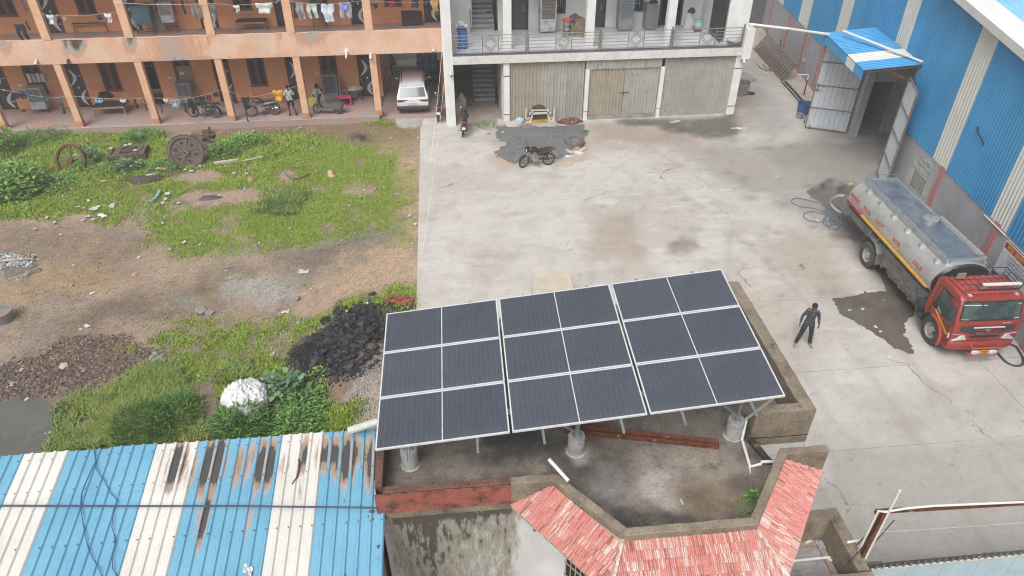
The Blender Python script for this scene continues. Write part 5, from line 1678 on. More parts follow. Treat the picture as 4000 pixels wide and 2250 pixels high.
# ============================================================ TEXT
def text_mesh(name,body,size,m_,depth=.004,align='CENTER'):
    cu=bpy.data.curves.new(name,'FONT')
    cu.body=body;cu.size=size;cu.extrude=depth;cu.align_x=align;cu.align_y='CENTER'
    cu.resolution_u=3
    o=bpy.data.objects.new(name,cu)
    COL.objects.link(o)
    bpy.context.view_layer.update()
    me=bpy.data.meshes.new_from_object(o.evaluated_get(bpy.context.evaluated_depsgraph_get()))
    bpy.data.objects.remove(o,do_unlink=True)
    me.materials.clear();me.materials.append(m_)
    return me
def put_text(par,name,body,size,m_,o,ux,uy,depth=.004,align='CENTER',warp=None,sx=1):
    """o centre, ux reading direction, uy up; in world space"""
    me=text_mesh(name,body,size,m_,depth,align)
    ux,uy=Vector(ux).normalized(),Vector(uy).normalized()
    nz=ux.cross(uy)
    inv=WM[par.name].inverted() if par is not None else Matrix.Identity(4)
    for v in me.vertices:
        p=Vector(o)+ux*(v.co.x*sx)+uy*v.co.y+nz*v.co.z
        if warp:p=warp(v.co)
        v.co=inv@p
    ob=bpy.data.objects.new(name,me)
    COL.objects.link(ob);ob.parent=par
    return ob
# ============================================================ MILK LORRY
# local frame: x forward from the rear axle, y left, z up
fwd=Vector((17.22-17.40,17.16-21.86,0))
TK=thing('tanker_truck','red cab milk tanker lorry with long polished steel tank beside the warehouse','tanker truck',(17.42,21.86,0),atan2(fwd.y,fwd.x))
TW=WM[TK.name]
M_red=mat('cab_red',C(168,68,58),C(150,62,54),1.5,rough=.42,fine=.12,streak=(C(150,92,80),.35,2,1,.55,.8),wear=(C(166,96,84),3,.62,.85),coat=.15)
M_roofred=mat('cab_roof_red',C(196,92,84),C(180,78,72),2,rough=.55,fine=.08)
M_tank=mat('tank_steel',C(212,210,205),C(192,190,186),1,rough=.38,metal=.55,fine=.05,streak=(C(160,160,158),.5,.6,6,.5,.7),bump=(1.2,.15,.03))
M_tanktop=mat('tank_top',C(186,192,198),C(140,152,164),1.6,rough=.32,metal=.7,fine=.06,wear=(C(158,172,186),2,.5,.75))
M_chas=mat('chassis',C(92,90,88),C(64,64,66),4,rough=.8,fine=.25)
M_tyre=mat('tyre',C(74,72,70),C(98,92,86),4,rough=.9,fine=.2)
M_rim=mat('rim',C(206,204,200),C(176,168,160),6,rough=.5,metal=.3)
M_blk=flat(44,44,46,rough=.6)
M_win=mat('lorry_glass',C(58,76,74),C(96,114,110),1.1,(.45,.62),rough=.12,fine=.02,spec=.6)  # paler noise patches imitate cloud reflections, painted into the glass colour
M_yel=flat(232,178,44,rough=.5)
M_redtape=flat(176,40,46,rough=.5)
M_lamp=mat('lamp_lens',C(214,218,220),rough=.15,metal=.2,fine=.04)
M_orangep=flat(238,168,40)
def tyre_meshes(R_,w_,rim_r):
    t=MB()
    prof=[(rim_r,-w_/2),(R_*.93,-w_/2),(R_*.985,-w_*.42),(R_,-w_*.3),(R_,w_*.3),(R_*.985,w_*.42),(R_*.93,w_/2),(rim_r,w_/2)]
    t.lathe(prof,28,(0,0,0),(0,1,0),caps=False)
    for i in range(28):
        a=2*pi*i/28
        for s in(-1,1):
            t.box((cos(a)*R_,s*w_*.24,sin(a)*R_),(.05,w_*.3,.05),Matrix.Rotation(-a,3,'Y'))
    r=MB()
    r.lathe([(rim_r+.01,-w_*.47),(rim_r,-w_*.2),(rim_r*.7,-w_*.12),(rim_r*.45,-w_*.16),(rim_r*.42,-w_*.4),(rim_r*.2,-w_*.46),(.01,-w_*.46)],24,(0,0,0),(0,1,0),caps=False)
    r.lathe([(rim_r+.01,w_*.47),(rim_r,w_*.2),(.01,w_*.15)],24,(0,0,0),(0,1,0),caps=False)
    for i in range(8):
        a=2*pi*i/8+.2
        r.cyl((cos(a)*rim_r*.58,-w_*.19,sin(a)*rim_r*.58),(cos(a)*rim_r*.58,-w_*.12,sin(a)*rim_r*.58),.03,n=6,mi=1)
    return t.mesh('tyre',M_tyre,40),r.mesh('rim',[M_rim,M_blk],40)
ty,ri=tyre_meshes(.51,.27,.29)
def lchild(par,name,me,loc=(0,0,0),rz=0,rx=0,ry=0):
    o=bpy.data.objects.new(name,me);COL.objects.link(o);o.parent=par
    o.location=loc;o.rotation_euler=(rx,ry,rz)
    WM[o.name]=WM[par.name]@Matrix.LocRotScale(Vector(loc),o.rotation_euler,None)
    return o
for x,y in((0,-.98),(0,.98),(0,-.69),(0,.69),(4.70,-.98),(4.70,.98)):
    w_=lchild(TK,'wheel',ty,(x,y,.51),pi if y>0 else 0)
    lchild(w_,'rim',ri)
def L(b,name,m_,par=None,smooth=35):return b.build(name,m_,par or TK,False,smooth)
b=MB();b.bx(-2.4,5.2,-.45,-.35,.62,.88);b.bx(-2.4,5.2,.35,.45,.62,.88)
for x in(-2.3,-1.2,.8,2,3,4.0):b.bx(x-.04,x+.04,-.349,.349,.64,.84)
b.cyl((0,-.65,.51),(0,.65,.51),.09);b.cyl((4.7,-.8,.51),(4.7,.8,.51),.06);b.sphere((0,0,.5),.24,10,6)
L(b,'chassis',M_chas)
b=MB();b.bx(.8,3.9,-1.0,-.5,.95,1.02);b.bx(.9,3.8,-1.02,-.98,.72,.94)
for x in(.95,1.6,2.3,3.0,3.6):b.bx(x-.05,x+.05,-1.03,-.55,.55,.95)
b.cyl((1.3,-.86,.62),(3.7,-.86,.62),.13,n=12);b.cyl((.55,-.75,.6),(1.0,-.75,.6),.15,n=10)
for x in(1.7,2.4,3.1):b.cyl((x,-.86,.62),(x+.03,-.86,.62),.145,n=12)
L(b,'side_gear',mat('underside_grime',C(136,130,122),C(92,88,84),5,rough=.85,fine=.25))
b=MB();b.cyl((3.75,-1.12,.95),(3.75,-.62,.95),.22,n=16);b.cyl((3.75,-1.16,.95),(3.75,-1.12,.95),.16,n=12);b.tube([(3.75,-.8,1.1),(3.95,-.7,1.4),(3.98,-.6,1.7)],.07,8)
L(b,'air_filter',flat(62,72,86,rough=.6))
# tank: an elliptical barrel with dished ends
TC_,TA,TBz=1.86,1.06,.74
def ell(x,s,n=48):return[Vector((x,TA*s*cos(2*pi*i/n),TC_+TBz*s*sin(2*pi*i/n))) for i in range(n)]
b=MB();x0t,x1t=-2.5,3.72
b.loft([ell(x0t-.16,.5),ell(x0t-.1,.8),ell(x0t,1)]+[ell(x0t+(x1t-x0t)*i/24,1+.003*((i%4)==0)) for i in range(1,25)]+[ell(x1t+.03,1.0)])
L(b,'tank',M_tank,None,30)
b=MB();b.loft([ell(x1t-.02,1.015),ell(x1t+.04,1.02),ell(x1t+.05,.97)]);L(b,'tank_ring',M_rim)
b=MB();b.loft([ell(x1t+.05,.98),ell(x1t+.12,.9),ell(x1t+.17,.5)]);L(b,'tank_end',flat(52,54,58,rough=.35))
# walkway box and cat rails on top
ztop_=TC_+TBz
b=MB()
b.grid(lambda u,v:(x0t+.1+6.0*u,-.58+1.16*v,ztop_-.075+.09*(1-(2*v-1)**2)+.01*sin(u*9)),20,10)
L(b,'tank_top',M_tanktop)
b=MB()
for s in(-1,1):
    b.loft([[Vector((x,s*.6+o_,z)) for o_,z in((-.06,ztop_-.14),(.06,ztop_-.14),(.06,ztop_+.06),(-.06,ztop_+.06))] for x in(x0t+.1,x1t-.12)])
b.bx(x1t-.2,x1t-.1,-.54,.54,ztop_-.08,ztop_+.05);b.bx(x0t+.08,x0t+.16,-.54,.54,ztop_-.08,ztop_+.04)
for i in range(6):
    for s in(-1,1):b.bx(x0t+.7+i*1.0,x0t+.82+i*1.0,s*.74-.09,s*.74+.09,ztop_-.26,ztop_-.1)
L(b,'walkway_channel',mat('channel_steel',C(192,200,206),C(170,178,186),4,rough=.38,metal=.5),None,0)
b=MB()
for s in(-1,1):
    b.tube([(x0t+.1,s*.64,ztop_+.2),(x1t-.12,s*.64,ztop_+.2)],.014)
    for i in range(7):b.tube([(x0t+.1+i*.985,s*.64,ztop_),(x0t+.1+i*.985,s*.64,ztop_+.2)],.011)
b.tube([(x1t-.12,-.64,ztop_+.2),(x1t-.12,.64,ztop_+.2)],.012);b.tube([(x0t+.1,-.64,ztop_+.2),(x0t+.1,.64,ztop_+.2)],.012)
L(b,'top_rail',M_steel)
b=MB();xm=1.0
b.lathe([(.27,-.02),(.27,.1),(.29,.11),(.29,.14),(.2,.17),(.02,.18)],20,(xm,.18,ztop_));b.tube([(xm-.3,.1,ztop_+.12),(xm,.18,ztop_+.22),(xm+.3,.26,ztop_+.14)],.018);b.tube([(xm+.05,.4,ztop_+.1),(xm+.1,.46,ztop_+.3)],.02)
L(b,'manhole',M_tank)
b=MB();b.box((2.0,.84,ztop_-.06),(2.7,.2,.12),Matrix.Rotation(-.5,3,'X'));b.bx(.9,3.3,1.0,1.06,ztop_-.4,ztop_-.3);L(b,'side_duct',flat(196,194,188,rough=.7))
# belt line with reflective tapes, legend on the flank
def flank(x,ang):return Vector((x,-TA*cos(ang)*1.004,TC_+TBz*sin(ang)*1.004))
b=MB()
for s in(-1,1):b.loft([[Vector((x,s*(TA+o_),z)) for o_,z in((-.06,1.6),(.05,1.6),(.05,1.65),(-.06,1.65))] for x in(x0t-.05,x1t)])
L(b,'belt_rail',M_rim,None,0)
b=MB();b.loft([[Vector((x,-TA-o_,z)) for o_,z in((.052,1.58),(.056,1.58),(.056,1.66),(.052,1.66))] for x in(-1.2,x1t-.05)]);b.loft([[Vector((x,-TA-o_,z)) for o_,z in((.0,1.6),(.075,1.6),(.075,1.652),(.0,1.652))] for x in(-1.2,x1t-.05)])
L(b,'yellow_tape',M_yel,None,0)
b=MB();b.loft([[Vector((x,-TA-o_,z)) for o_,z in((.0,1.597),(.075,1.597),(.075,1.652),(.0,1.652))] for x in(x0t,-1.21)]);L(b,'red_tape',M_redtape,None,0)
b=MB()
for s in(-1,1):b.bx(x0t,x1t,s*.8-.12,s*.8+.12,.98,1.28)
L(b,'tank_cradle',mat('cradle',C(140,142,142),C(112,112,112),3,rough=.6,metal=.3),None,0)
M_redl=flat(200,44,40)
for word,x in(('MIXED',-2.0),('MILK',-1.0),('NOT',.05),('FOR',1.35),('SALE',2.85)):
    a0=radians(6)
    def wp_(c,x=x):
        a=a0+c.y/.92
        q_=flank(x+c.x,a);nrm=Vector((0,-cos(a)/TA,sin(a)/TBz)).normalized()
        return TW@(q_+nrm*(.004+c.z))
    put_text(TK,'lettering',word,.28,M_redl,(0,0,0),(1,0,0),(0,0,1),.003,'CENTER',wp_)
# rear valve box and mud guards
b=MB();b.bx(x0t-.75,x0t-.15,-.8,-.1,.75,1.45);b.bx(x0t-.6,x0t-.1,.1,.7,.9,1.5);b.cyl((x0t-.45,-.5,1.1),(x0t-.95,-.62,1.0),.07,n=10)
L(b,'valve_box',mat('valve_box',C(150,156,164),C(112,116,120),4,rough=.6,fine=.2),None,0)
b=MB();b.lathe([(.3,0),(.3,.3),(.27,.3),(.27,.02)],18,(x0t-.42,-.15,1.46));L(b,'hose_tray',flat(120,132,142))
M_mud=mat('mudguard',C(172,174,176),C(140,142,144),3,rough=.45,metal=.5)
for s in(-1,1):
    b=MB();pr=[(-.72,.62),(-.5,1.12),(-.2,1.28),(.3,1.22),(.62,.95),(.68,.5)]
    b.loft([[Vector((x,s*.56,z)),Vector((x,s*1.14,z)),Vector((x,s*1.14,z+.012)),Vector((x,s*.56,z+.012))] for x,z in pr],0,True);L(b,'mudguard',M_mud,None,0)
    b=MB();b.tube([(-.25,s*1.13,1.28),(-.3,s*1.0,1.6)],.015);b.tube([(.3,s*1.13,1.22),(.3,s*1.0,1.6)],.015);b.tube([(.68,s*1.12,.5),(.68,s*1.12,.95)],.012);L(b,'mudguard_stay',M_steel)
# cab
XC0,XF=4.02,5.66
def sec(y,k=1.0,zs=None):
    """side outline of the cab, x forward"""
    return[(XC0,.95),(XC0,1.4),(XC0+.02,2.3),(XC0+.2,2.42),(5.2,2.4),(5.38,2.3),(5.56,1.66),(5.64,1.45),(5.68,.95),(5.62,.62),(5.3,.6),(5.26,.78),(5.1,1.02),(4.72,1.12),(4.34,1.02),(4.2,.9)]
yl=[(-1.12,.9),(-1.08,.985),(-.9,1),(-.4,1),(0,1),(.4,1),(.9,1),(1.08,.985),(1.12,.9)]
b=MB();secs=[]
for y,k in yl:
    q_=[]
    for x,z in sec(y):
        bulge=.05*(1-(y/1.12)**2) if x>5.3 else 0
        inset=.0 if abs(y)<1.0 else(.035 if z>1.7 else 0)
        q_.append(Vector((4.8+(x+bulge-4.8)*(1 if abs(y)<1.1 else .985),y*(1-(.05 if z>2.2 else .018 if z>1.8 else 0)),z-(.03 if(abs(y)>1.1 and z>2.2) else 0))))
    secs.append(q_)
b.loft(secs)
cab=L(b,'cab',M_red,None,40)
b=MB();b.grid(lambda u,v:(XC0+.22+.98*u,-.92+1.84*v,2.43+.008*cos(v*pi*26)),6,60);L(b,'cab_roof',M_roofred,None,60)
# windscreen follows the raked front
b=MB()
def ws(u,v):
    y=-1.0+2.0*u
    x=5.385+(5.567-5.385)*(1-v)+.05*(1-(y/1.12)**2)+.012
    z=1.64+.62*v
    return(x,y*(1-.03*v),z)
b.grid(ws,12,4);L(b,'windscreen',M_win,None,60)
b=MB()
for u0,u1,v0,v1 in((.0,.3,.8,.835),(.33,1,.8,.835),(0,.14,.02,.05),(.9,1,.03,.06)):
    b.loft([[Vector(ws(u0,v0))+Vector((.006,0,0)),Vector(ws(u0,v1))+Vector((.006,0,0)),Vector(ws(u0,v1)),Vector(ws(u0,v0))],[Vector(ws(u1,v0))+Vector((.006,0,0)),Vector(ws(u1,v1))+Vector((.006,0,0)),Vector(ws(u1,v1)),Vector(ws(u1,v0))]])
L(b,'white_tape',flat(232,234,232),None,0)
b=MB();fr=[ws(0,0),ws(.25,0),ws(.5,0),ws(.75,0),ws(1,0),ws(1,.5),ws(1,1),ws(.75,1),ws(.5,1),ws(.25,1),ws(0,1),ws(0,.5),ws(0,0)]
b.tube(fr,.022,5);L(b,'windscreen_seal',M_blk)
b=MB();b.tube([ws(.12,-.03),ws(.42,.12)],.012,4);b.tube([ws(.6,-.03),ws(.9,.14)],.012,4);L(b,'wiper',M_blk)
# behind the glass one sees a steering wheel and seats in the photo only as murk
for s in(-1,1):
    P=[(4.42,1.5),(4.5,2.14),(4.95,2.12),(5.3,1.72),(5.3,1.42),(5.0,1.34)]
    yy=s*1.105
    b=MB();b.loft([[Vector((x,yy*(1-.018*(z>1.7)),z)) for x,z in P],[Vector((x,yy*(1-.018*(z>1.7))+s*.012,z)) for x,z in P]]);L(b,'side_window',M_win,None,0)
    b=MB();b.tube([(x,yy*(1-.018*(z>1.7))+s*.012,z) for x,z in P+P[:1]],.018,4);L(b,'window_seal',M_blk)
    b=MB();b.tube([(4.3,s*1.128,1.02),(4.3,s*1.128,2.2),(5.36,s*1.1,2.2)],.008,4);b.tube([(5.4,s*1.128,1.6),(5.4,s*1.13,.9)],.008,4);L(b,'door_gap',flat(60,26,24),None)
    b=MB();b.loft([[Vector((4.52,s*1.128,1.3)),Vector((4.6,s*1.128,1.36)),Vector((4.6,s*1.136,1.36)),Vector((4.52,s*1.136,1.3))],[Vector((5.42,s*1.128,.93)),Vector((5.5,s*1.128,.99)),Vector((5.5,s*1.136,.99)),Vector((5.42,s*1.136,.93))]]);L(b,'yellow_stripe',M_yel,None,0)
    b=MB();b.bx(4.36,4.56,s*1.12-.012,s*1.12+.012,1.34,1.52);L(b,'door_handle',M_blk,None,0)
    # mirror arms
    b=MB();b.tube([(5.44,s*1.08,2.15),(5.6,s*1.32,2.1),(5.6,s*1.34,1.55),(5.5,s*1.1,1.45)],.015);b.box((5.58,s*1.34,1.9),(.06,.2,.36));b.box((5.58,s*1.34,1.56),(.06,.2,.18));L(b,'mirror',flat(72,72,76),None,40)
    # wheel arch flare
    b=MB();arc=[(4.72+.62*cos(a),.52+.62*sin(a)) for a in[pi*i/10*.98+.02 for i in range(-1,11)]]
    b.loft([[Vector((x,s*.8,z)),Vector((x,s*1.2,z)),Vector((4.72+(x-4.72)*.9,s*1.2,.52+(z-.52)*.9)),Vector((4.72+(x-4.72)*.9,s*.8,.52+(z-.52)*.9))] for x,z in arc[:8]]);L(b,'wheel_arch',mat('arch_red',C(190,86,80),rough=.5) if s<0 else M_red,None,35)
    b=MB();b.loft([[Vector((x,s*.8,z)),Vector((x,s*1.16,z)),Vector((4.72+(x-4.72)*.9,s*1.16,.52+(z-.52)*.9)),Vector((4.72+(x-4.72)*.9,s*.8,.52+(z-.52)*.9))] for x,z in arc[7:]]);L(b,'rear_splash',M_blk,None,35)
    b=MB();q_=[(5.735,s*.6,.92),(5.73,s*.72,1.1),(5.705,s*1.08,1.13),(5.53,s*1.145,1.06),(5.55,s*1.145,.9),(5.705,s*1.05,.85)]
    b.loft([[Vector(p)-Vector((.08,s*.05,0)) for p in q_],[Vector(p) for p in q_]]);L(b,'headlight',M_lamp,None,0)
    b=MB();b.box((5.28,s*.78,2.41),(.1,.1,.05));L(b,'marker_lamp',flat(206,206,200),None,0)
# front grille with maker's name, slogan tape and bumper
def fx(y):return 5.665+.05*(1-(y/1.12)**2)
b=MB()
def grl(u,v):
    y=-.92+1.84*u
    zt_,zb_=1.46,1.12+.14*max(0,abs(2*u-1)-.45)*2
    return(fx(y)+.012-.02*v,y,zb_+(zt_-zb_)*v)
b.grid(grl,14,3);L(b,'grille',flat(70,72,78,rough=.5),None,60)
b=MB();b.grid(lambda u,v:(fx(-.5+u)+.02,-.5+u,1.0+.07*v),10,2);L(b,'lower_grille',M_blk,None,60)
put_text(TK,'maker_lettering','EICHER',.15,M_steel,TW@Vector((fx(0)+.025,0,1.18)),TW.to_3x3()@Vector((0,1,0)),(0,0,1),.008,sx=1.5)
put_text(TK,'model_lettering','PRO 3015',.07,flat(220,210,206),TW@Vector((5.685,.55,1.55)),TW.to_3x3()@Vector((0,1,0)),(0,0,1),.006)
put_text(TK,'sticker','जय माता  दी राम',.13,M_redl,TW@Vector((fx(0)+.025,-.02,1.31)),TW.to_3x3()@Vector((0,1,0)),(0,0,1),.006,sx=1.1)
b=MB();b.bx(fx(0)+.005,fx(0)+.03,-.52,.52,1.4,1.44);L(b,'white_strip',flat(236,236,234),None,0)
b=MB();b.sphere((fx(0)+.02,0,1.3),.07,12,6,sq=(.3,1.4,1));L(b,'badge',M_steel)
b=MB();secs=[]
for y in(-1.12,-1.0,-.6,0,.6,1.0,1.12):
    x=5.68+.08*(1-(y/1.12)**2)-(.06 if abs(y)>1.1 else 0)
    secs.append([Vector((x-.25,y,.5)),Vector((x,y,.48)),Vector((x+.05,y,.6)),Vector((x+.05,y,.76)),Vector((x,y,.82)),Vector((x-.25,y,.82))])
b.loft(secs);L(b,'bumper',M_red,None,40)
for s in(-1,1):
    b=MB();b.box((5.715,s*.82,.64),(.06,.26,.12));L(b,'fog_lamp',flat(96,92,92,rough=.3),None,0)
b=MB();b.tube([(5.82,-.45,.78),(5.98,-.45,.74),(5.98,.45,.74),(5.82,.45,.78)],.025,5);b.tube([(5.82,-.45,.45),(5.99,-.45,.42),(5.99,.45,.42),(5.82,.45,.45)],.025,5)
for y in(-.45,.45):b.tube([(5.98,y,.42),(5.98,y,.74)],.025,5)
L(b,'bull_bar',mat('bar_red',C(184,92,82),rough=.6))
for y in(-.3,.3):
    b=MB();b.sphere((5.99,y,.57),.13,12,8,sq=(.35,1.25,.75));L(b,'spot_lamp',M_lamp)
b=MB();b.bx(5.985,6.0,-.15,.15,.5,.66);pl_=L(b,'number_plate',M_orangep,None,0)
for body,z in(('MP06H',.615),('A5940',.545)):
    put_text(TK,'plate_lettering',body,.075,M_blk,TW@Vector((6.003,0,z)),TW.to_3x3()@Vector((0,1,0)),(0,0,1),.002)
# roof rack with signboard
b=MB()
for x in(4.3,5.16):b.tube([(x,-.9,2.45),(x,-.9,2.55),(x,.9,2.55),(x,.9,2.45)],.013,4)
for i in range(9):y=-.88+i*.22;b.tube([(4.3,y,2.55),(5.16,y,2.55)],.01,4)
for i in range(4):x=4.3+i*.29;b.tube([(x,-.9,2.55),(x,.9,2.55)],.01,4)
b.tube([(5.16,.9,2.55),(5.2,.96,2.75),(4.26,.96,2.75),(4.26,-.9,2.75),(4.3,-.9,2.55)],.012,4)
for i in range(5):y=-.9+i*.46;b.tube([(4.3,y,2.55),(4.26,y,2.75)],.01,4)
for x in(4.5,4.85,5.15):b.tube([(x,.9,2.55),(x,.96,2.75)],.01,4)
L(b,'roof_rack',M_blk)
b=MB();b.loft([[Vector((x,y,z)) for x,z in((5.12,2.52),(5.14,2.52),(5.18,2.72),(5.16,2.72))] for y in(-.4,.84)]);L(b,'signboard',flat(170,160,148,rough=.6),None,0)
b=MB();b.loft([[Vector((x,y,z)) for x,z in((5.1,2.72),(5.22,2.72),(5.22,2.765),(5.1,2.765))] for y in(-.4,.86)]);L(b,'sign_light',flat(238,238,234),None,0)
put_text(TK,'sign_lettering','श्री देवनारायण दूध',.13,M_redl,TW@Vector((5.17,.22,2.62)),TW.to_3x3()@Vector((0,1,0)),TW.to_3x3()@Vector((.2,0,1)),.004)
b=MB();b.box((4.5,-.7,2.64),(.03,.28,.22));L(b,'small_plate',flat(160,148,136),None,0)
put_text(TK,'door_lettering','Eicher',.1,flat(240,236,236),TW@Vector((4.75,-1.135,1.42)),TW.to_3x3()@Vector((.94,0,-.33)),TW.to_3x3()@Vector((.33,0,.94)),.003)
b=MB();b.box((4.95,-1.02,.5),(.3,.16,.04));b.box((5.25,-.98,.42),(.5,.2,.12));L(b,'step',flat(72,78,86),None,0)
# ============================================================ MOTORCYCLES
M_mt=flat(58,56,54,rough=.9)
M_alloy=mat('alloy',C(180,174,166),C(150,140,128),8,rough=.5,metal=.5)
M_chrome=mat('chrome',C(220,220,220),rough=.15,metal=1,fine=.02)
M_seat=flat(46,46,48,rough=.7)
def bike_wheel():
    t=MB();R_=.3
    t.loft([t.ring((R_*.93*cos(a),0,R_*.93*sin(a)),(-sin(a),0,cos(a)),.045,6) for a in[2*pi*i/22 for i in range(23)]],0,False)
    r=MB()
    r.loft([[Vector((rr*cos(a),y,rr*sin(a))) for rr,y in((.255,-.03),(.235,-.03),(.235,.03),(.255,.03))] for a in[2*pi*i/22 for i in range(23)]],0,False)
    for i in range(5):
        a=2*pi*i/5
        r.tube([(.04*cos(a),0,.04*sin(a)),(.24*cos(a),0,.24*sin(a))],.016,4)
    r.cyl((0,-.05,0),(0,.05,0),.06,n=10)
    return t.mesh('tyre',M_mt,40),r.mesh('rim',M_alloy,40)
bt,br_=bike_wheel()
def motorcycle(tank_c,label,loc,rz,lean=.16,steer=.35,plate='front',stripe=None,group='motorcycles parked round the yard'):
    t=thing('motorcycle',label,'motorcycle',loc,rz,group,rx=lean)
    TM=flat(*tank_c,rough=.3)
    SM=flat(*(stripe or tank_c),rough=.3)
    rw=lchild(t,'wheel',bt,(-.62,0,.3));lchild(rw,'rim',br_)
    st=Matrix.Rotation(steer,4,Vector((-.42,0,1)).normalized())
    piv=Matrix.Translation((.42,0,.9))@st@Matrix.Translation((-.42,0,-.9))
    fw=lchild(t,'wheel',bt);fw.matrix_local=piv@Matrix.Translation((.66,0,.3));WM[fw.name]=WM[t.name]@fw.matrix_local;lchild(fw,'rim',br_)
    b=MB()
    for s in(-1,1):b.tube([piv@Vector((.66,s*.09,.3)),piv@Vector((.38,s*.09,.98))],.024,6)
    b.build('fork',M_alloy,t)
    b=MB();arc=[(.66+.355*cos(a),.3+.355*sin(a)) for a in[radians(q_) for q_ in(20,50,80,110,140,165)]]
    b.loft([[piv@Vector((x,-.06,z-.01)),piv@Vector((x,0,z+.015)),piv@Vector((x,.06,z-.01)),piv@Vector((x,0,z))] for x,z in arc]);b.build('front_mudguard',M_seat if not stripe else M_seat,t)
    b=MB();arc=[(-.62+.37*cos(a),.32+.37*sin(a)) for a in[radians(q_) for q_ in(40,70,100,130,160,185)]]
    b.loft([[Vector((x,-.07,z-.015)),Vector((x,0,z+.015)),Vector((x,.07,z-.015)),Vector((x,0,z))] for x,z in arc]);b.build('rear_mudguard',M_seat,t)
    b=MB();b.tube([(.38,0,.9),(.2,0,.62),(.12,0,.35),(-.2,0,.33)],.03,6);b.tube([(.36,0,.88),(0,0,.72),(-.6,0,.74),(-.82,0,.78)],.028,6)
    for s in(-1,1):b.tube([(-.15,s*.08,.36),(-.62,s*.11,.3)],.025,6);b.tube([(-.62,s*.13,.31),(-.45,s*.13,.72)],.028,6)
    b.build('frame',M_blk,t)
    b=MB();b.box((.08,0,.4),(.34,.2,.2));b.cyl((.12,-.15,.36),(.12,.15,.36),.1,n=12);b.box((.2,0,.55),(.18,.16,.16),Matrix.Rotation(-.3,3,'Y'));b.tube([(.1,.0,.3),(.1,.26,.27)],.012);b.tube([(.1,0,.3),(.1,-.26,.27)],.012)
    b.build('engine',M_alloy,t)
    b=MB();b.tube([(.26,-.08,.5),(.3,-.1,.36),(.05,-.14,.27),(-.3,-.16,.29)],.022,6);b.cyl((-.3,-.16,.29),(-.85,-.17,.38),.045,.05,8);b.build('exhaust',M_chrome,t)
    b=MB()
    sec_=lambda x,w_,z0,z1:[Vector((x,w_*cos(a),(z0+z1)/2+(z1-z0)/2*sin(a))) for a in[2*pi*i/12 for i in range(12)]]
    b.loft([sec_(.4,.05,.8,.9),sec_(.34,.13,.74,.98),sec_(.2,.16,.72,1.02),sec_(.02,.14,.72,.97),sec_(-.1,.08,.74,.88)]);tk_=b.build('fuel_tank',TM,t)
    b=MB();b.loft([sec_(.36,.132,.8,.87),sec_(.2,.168,.78,.87),sec_(.02,.146,.78,.84)]);b.build('tank_stripe',SM,tk_)
    b=MB();b.loft([[Vector((x,-w_,z)),Vector((x,w_,z)),Vector((x,w_*.9,z+h)),Vector((x,0,z+h+.015)),Vector((x,-w_*.9,z+h))] for x,w_,z,h in((-.04,.07,.8,.06),(-.2,.13,.78,.07),(-.5,.14,.8,.08),(-.8,.12,.84,.08),(-.88,.08,.86,.05))]);b.build('seat',M_seat,t)
    b=MB()
    for s in(-1,1):b.loft([[Vector((x,s*.11,z0)),Vector((x,s*.14,(z0+z1)/2)),Vector((x,s*.1,z1))] for x,z0,z1 in((-.05,.56,.72),(-.3,.54,.76),(-.75,.7,.8),(-.86,.77,.82))],0)
    b.build('side_cover',TM,t)
    b=MB();b.tube([(-.55,-.15,.86),(-.86,-.14,.92),(-.97,0,.94),(-.86,.14,.92),(-.55,.15,.86)],.022,6);b.build('grab_rail',M_chrome if stripe else M_alloy,t)
    b=MB();b.tube([piv@Vector(p) for p in((.22,-.38,1.1),(.3,-.26,1.12),(.36,-.08,1.03),(.36,.08,1.03),(.3,.26,1.12),(.22,.38,1.1))],.016,6)
    for s in(-1,1):b.tube([piv@Vector((.22,s*.38,1.1)),piv@Vector((.26,s*.3,1.115))],.024,6)
    b.build('handlebar',M_blk,t)
    for s in(-1,1):
        b=MB();b.tube([piv@Vector((.32,s*.24,1.12)),piv@Vector((.34,s*.3,1.26))],.008,4);b.sphere(piv@Vector((.34,s*.33,1.3)),.06,8,5,sq=(.3,1.1,.8));b.build('mirror',M_chrome if s>0 else M_blk,t)
    b=MB();b.loft([[piv@(Vector((.42,0,.9))+Vector((x,y*.75,z))) for y,z in((-.14,-.1),(.14,-.1),(.15,.05),(.07,.16),(-.07,.16),(-.15,.05))] for x in(.0,.12)]);b.build('headlamp_cowl',M_seat if stripe else TM,t)
    b=MB();b.sphere(piv@Vector((.54,0,.88)),.085,10,6,sq=(.4,1.2,.9));b.build('headlight',M_lamp,t)
    b=MB();b.box((-.96,0,.78),(.06,.16,.08));b.build('tail_light',flat(170,34,36,rough=.3),t)
    b=MB();b.box((-1.0,0,.62),(.012,.2,.14),Matrix.Rotation(.25,3,'Y'));b.build('number_plate',flat(226,226,222),t)
    b=MB();b.tube([(-.02,.12,.3),(-.08,.28,.0)],.012,5);b.build('side_stand',M_blk,t)
    return t
def heading(a,c):return atan2(c.y-a.y,c.x-a.x)
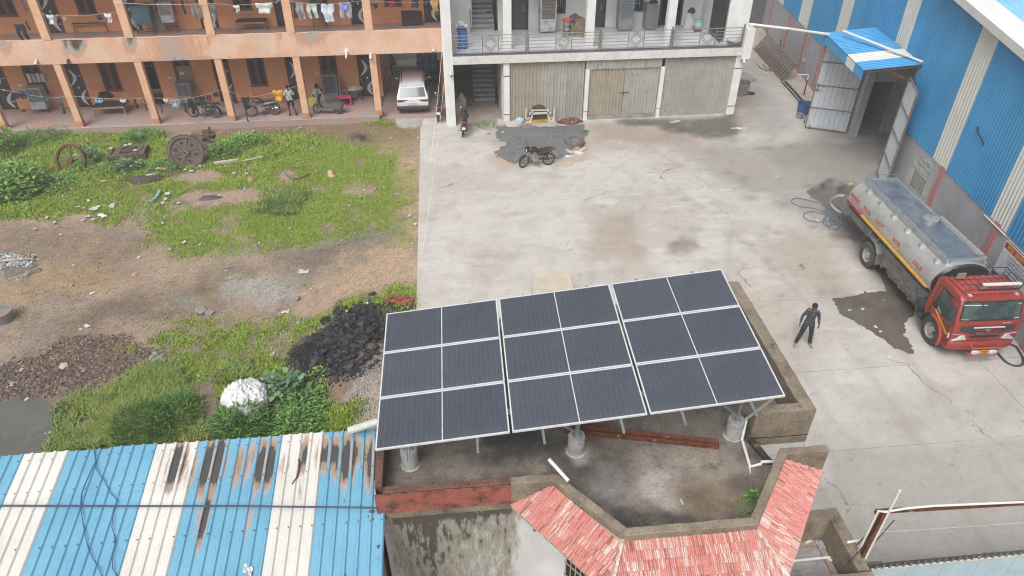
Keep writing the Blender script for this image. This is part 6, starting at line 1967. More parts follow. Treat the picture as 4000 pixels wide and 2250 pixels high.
# on the gravel: front wheel at left
pf,pr_=g('H',680,558),g('H',915,530)
mid=(pf+pr_)/2
motorcycle((52,46,50),'black and red motorcycle parked alone at the edge of the gravel',(mid.x,mid.y,.03),heading(pr_,pf),.16,.5,stripe=(112,40,46))
pf,pr_=g('B',215,1175,ZP),g('B',470,1155,ZP);mid=(pf+pr_)/2
motorcycle((44,50,66),'black motorcycle with blue tank stripes in the porch beside the standing man',(mid.x,mid.y,ZP+.01),heading(pr_,pf),.16,.15,stripe=(92,128,178))
pf,pr_=g('A',1940,1180,ZP),g('A',2195,1185,ZP);mid=(pf+pr_)/2
motorcycle((46,46,48),'black motorcycle in the porch behind hanging dark clothes',(mid.x,mid.y,ZP+.01),heading(pr_,pf),.16,.15)
pr_,pf=g('C',270,1395),g('C',290,1260);mid=(pf+pr_)/2
motorcycle((44,44,48),'black motorcycle seen from behind at the white corner column',(mid.x,mid.y,.01),heading(pr_,pf),.2,.35)
pr_,pf=g('B',2075,1255),g('B',2110,1110);mid=(pf+pr_)/2
motorcycle((50,50,52),'dark motorcycle squeezed between the white car and the white building',(mid.x+.05,mid.y,.02),heading(pr_,pf),.14,.2)
pr_,pf=g('B',1655,790,.1),g('B',1575,650,.1);mid=(pf+pr_)/2
motorcycle((46,46,50),'black motorcycle with white plate deep in the passage left of the car',(mid.x,mid.y,.11),heading(pr_,pf),.14,.2)
# scooter
def scooter(loc,rz):
    t=thing('scooter','dark grey scooter with black seat parked in the porch by the last pillars','scooter',loc,rz,rx=.15)
    G_=flat(86,86,88,rough=.5)
    for x in(-.6,.62):
        w_=lchild(t,'wheel',bt,(x,0,.25));w_.scale=(.8,1.2,.8);lchild(w_,'rim',br_)
    b=MB();b.loft([[Vector((x,-w_,z0)),Vector((x,w_,z0)),Vector((x,w_*.8,z1)),Vector((x,-w_*.8,z1))] for x,w_,z0,z1 in((-.95,.1,.5,.68),(-.8,.2,.36,.72),(-.4,.22,.3,.7),(-.12,.2,.26,.62),(-.02,.2,.24,.34),(.3,.2,.24,.31),(.42,.2,.28,.5),(.5,.22,.45,.95),(.46,.14,.8,1.02))]);b.build('body',G_,t)
    b=MB();b.loft([[Vector((x,-w_,z)),Vector((x,w_,z)),Vector((x,w_*.85,z+h)),Vector((x,-w_*.85,z+h))] for x,w_,z,h in((-.05,.13,.66,.06),(-.4,.19,.7,.1),(-.75,.17,.74,.1),(-.88,.1,.76,.06))]);b.build('seat',M_seat,t)
    b=MB();b.loft([[Vector((x,-w_,z)),Vector((x,w_,z)),Vector((x,0,z+.06))] for x,w_,z in((.85,.08,.4),(.65,.12,.5),(.48,.1,.46))]);b.build('front_mudguard',G_,t)
    b=MB();b.tube([(.3,-.36,1.06),(.42,-.1,1.02),(.42,.1,1.02),(.3,.36,1.06)],.02,6);b.tube([(.62,0,.3),(.42,0,1.0)],.035,6);b.build('handlebar',M_blk,t)
    b=MB();b.sphere((.46,0,1.02),.12,8,6,sq=(.7,1.3,.8));b.build('cowl',G_,t)
    b=MB();b.sphere((.56,0,.84),.08,8,5,sq=(.5,1.3,.8));b.build('headlight',M_lamp,t)
    for s in(-1,1):
        b=MB();b.tube([(.4,s*.2,1.05),(.4,s*.3,1.24)],.008,4);b.sphere((.4,s*.33,1.27),.06,8,5,sq=(.3,1,.8));b.build('mirror',M_blk,t)
    b=MB();b.box((-.99,0,.6),(.04,.18,.09));b.build('tail_light',flat(160,36,36),t)
    b=MB();b.box((-1.02,0,.46),(.012,.2,.12));b.build('number_plate',flat(220,218,214),t)
    b=MB();b.cyl((-.35,-.22,.28),(-.85,-.22,.34),.05,n=8);b.build('exhaust',M_alloy,t)
pf,pr_=g('B',855,1150,ZP),g('B',1115,1155,ZP);mid=(pf+pr_)/2
scooter((mid.x,mid.y+.1,ZP+.02),heading(pr_,pf))
# ============================================================ WHITE CAR, seen from behind; local x forward
cl_,cr_=g('B',1690,1120,.1),g('B',2010,1112,.1)
CRT=thing('parked_car','white hatchback with dark rear bumper backed under the orange block','car',((cl_.x+cr_.x)/2-.02,(cl_.y+cr_.y)/2-.55,.1),pi/2)
M_car=mat('car_white',C(232,233,234),C(224,225,227),1,rough=.25,coat=.4,fine=.02)
M_cgl=mat('car_glass',C(70,84,92),rough=.08,fine=.02,spec=.7)
b=MB();ch=[(0,.42),(-.02,.8),(.06,1.02),(.42,1.54),(.85,1.67),(2.2,1.68),(2.95,1.58),(3.6,1.1),(4.1,.97),(4.38,.72),(4.42,.38)]
prof=[]
for y,kz,kx in((-.9,.96,.06),(-.88,.985,.02),(-.6,1,0),(0,1,-.02),(.6,1,0),(.88,.985,.02),(.9,.96,.06)):
    q_=[]
    for x,z in ch:
        nar=1-.2*max(0,(z-1.0)/.57)
        q_.append(Vector((x+(kx if x<2 else-kx),y*nar,z*(kz if z>.9 else 1))))
    q_+=[Vector((4.2,y,.3)),Vector((.1,y,.3))]
    prof.append(q_)
b.loft(prof);cb=b.build('body',M_car,CRT,False,40)
def lc(b,name,m_,smooth=35):return b.build(name,m_,CRT,False,smooth)
for x in(.82,3.5):
    for y in(-.8,.8):
        w_=lchild(CRT,'wheel',ty,(x,y,.33),pi if y>0 else 0);w_.scale=(.65,.75,.65);lchild(w_,'rim',ri)
b=MB();b.grid(lambda u,v:(.088+.3*v-.035-.03*(1-(2*u-1)**2),(-.76+1.52*u)*(1-.12*v),1.05+.43*v),8,4);lc(b,'rear_window',M_cgl,60)
b=MB()
for s in(-1,1):b.loft([[Vector((x,s*(.885-.2*.9*max(0,(z-1)/.57))+s*.012,z)) for z in(z0,z1)]+[Vector((x,s*(.885-.18*max(0,(z-1)/.57))-s*.02,z)) for z in(z1,z0)] for x,z0,z1 in((.55,1.1,1.4),(.9,1.08,1.5),(2.6,1.06,1.48),(3.3,1.05,1.2))])
lc(b,'side_window',M_cgl,0)
b=MB();b.grid(lambda u,v:(.4+.25*v,-.6+1.2*u,1.6-.05*(1-v)),4,2);lc(b,'roof_spoiler',M_car,40)
b=MB()
for s in(-1,1):b.tube([(.75,s*.6,1.66),(1.5,s*.6,1.71),(2.75,s*.6,1.64)],.02,5)
lc(b,'roof_rail',flat(70,72,74))
b=MB();b.loft([[Vector((.9,-.02,1.66)),Vector((.9,.02,1.66)),Vector((1.05,.0,1.66))],[Vector((.88,-.005,1.76)),Vector((.88,.005,1.76)),Vector((.9,.0,1.76))]]);lc(b,'antenna',flat(210,210,210))
b=MB();b.loft([[Vector((x-(.025 if abs(y)<.8 else .0),y,z)) for x,z in((0.0,.78),(.02,.88),(.12,.9),(.12,.78))] for y in(-.88,-.7,0,.7,.88)]);lc(b,'light_bar',flat(52,40,44,rough=.2),40)
for s in(-1,1):
    b=MB();b.loft([[Vector((-.032,s*y,.79)),Vector((-.012,s*y,.885)),Vector((.05,s*y,.885)),Vector((.05,s*y,.79))] for y in(.5,.86)]);lc(b,'tail_light',flat(112,26,32,rough=.2),0)
b=MB();b.loft([[Vector((x-(.03 if abs(y)<.8 else-.03),y,z)) for x,z in((-.0,.28),(-.05,.34),(-.05,.5),(.0,.56),(.3,.56),(.3,.28))] for y in(-.93,-.8,0,.8,.93)]);lc(b,'bumper',flat(66,70,74,rough=.5),40)
b=MB()
for s in(-1,1):b.box((-.085,s*.6,.42),(.01,.2,.04))
lc(b,'reflector',flat(140,40,40),0)
b=MB();b.box((-.05,0,.66),(.02,.5,.12));pl_=lc(b,'number_plate',flat(236,236,234),0)
CW=WM[CRT.name]
put_text(CRT,'plate_lettering','MP07ZM8460',.085,M_blk,CW@Vector((-.063,0,.66)),(1,0,0),(0,0,1),.002)
put_text(CRT,'maker_lettering','CURVV',.06,M_steel,CW@Vector((-.05,0,.83)),(1,0,0),(0,0,1),.004,sx=1.2)
for s in(-1,1):
    b=MB();b.sphere((3.1,s*.98,1.08),.12,8,6,sq=(.5,1,.65));lc(b,'mirror',M_car)
# ============================================================ PEOPLE: one skinned surface each
def person(label,loc,rz,J,edges,colors,hair_fn=None,group=None):
    """J: joint -> (pos, radius); the body grows as one continuous skinned surface"""
    t=thing('person',label,'person',loc,rz,group)
    names=list(J)
    me=bpy.data.meshes.new('body')
    me.from_pydata([J[n][0] for n in names],[(names.index(a),names.index(c)) for a,c in edges],[])
    o=bpy.data.objects.new('body',me);COL.objects.link(o)
    sk=o.modifiers.new('skin','SKIN');sk.use_smooth_shade=True
    sl=me.skin_vertices[0].data if me.skin_vertices else None
    if sl is None:
        import bmesh
        bm_=bmesh.new();bm_.from_mesh(me);bm_.verts.layers.skin.verify();bm_.to_mesh(me);bm_.free()
        sl=me.skin_vertices[0].data
    for i,n in enumerate(names):
        r=J[n][1]
        sl[i].radius=r if isinstance(r,tuple) else(r,r)
        sl[i].use_root=(n=='pelvis')
    ss=o.modifiers.new('sub','SUBSURF');ss.levels=3;ss.render_levels=3
    bpy.context.view_layer.update()
    m2=bpy.data.meshes.new_from_object(o.evaluated_get(bpy.context.evaluated_depsgraph_get()))
    bpy.data.objects.remove(o,do_unlink=True)
    m2.name='body'
    for q_ in colors[0]:m2.materials.append(q_)
    cf=colors[1]
    for p in m2.polygons:
        p.material_index=cf(p.center)
    b_=bpy.data.objects.new('body',m2);COL.objects.link(b_);b_.parent=t
    WM[b_.name]=WM[t.name]
    return t
M_skin=mat('skin',C(140,92,70),C(124,80,60),6,rough=.55,fine=.05)
M_skin2=mat('skin_dark',C(104,70,56),rough=.55,fine=.05)
M_hair=flat(26,24,24,rough=.7)
def shirt_mat():
    M=mat('striped_shirt',C(52,58,66),rough=.85,fine=.12)
    N,L_=M.node_tree.nodes,M.node_tree.links
    b=N['Principled BSDF']
    tc=N.new('ShaderNodeTexCoord');sx=N.new('ShaderNodeSeparateXYZ');L_.new(tc.outputs['Object'],sx.inputs[0])
    wv_=N.new('ShaderNodeTexWave');wv_.bands_direction='Z';wv_.inputs['Scale'].default_value=4.2;wv_.inputs['Distortion'].default_value=1.5;L_.new(tc.outputs['Object'],wv_.inputs[0])
    cr=N.new('ShaderNodeValToRGB');e=cr.color_ramp.elements
    e[0].position=0;e[0].color=(*C(40,46,56),1);e[1].position=1;e[1].color=(*C(98,106,112),1)
    k=e.new(.55);k.color=(*C(58,64,72),1);k=e.new(.75);k.color=(*C(82,84,88),1)
    L_.new(wv_.outputs['Fac'],cr.inputs[0]);L_.new(cr.outputs[0],b.inputs['Base Color'])
    return M
def head_parts(t,c,yawd,skin,r=.1,pitch=0):
    """hair cap, ears, nose, eyes on a head centred at c facing local +x turned by yawd"""
    R_=Matrix.Rotation(yawd,3,'Z')@Matrix.Rotation(pitch,3,'Y')
    c=Vector(c)
    b=MB()
    n,m_=14,7
    secs=[]
    for j in range(m_+1):
        a=pi*.56*j/m_
        secs.append([c+R_@Vector((sin(a)*r*1.02*cos(2*pi*i/n)-.012-(.018 if cos(2*pi*i/n)>.3 and j>4 else 0),sin(a)*r*.9*sin(2*pi*i/n),.028+cos(a)*r*1.12+(.035 if cos(2*pi*i/n)>.3 and j>5 else 0))) for i in range(n)])
    b.loft(secs);b.build('hair',M_hair,t)
    b=MB()
    b.loft([[c+R_@Vector(p) for p in((.085,-.014,-.03),(.085,.014,-.03),(.09,0,.02))],[c+R_@Vector(p) for p in((.122,-.008,-.03),(.122,.008,-.03),(.098,0,.02))]])
    for s in(-1,1):b.sphere(c+R_@Vector((0,s*.083,-.005)),.03,6,5,sq=(.8,.4,1.1))
    b.build('face_features',skin,t)
    b=MB()
    for s in(-1,1):b.sphere(c+R_@Vector((.088,s*.033,.012)),.011,6,4);b.box(c+R_@Vector((.09,s*.033,.034)),(.012,.036,.008),R_)
    b.box(c+R_@Vector((.086,0,-.058)),(.012,.045,.009),R_)
    b.build('eyes_and_mouth',flat(48,30,28),t)
def hand(t,wrist,d,skin,inward,name='hand'):
    """palm with four curled fingers and a thumb"""
    d=Vector(d).normalized();w_=Vector(wrist);s_=Vector(inward).normalized();s_=(s_-d*s_.dot(d)).normalized();n_=d.cross(s_)
    b=MB()
    b.loft([[w_+d*x+n_*(a*wd)+s_*(c*.014) for a,c in((-1,-1),(1,-1),(1,1),(-1,1))] for x,wd in((-.01,.026),(.03,.038),(.085,.04))])
    for i in range(4):
        o_=w_+d*.08+n_*(-.031+i*.0205)
        L_=(.06,.072,.068,.052)[i]
        b.tube([o_,o_+d*L_*.5+s_*.006,o_+d*L_*.85+s_*.024,o_+d*L_*.95+s_*.042],[.0095,.009,.0085,.007],6)
    o_=w_+d*.02-n_*.03
    b.tube([o_,o_+d*.03-n_*.022+s_*.01,o_+d*.062-n_*.026+s_*.022],[.012,.011,.008],6)
    b.build(name,skin,t)
# --- man in striped shirt on the yard, facing the lower left, looking down
ml,mr=g('J',300,868),g('J',402,888)
mc=(ml+mr)/2
fc=Vector((-.25,-1,0)).normalized()
M_jean=mat('dark_jeans',C(56,56,60),C(44,44,48),5,rough=.85,fine=.15)
J=dict(pelvis=((0,0,.92),(.15,.11)),waist=((-.01,0,1.06),(.15,.1)),chest=((0,0,1.27),(.18,.115)),neckb=((.0,0,1.42),(.1,.08)),neck=((.015,0,1.49),.055),jaw=((.04,0,1.54),(.072,.075)),head=((.035,0,1.62),(.085,.1)),crown=((.02,0,1.69),(.07,.08)),
         hl=((0,.1,.88),.105),kl=((.05,.15,.48),.08),al=((.02,.2,.1),.066),hr=((0,-.1,.88),.105),kr=((.06,-.18,.48),.08),ar=((.06,-.26,.1),.066),
         sl=((0,.17,1.4),.075),el=((-.05,.27,1.13),.055),wl=((.05,.31,.9),.038),sr=((0,-.17,1.4),.075),er=((-.05,-.27,1.13),.055),wr=((.06,-.31,.9),.038),
         fl=((.12,.23,.045),(.04,.035)),fr=((.16,-.3,.045),(.04,.035)),tl=((.2,.25,.035),(.04,.022)),tr=((.24,-.33,.035),(.04,.022)))
E_=[('pelvis','waist'),('waist','chest'),('chest','neckb'),('neckb','neck'),('neck','jaw'),('jaw','head'),('head','crown'),('pelvis','hl'),('hl','kl'),('kl','al'),('al','fl'),('fl','tl'),('pelvis','hr'),('hr','kr'),('kr','ar'),('ar','fr'),('fr','tr'),
      ('neckb','sl'),('sl','el'),('el','wl'),('neckb','sr'),('sr','er'),('er','wr')]
def colr(c):
    if c.z>1.49 or(c.z>1.44 and abs(c.y)<.075) or(c.z>1.33 and c.x>.085 and abs(c.y)<.04):return 0
    if abs(c.y)>.2 and c.z>.93 and c.z<1.45 or c.z>.86:return 1
    if c.z>.1:return 2
    return 0
man=person('person standing on the yard in dark striped shirt, black trousers and flip flops',(mc.x,mc.y,.012),atan2(fc.y,fc.x),J,E_,([M_skin,shirt_mat(),M_jean],colr))
head_parts(man,(.035,0,1.62),.1,M_skin,.105,.25)
hand(man,(.05,.31,.9),(.12,.06,-1),M_skin,(0,-1,0));hand(man,(.06,-.31,.9),(.12,-.06,-1),M_skin,(0,1,0))
for s,p in((1,(.11,.225,.012)),(-1,(.15,-.295,.012))):
    b=MB();a=radians(12*s)
    pts=[(-.14,-.035),(.0,-.04),(.12,-.05),(.17,-.02),(.17,.02),(.12,.05),(0,.04),(-.14,.035)]
    R_=Matrix.Rotation(a,3,'Z')
    b.loft([[Vector(p)+R_@Vector((x,y,z)) for x,y in pts] for z in(-.011,.012)]);sl_=b.build('flip_flop',flat(150,154,172),man)
    b=MB();b.tube([Vector(p)+R_@Vector(q_) for q_ in((-.01,-.045,.02),(.05,-.02,.07),(.1,0,.03),(.05,.02,.07),(-.01,.045,.02))],.012,5);b.build('strap',flat(226,226,230),sl_)
b=MB()
for s in(-1,1):b.loft([[Vector((.07,s*.02,1.43)),Vector((.04,s*.085,1.46)),Vector((.03,s*.085,1.45)),Vector((.06,s*.015,1.42))],[Vector((.13,s*.025,1.34)),Vector((.11,s*.07,1.39)),Vector((.1,s*.07,1.38)),Vector((.12,s*.02,1.33))]])
b.build('collar',flat(46,52,60),man)
# --- man in white patterned shirt under the porch, back towards us
pa,pb_=g('B',590,1150,ZP),g('B',665,1165,ZP)
mc=(pa+pb_)/2
J2={k:(v[0],v[1]) for k,v in J.items()}
J2.update(al=((-.02,.13,.1),.048),ar=((-.16,-.17,.1),.048),kl=((.04,.12,.48),.065),kr=((-.04,-.13,.48),.065),fl=((.07,.15,.045),(.04,.035)),tl=((.15,.16,.035),(.04,.022)),fr=((-.08,-.19,.045),(.04,.035)),tr=((.0,-.2,.035),(.04,.022)),
          el=((.06,.27,1.15),.052),wl=((.2,.25,.98),.036),head=((.06,0,1.6),(.085,.1)),jaw=((.07,0,1.53),(.07,.075)),crown=((.05,0,1.67),(.07,.08)))
def colr2(c):
    if c.z>1.48 or(c.z>1.43 and abs(c.y)<.07):return 0
    if c.z>.9 and(abs(c.y)<.22 or c.z>1.2):return 1
    if c.z>.52 and abs(c.y)<.24:return 2
    return 0
M_flor=mat('floral_shirt',C(222,222,222),rough=.85,fine=.05,spots=(C(70,72,80),13,.56,.6))
m2_=person('person in white patterned shirt and dark shorts seen from behind in the porch',(mc.x,mc.y,ZP),radians(115),J2,E_,([M_skin2,M_flor,flat(44,44,50,rough=.85)],colr2))
head_parts(m2_,(.06,0,1.6),.5,M_skin2,.108,.2)
hand(m2_,(.2,.25,.98),(.5,-.1,-.9),M_skin2,(0,-1,0));hand(m2_,(.06,-.31,.9),(.1,-.05,-1),M_skin2,(0,1,0))
for p in((.05,.145,.02),(-.1,-.18,.02)):
    b=MB();b.loft([[Vector(p)+Vector((x,y,z)) for x,y in((-.14,-.04),(.1,-.05),(.15,0),(.1,.05),(-.14,.04))] for z in(-.018,.012)]);b.build('slipper',flat(62,62,66),m2_)
# --- someone sitting behind the scooter
ps=g('B',885,1010,ZP)
J3=dict(pelvis=((0,0,.14),(.16,.13)),waist=((0,0,.3),(.15,.11)),chest=((.03,0,.5),(.17,.115)),neckb=((.06,0,.64),(.1,.08)),neck=((.08,0,.7),.052),jaw=((.11,0,.75),(.07,.072)),head=((.1,0,.83),(.083,.098)),crown=((.09,0,.9),(.066,.075)),
          hl=((.1,.12,.14),.095),kl=((.36,.2,.36),.07),al=((.32,.14,.06),.048),hr=((.1,-.12,.14),.095),kr=((.36,-.2,.36),.07),ar=((.32,-.14,.06),.048),
          sl=((.05,.17,.62),.07),el=((.16,.24,.4),.05),wl=((.33,.14,.34),.036),sr=((.05,-.17,.62),.07),er=((.16,-.24,.4),.05),wr=((.33,-.14,.34),.036),fl=((.42,.15,.04),(.04,.03)),fr=((.42,-.15,.04),(.04,.03)))
E3_=[e_ for e_ in E_ if 'tl' not in e_ and 'tr' not in e_]
m3_=person('person sitting on the porch floor behind the scooter in a light top',(ps.x,ps.y+.25,ZP),radians(-100),J3,E3_,([M_skin2,flat(206,204,200,rough=.85),flat(70,62,66)],lambda c:0 if c.z>.68 else(1 if c.z>.24 and c.x<.22 else(2 if c.z>.1 and c.x<.4 else 0))))
head_parts(m3_,(.1,0,.83),0,M_skin2,.105,.3)
hand(m3_,(.33,.14,.34),(.7,-.4,-.3),M_skin2,(0,-1,0));hand(m3_,(.33,-.14,.34),(.7,.4,-.3),M_skin2,(0,1,0))
# ============================================================ LAUNDRY
def fabric(r,gg,b_,c2=None):
    return mat('fabric',C(r,gg,b_),C(*c2) if c2 else tuple(v*.75 for v in C(r,gg,b_)),9,(.45,.7),rough=.9,fine=.14)
def stripes(r1,r2,sc=9,d='Z'):
    M=mat('striped_fabric',C(*r1),rough=.9,fine=.1)
    N,L_=M.node_tree.nodes,M.node_tree.links
    tc=N.new('ShaderNodeTexCoord');wv_=N.new('ShaderNodeTexWave');wv_.bands_direction=d;wv_.inputs['Scale'].default_value=sc;wv_.inputs['Distortion'].default_value=.6
    L_.new(tc.outputs['Object'],wv_.inputs[0]);cr=N.new('ShaderNodeMix');cr.data_type='RGBA';L_.new(wv_.outputs['Fac'],cr.inputs[0]);cr.inputs[6].default_value=(*C(*r1),1);cr.inputs[7].default_value=(*C(*r2),1)
    L_.new(cr.outputs[2],N['Principled BSDF'].inputs['Base Color'])
    return M
CLOTH_SHAPES=dict(
    cloth=[(0,1),(1,1),(1,0),(.5,.04),(0,.02)],
    shirt=[(.0,.8),(.06,1),(.36,.98),(.5,.93),(.64,.98),(.94,1),(1,.8),(.98,.55),(.82,.5),(.84,0),(.5,.03),(.16,0),(.18,.5),(.02,.55)],
    trousers=[(0.04,1),(.96,1),(1,.5),(.98,0),(.62,.02),(.55,.62),(.48,.66),(.4,.62),(.36,.0),(.02,.03),(.0,.5)],
    shorts=[(0,1),(1,1),(1,.1),(.6,.0),(.5,.45),(.4,.02),(0,.12)],
    briefs=[(0,1),(1,1),(.95,.6),(.62,.0),(.38,.0),(.05,.6)])
def tri_fill(poly):
    """ear clipping"""
    idx=list(range(len(poly)))
    area=sum(poly[i][0]*poly[(i+1)%len(poly)][1]-poly[(i+1)%len(poly)][0]*poly[i][1] for i in idx)
    if area<0:idx.reverse()
    out=[]
    def cr(o,a,c):return(a[0]-o[0])*(c[1]-o[1])-(a[1]-o[1])*(c[0]-o[0])
    guard=0
    while len(idx)>3 and guard<400:
        guard+=1
        for k in range(len(idx)):
            i,j,l=idx[k-1],idx[k],idx[(k+1)%len(idx)]
            if cr(poly[i],poly[j],poly[l])<=1e-9:continue
            if any(q_ not in(i,j,l) and cr(poly[i],poly[j],poly[q_])>=0 and cr(poly[j],poly[l],poly[q_])>=0 and cr(poly[l],poly[i],poly[q_])>=0 for q_ in idx):continue
            out.append((i,j,l));idx.pop(k);break
    out.append(tuple(idx))
    return out
def garment(k,x0,y0,x1,y1,Y,shape,m_,label,cat,group='washing hung in the porches',fold=.05):
    """hangs in the plane Y; the box is where the photo shows it"""
    a,c=gy(k,x0,y0,Y),gy(k,x1,y1,Y)
    zt_,zb_=a.z,c.z
    w_=abs(c.x-a.x)*.96
    # leaning picture: the bottom corner is sheared in the photo, keep it vertical in the place
    cx=(a.x+c.x)/2
    P=CLOTH_SHAPES[shape]
    b=MB()
    N_=14
    # cells of a fine grid that lie inside the outline: a cloth with folds
    gxs,gys=26,26
    U,V=np.meshgrid(np.linspace(0,1,gxs+1),np.linspace(0,1,gys+1))
    d_=polydist(U.ravel(),V.ravel(),P).reshape(U.shape)
    ph=random.uniform(0,6)
    fr_=random.uniform(9,15)
    vid={}
    def vert(i,j):
        if(i,j) not in vid:
            u,v=U[j,i],V[j,i]
            sag=.03*sin(u*pi)
            yy=fold*sin(u*fr_+ph+1.5*v)*(1.15-v)+.02*sin(v*9+ph)
            vid[(i,j)]=len(b.v)
            b.v.append((cx-w_/2+w_*u+.02*sin(v*7+ph),Y+yy,zb_+(zt_-zb_)*v-sag))
        return vid[(i,j)]
    for j in range(gys):
        for i in range(gxs):
            if(d_[j,i]+d_[j,i+1]+d_[j+1,i]+d_[j+1,i+1])/4>-.012:
                b.f.append((vert(i,j),vert(i+1,j),vert(i+1,j+1),vert(i,j+1)));b.m.append(0)
    o=tag(b.build(cat.replace(' ','_'),m_,None,False,60),label,cat,group)
    md=o.modifiers.new('thick','SOLIDIFY');md.thickness=.012
    return o
YL=38.62
W_=(234,234,236)
GARM=[
 ('A',110,920,280,992,YL,'shorts',(44,48,72),'navy shorts on the lower line at the far left bay','shorts'),
 ('A',415,972,500,1012,YL,'cloth',(72,100,112),'small teal cloth hanging in front of the left grey cooler','cloth'),
 ('A',560,985,680,1140,YL,'shirt',(88,94,100),'crumpled grey blue shirt hanging left of the second porch pillar','shirt'),
 ('A',950,985,1042,1030,YL,'cloth',(150,186,216),'light blue towel hanging before the dark bed','towel'),
 ('A',1200,996,1276,1030,YL,'cloth',(228,228,224),'white cap shaped cloth before the right end of the dark bed','cloth'),
 ('A',1335,990,1400,1090,YL,'shirt',(58,62,80),'navy and white shirt hanging right of the dark bed','shirt'),
 ('A',1398,988,1438,1090,YL,'cloth',(150,132,110),'tan cloth hanging beside a maroon striped garment','cloth'),
 ('A',1440,985,1482,1110,YL,'cloth',(118,62,72),'maroon striped garment left of the third porch pillar','cloth'),
 ('A',1588,980,1636,1132,YL,'trousers',(46,46,50),'narrow black trousers right of the third porch pillar','trousers'),
 ('A',1636,990,1706,1032,YL,'cloth',(226,206,204),'pale pink cloth beside the blue striped shirt','cloth'),
 ('A',1706,1000,1822,1080,YL,'shirt','st','white shirt with blue stripes on the lower line','shirt'),
 ('A',1820,1004,1886,1122,YL,'shirt',(56,88,110),'teal blue top between striped shirt and black jacket','shirt'),
 ('A',1885,988,1985,1140,YL,'shirt',(38,38,42),'black jacket hanging before the porch motorcycle','jacket'),
 ('A',1985,968,2082,1068,YL,'trousers',(46,52,70),'dark navy trousers hanging above the motorcycle seat','trousers'),
 ('A',2066,946,2130,1010,YL,'cloth',(128,54,78),'small maroon cloth high on the lower line','cloth'),
 ('A',2135,922,2202,972,YL,'shorts',(50,48,50),'black shorts near the fourth porch pillar','shorts'),
 ('A',2320,930,2396,1040,YL,'cloth',(66,66,70),'dark grey cloth hung right of the fourth porch pillar','cloth'),
 ('B',100,972,215,1090,YL-.02,'shirt',(56,56,52),'dark olive jacket hanging at the front wheel of the blue striped motorcycle','jacket'),
 ('B',140,1060,190,1258,YL,'cloth',(40,40,44),'long black trouser leg dangling below the olive jacket','trousers'),
 ('B',420,908,545,1012,YL,'shirt',(240,176,52),'bright orange yellow T shirt on the line by the standing man','T shirt'),
 ('A',185,-40,282,115,YL,'trousers',(76,96,128),'blue jeans on the upper line at the far left','jeans'),
 ('A',130,240,300,392,39.5,'trousers',(48,48,56),'black trousers spread on the upper floor rail at the far left','trousers'),
 ('A',245,206,306,296,39.6,'cloth',(70,78,80),'dark green grey cloth beside the spread black trousers','cloth'),
 ('A',460,146,570,240,YL,'shirt',W_,'white shirt on the upper line next to a maroon cloth','shirt'),
 ('A',566,160,622,220,YL,'cloth',(104,44,66),'maroon cloth between white shirt and beige cloth upstairs','cloth'),
 ('A',624,160,680,216,YL,'cloth',(206,184,150),'beige cloth on the upper line above the brown bed','cloth'),
 ('A',966,148,1036,202,YL,'shorts',(48,52,74),'navy shorts on the upper line above the brown bed','shorts'),
 ('A',1044,130,1145,222,YL,'shirt',W_,'white vest on the upper line left of a pillar','vest'),
 ('A',1800,-30,1880,142,YL,'cloth',(66,64,66),'dark grey trousers beside the white upstairs cooler','trousers'),
 ('A',1905,32,2040,190,YL,'trousers',(150,142,130),'grey beige trousers hung before an upstairs door','trousers'),
 ('A',2096,36,2202,190,YL,'shirt',(120,122,126),'grey shirt bunched against an upper pillar','shirt'),
 ('A',2130,140,2176,272,YL,'cloth',(228,224,226),'white cloth with pink edge hanging low by an upper pillar','cloth'),
 ('A',2346,50,2426,122,YL,'briefs',(232,230,226),'white briefs on the upper line before a barred window','briefs'),
 ('B',242,28,440,130,YL,'shirt',(232,234,236),'wide white shirt on the upper line above a bench','shirt'),
 ('B',616,14,686,182,YL,'cloth',(66,70,76),'charcoal trousers right of an upper pillar','trousers'),
 ('B',644,28,760,196,YL-.03,'trousers',(164,160,158),'light grey trousers with mud stains upstairs','trousers'),
 ('B',756,38,890,180,YL,'trousers',(206,216,206),'pale mint trousers on the upper line','trousers'),
 ('B',900,38,1066,216,YL,'shirt',(226,234,244),'white blue shirt hanging aslant with one long tail','shirt'),
 ('B',1085,24,1232,182,YL,'trousers',(184,184,198),'lilac grey trousers upstairs with a blue top over them','trousers'),
 ('B',1110,20,1192,112,YL-.06,'shirt',(150,176,236),'periwinkle blue top over the lilac trousers','shirt'),
 ('B',1425,34,1490,82,YL,'briefs',(48,46,50),'black briefs on the upper line near the last pillar','briefs'),
 ('B',1586,8,1662,62,YL,'cloth',(150,48,84),'crimson cloth on the upper line near the tilted bed','cloth'),
 ('B',1815,-40,1902,72,YL,'cloth',(58,58,66),'dark striped cloth above the tilted bed','cloth'),
 ('B',2010,-10,2102,112,YL,'shirt',(196,160,98),'yellow brown plaid shirt at the right end upstairs','shirt')]
for k,x0,y0,x1,y1,Y_,sh,c,lab,cat in GARM:
    m_=stripes((232,234,238),(70,92,128),5.5) if c=='st' else fabric(*c)
    garment(k,x0,y0,x1,y1,Y_,sh,m_,lab,cat)
M_rope=flat(226,220,206)
def rope(pts,label,r=.008,Y_=YL):
    tag(MB().tube([gy(k,x,y,Y_) for k,x,y in pts],r,4).build('clothes_line',M_rope),label,'clothes line','clothes lines of the hostel')
rope([('A',0,895),('A',110,918),('A',300,958),('A',530,988),('A',690,965)],'clothes line in the lower left bay')
rope([('A',690,965),('A',880,978),('A',1080,992),('A',1330,996),('A',1470,985)],'clothes line before the dark bed downstairs')
rope([('A',1470,985),('A',1640,988),('A',1820,1000),('A',1990,972),('A',2130,935),('A',2230,905)],'clothes line over the porch motorcycle')
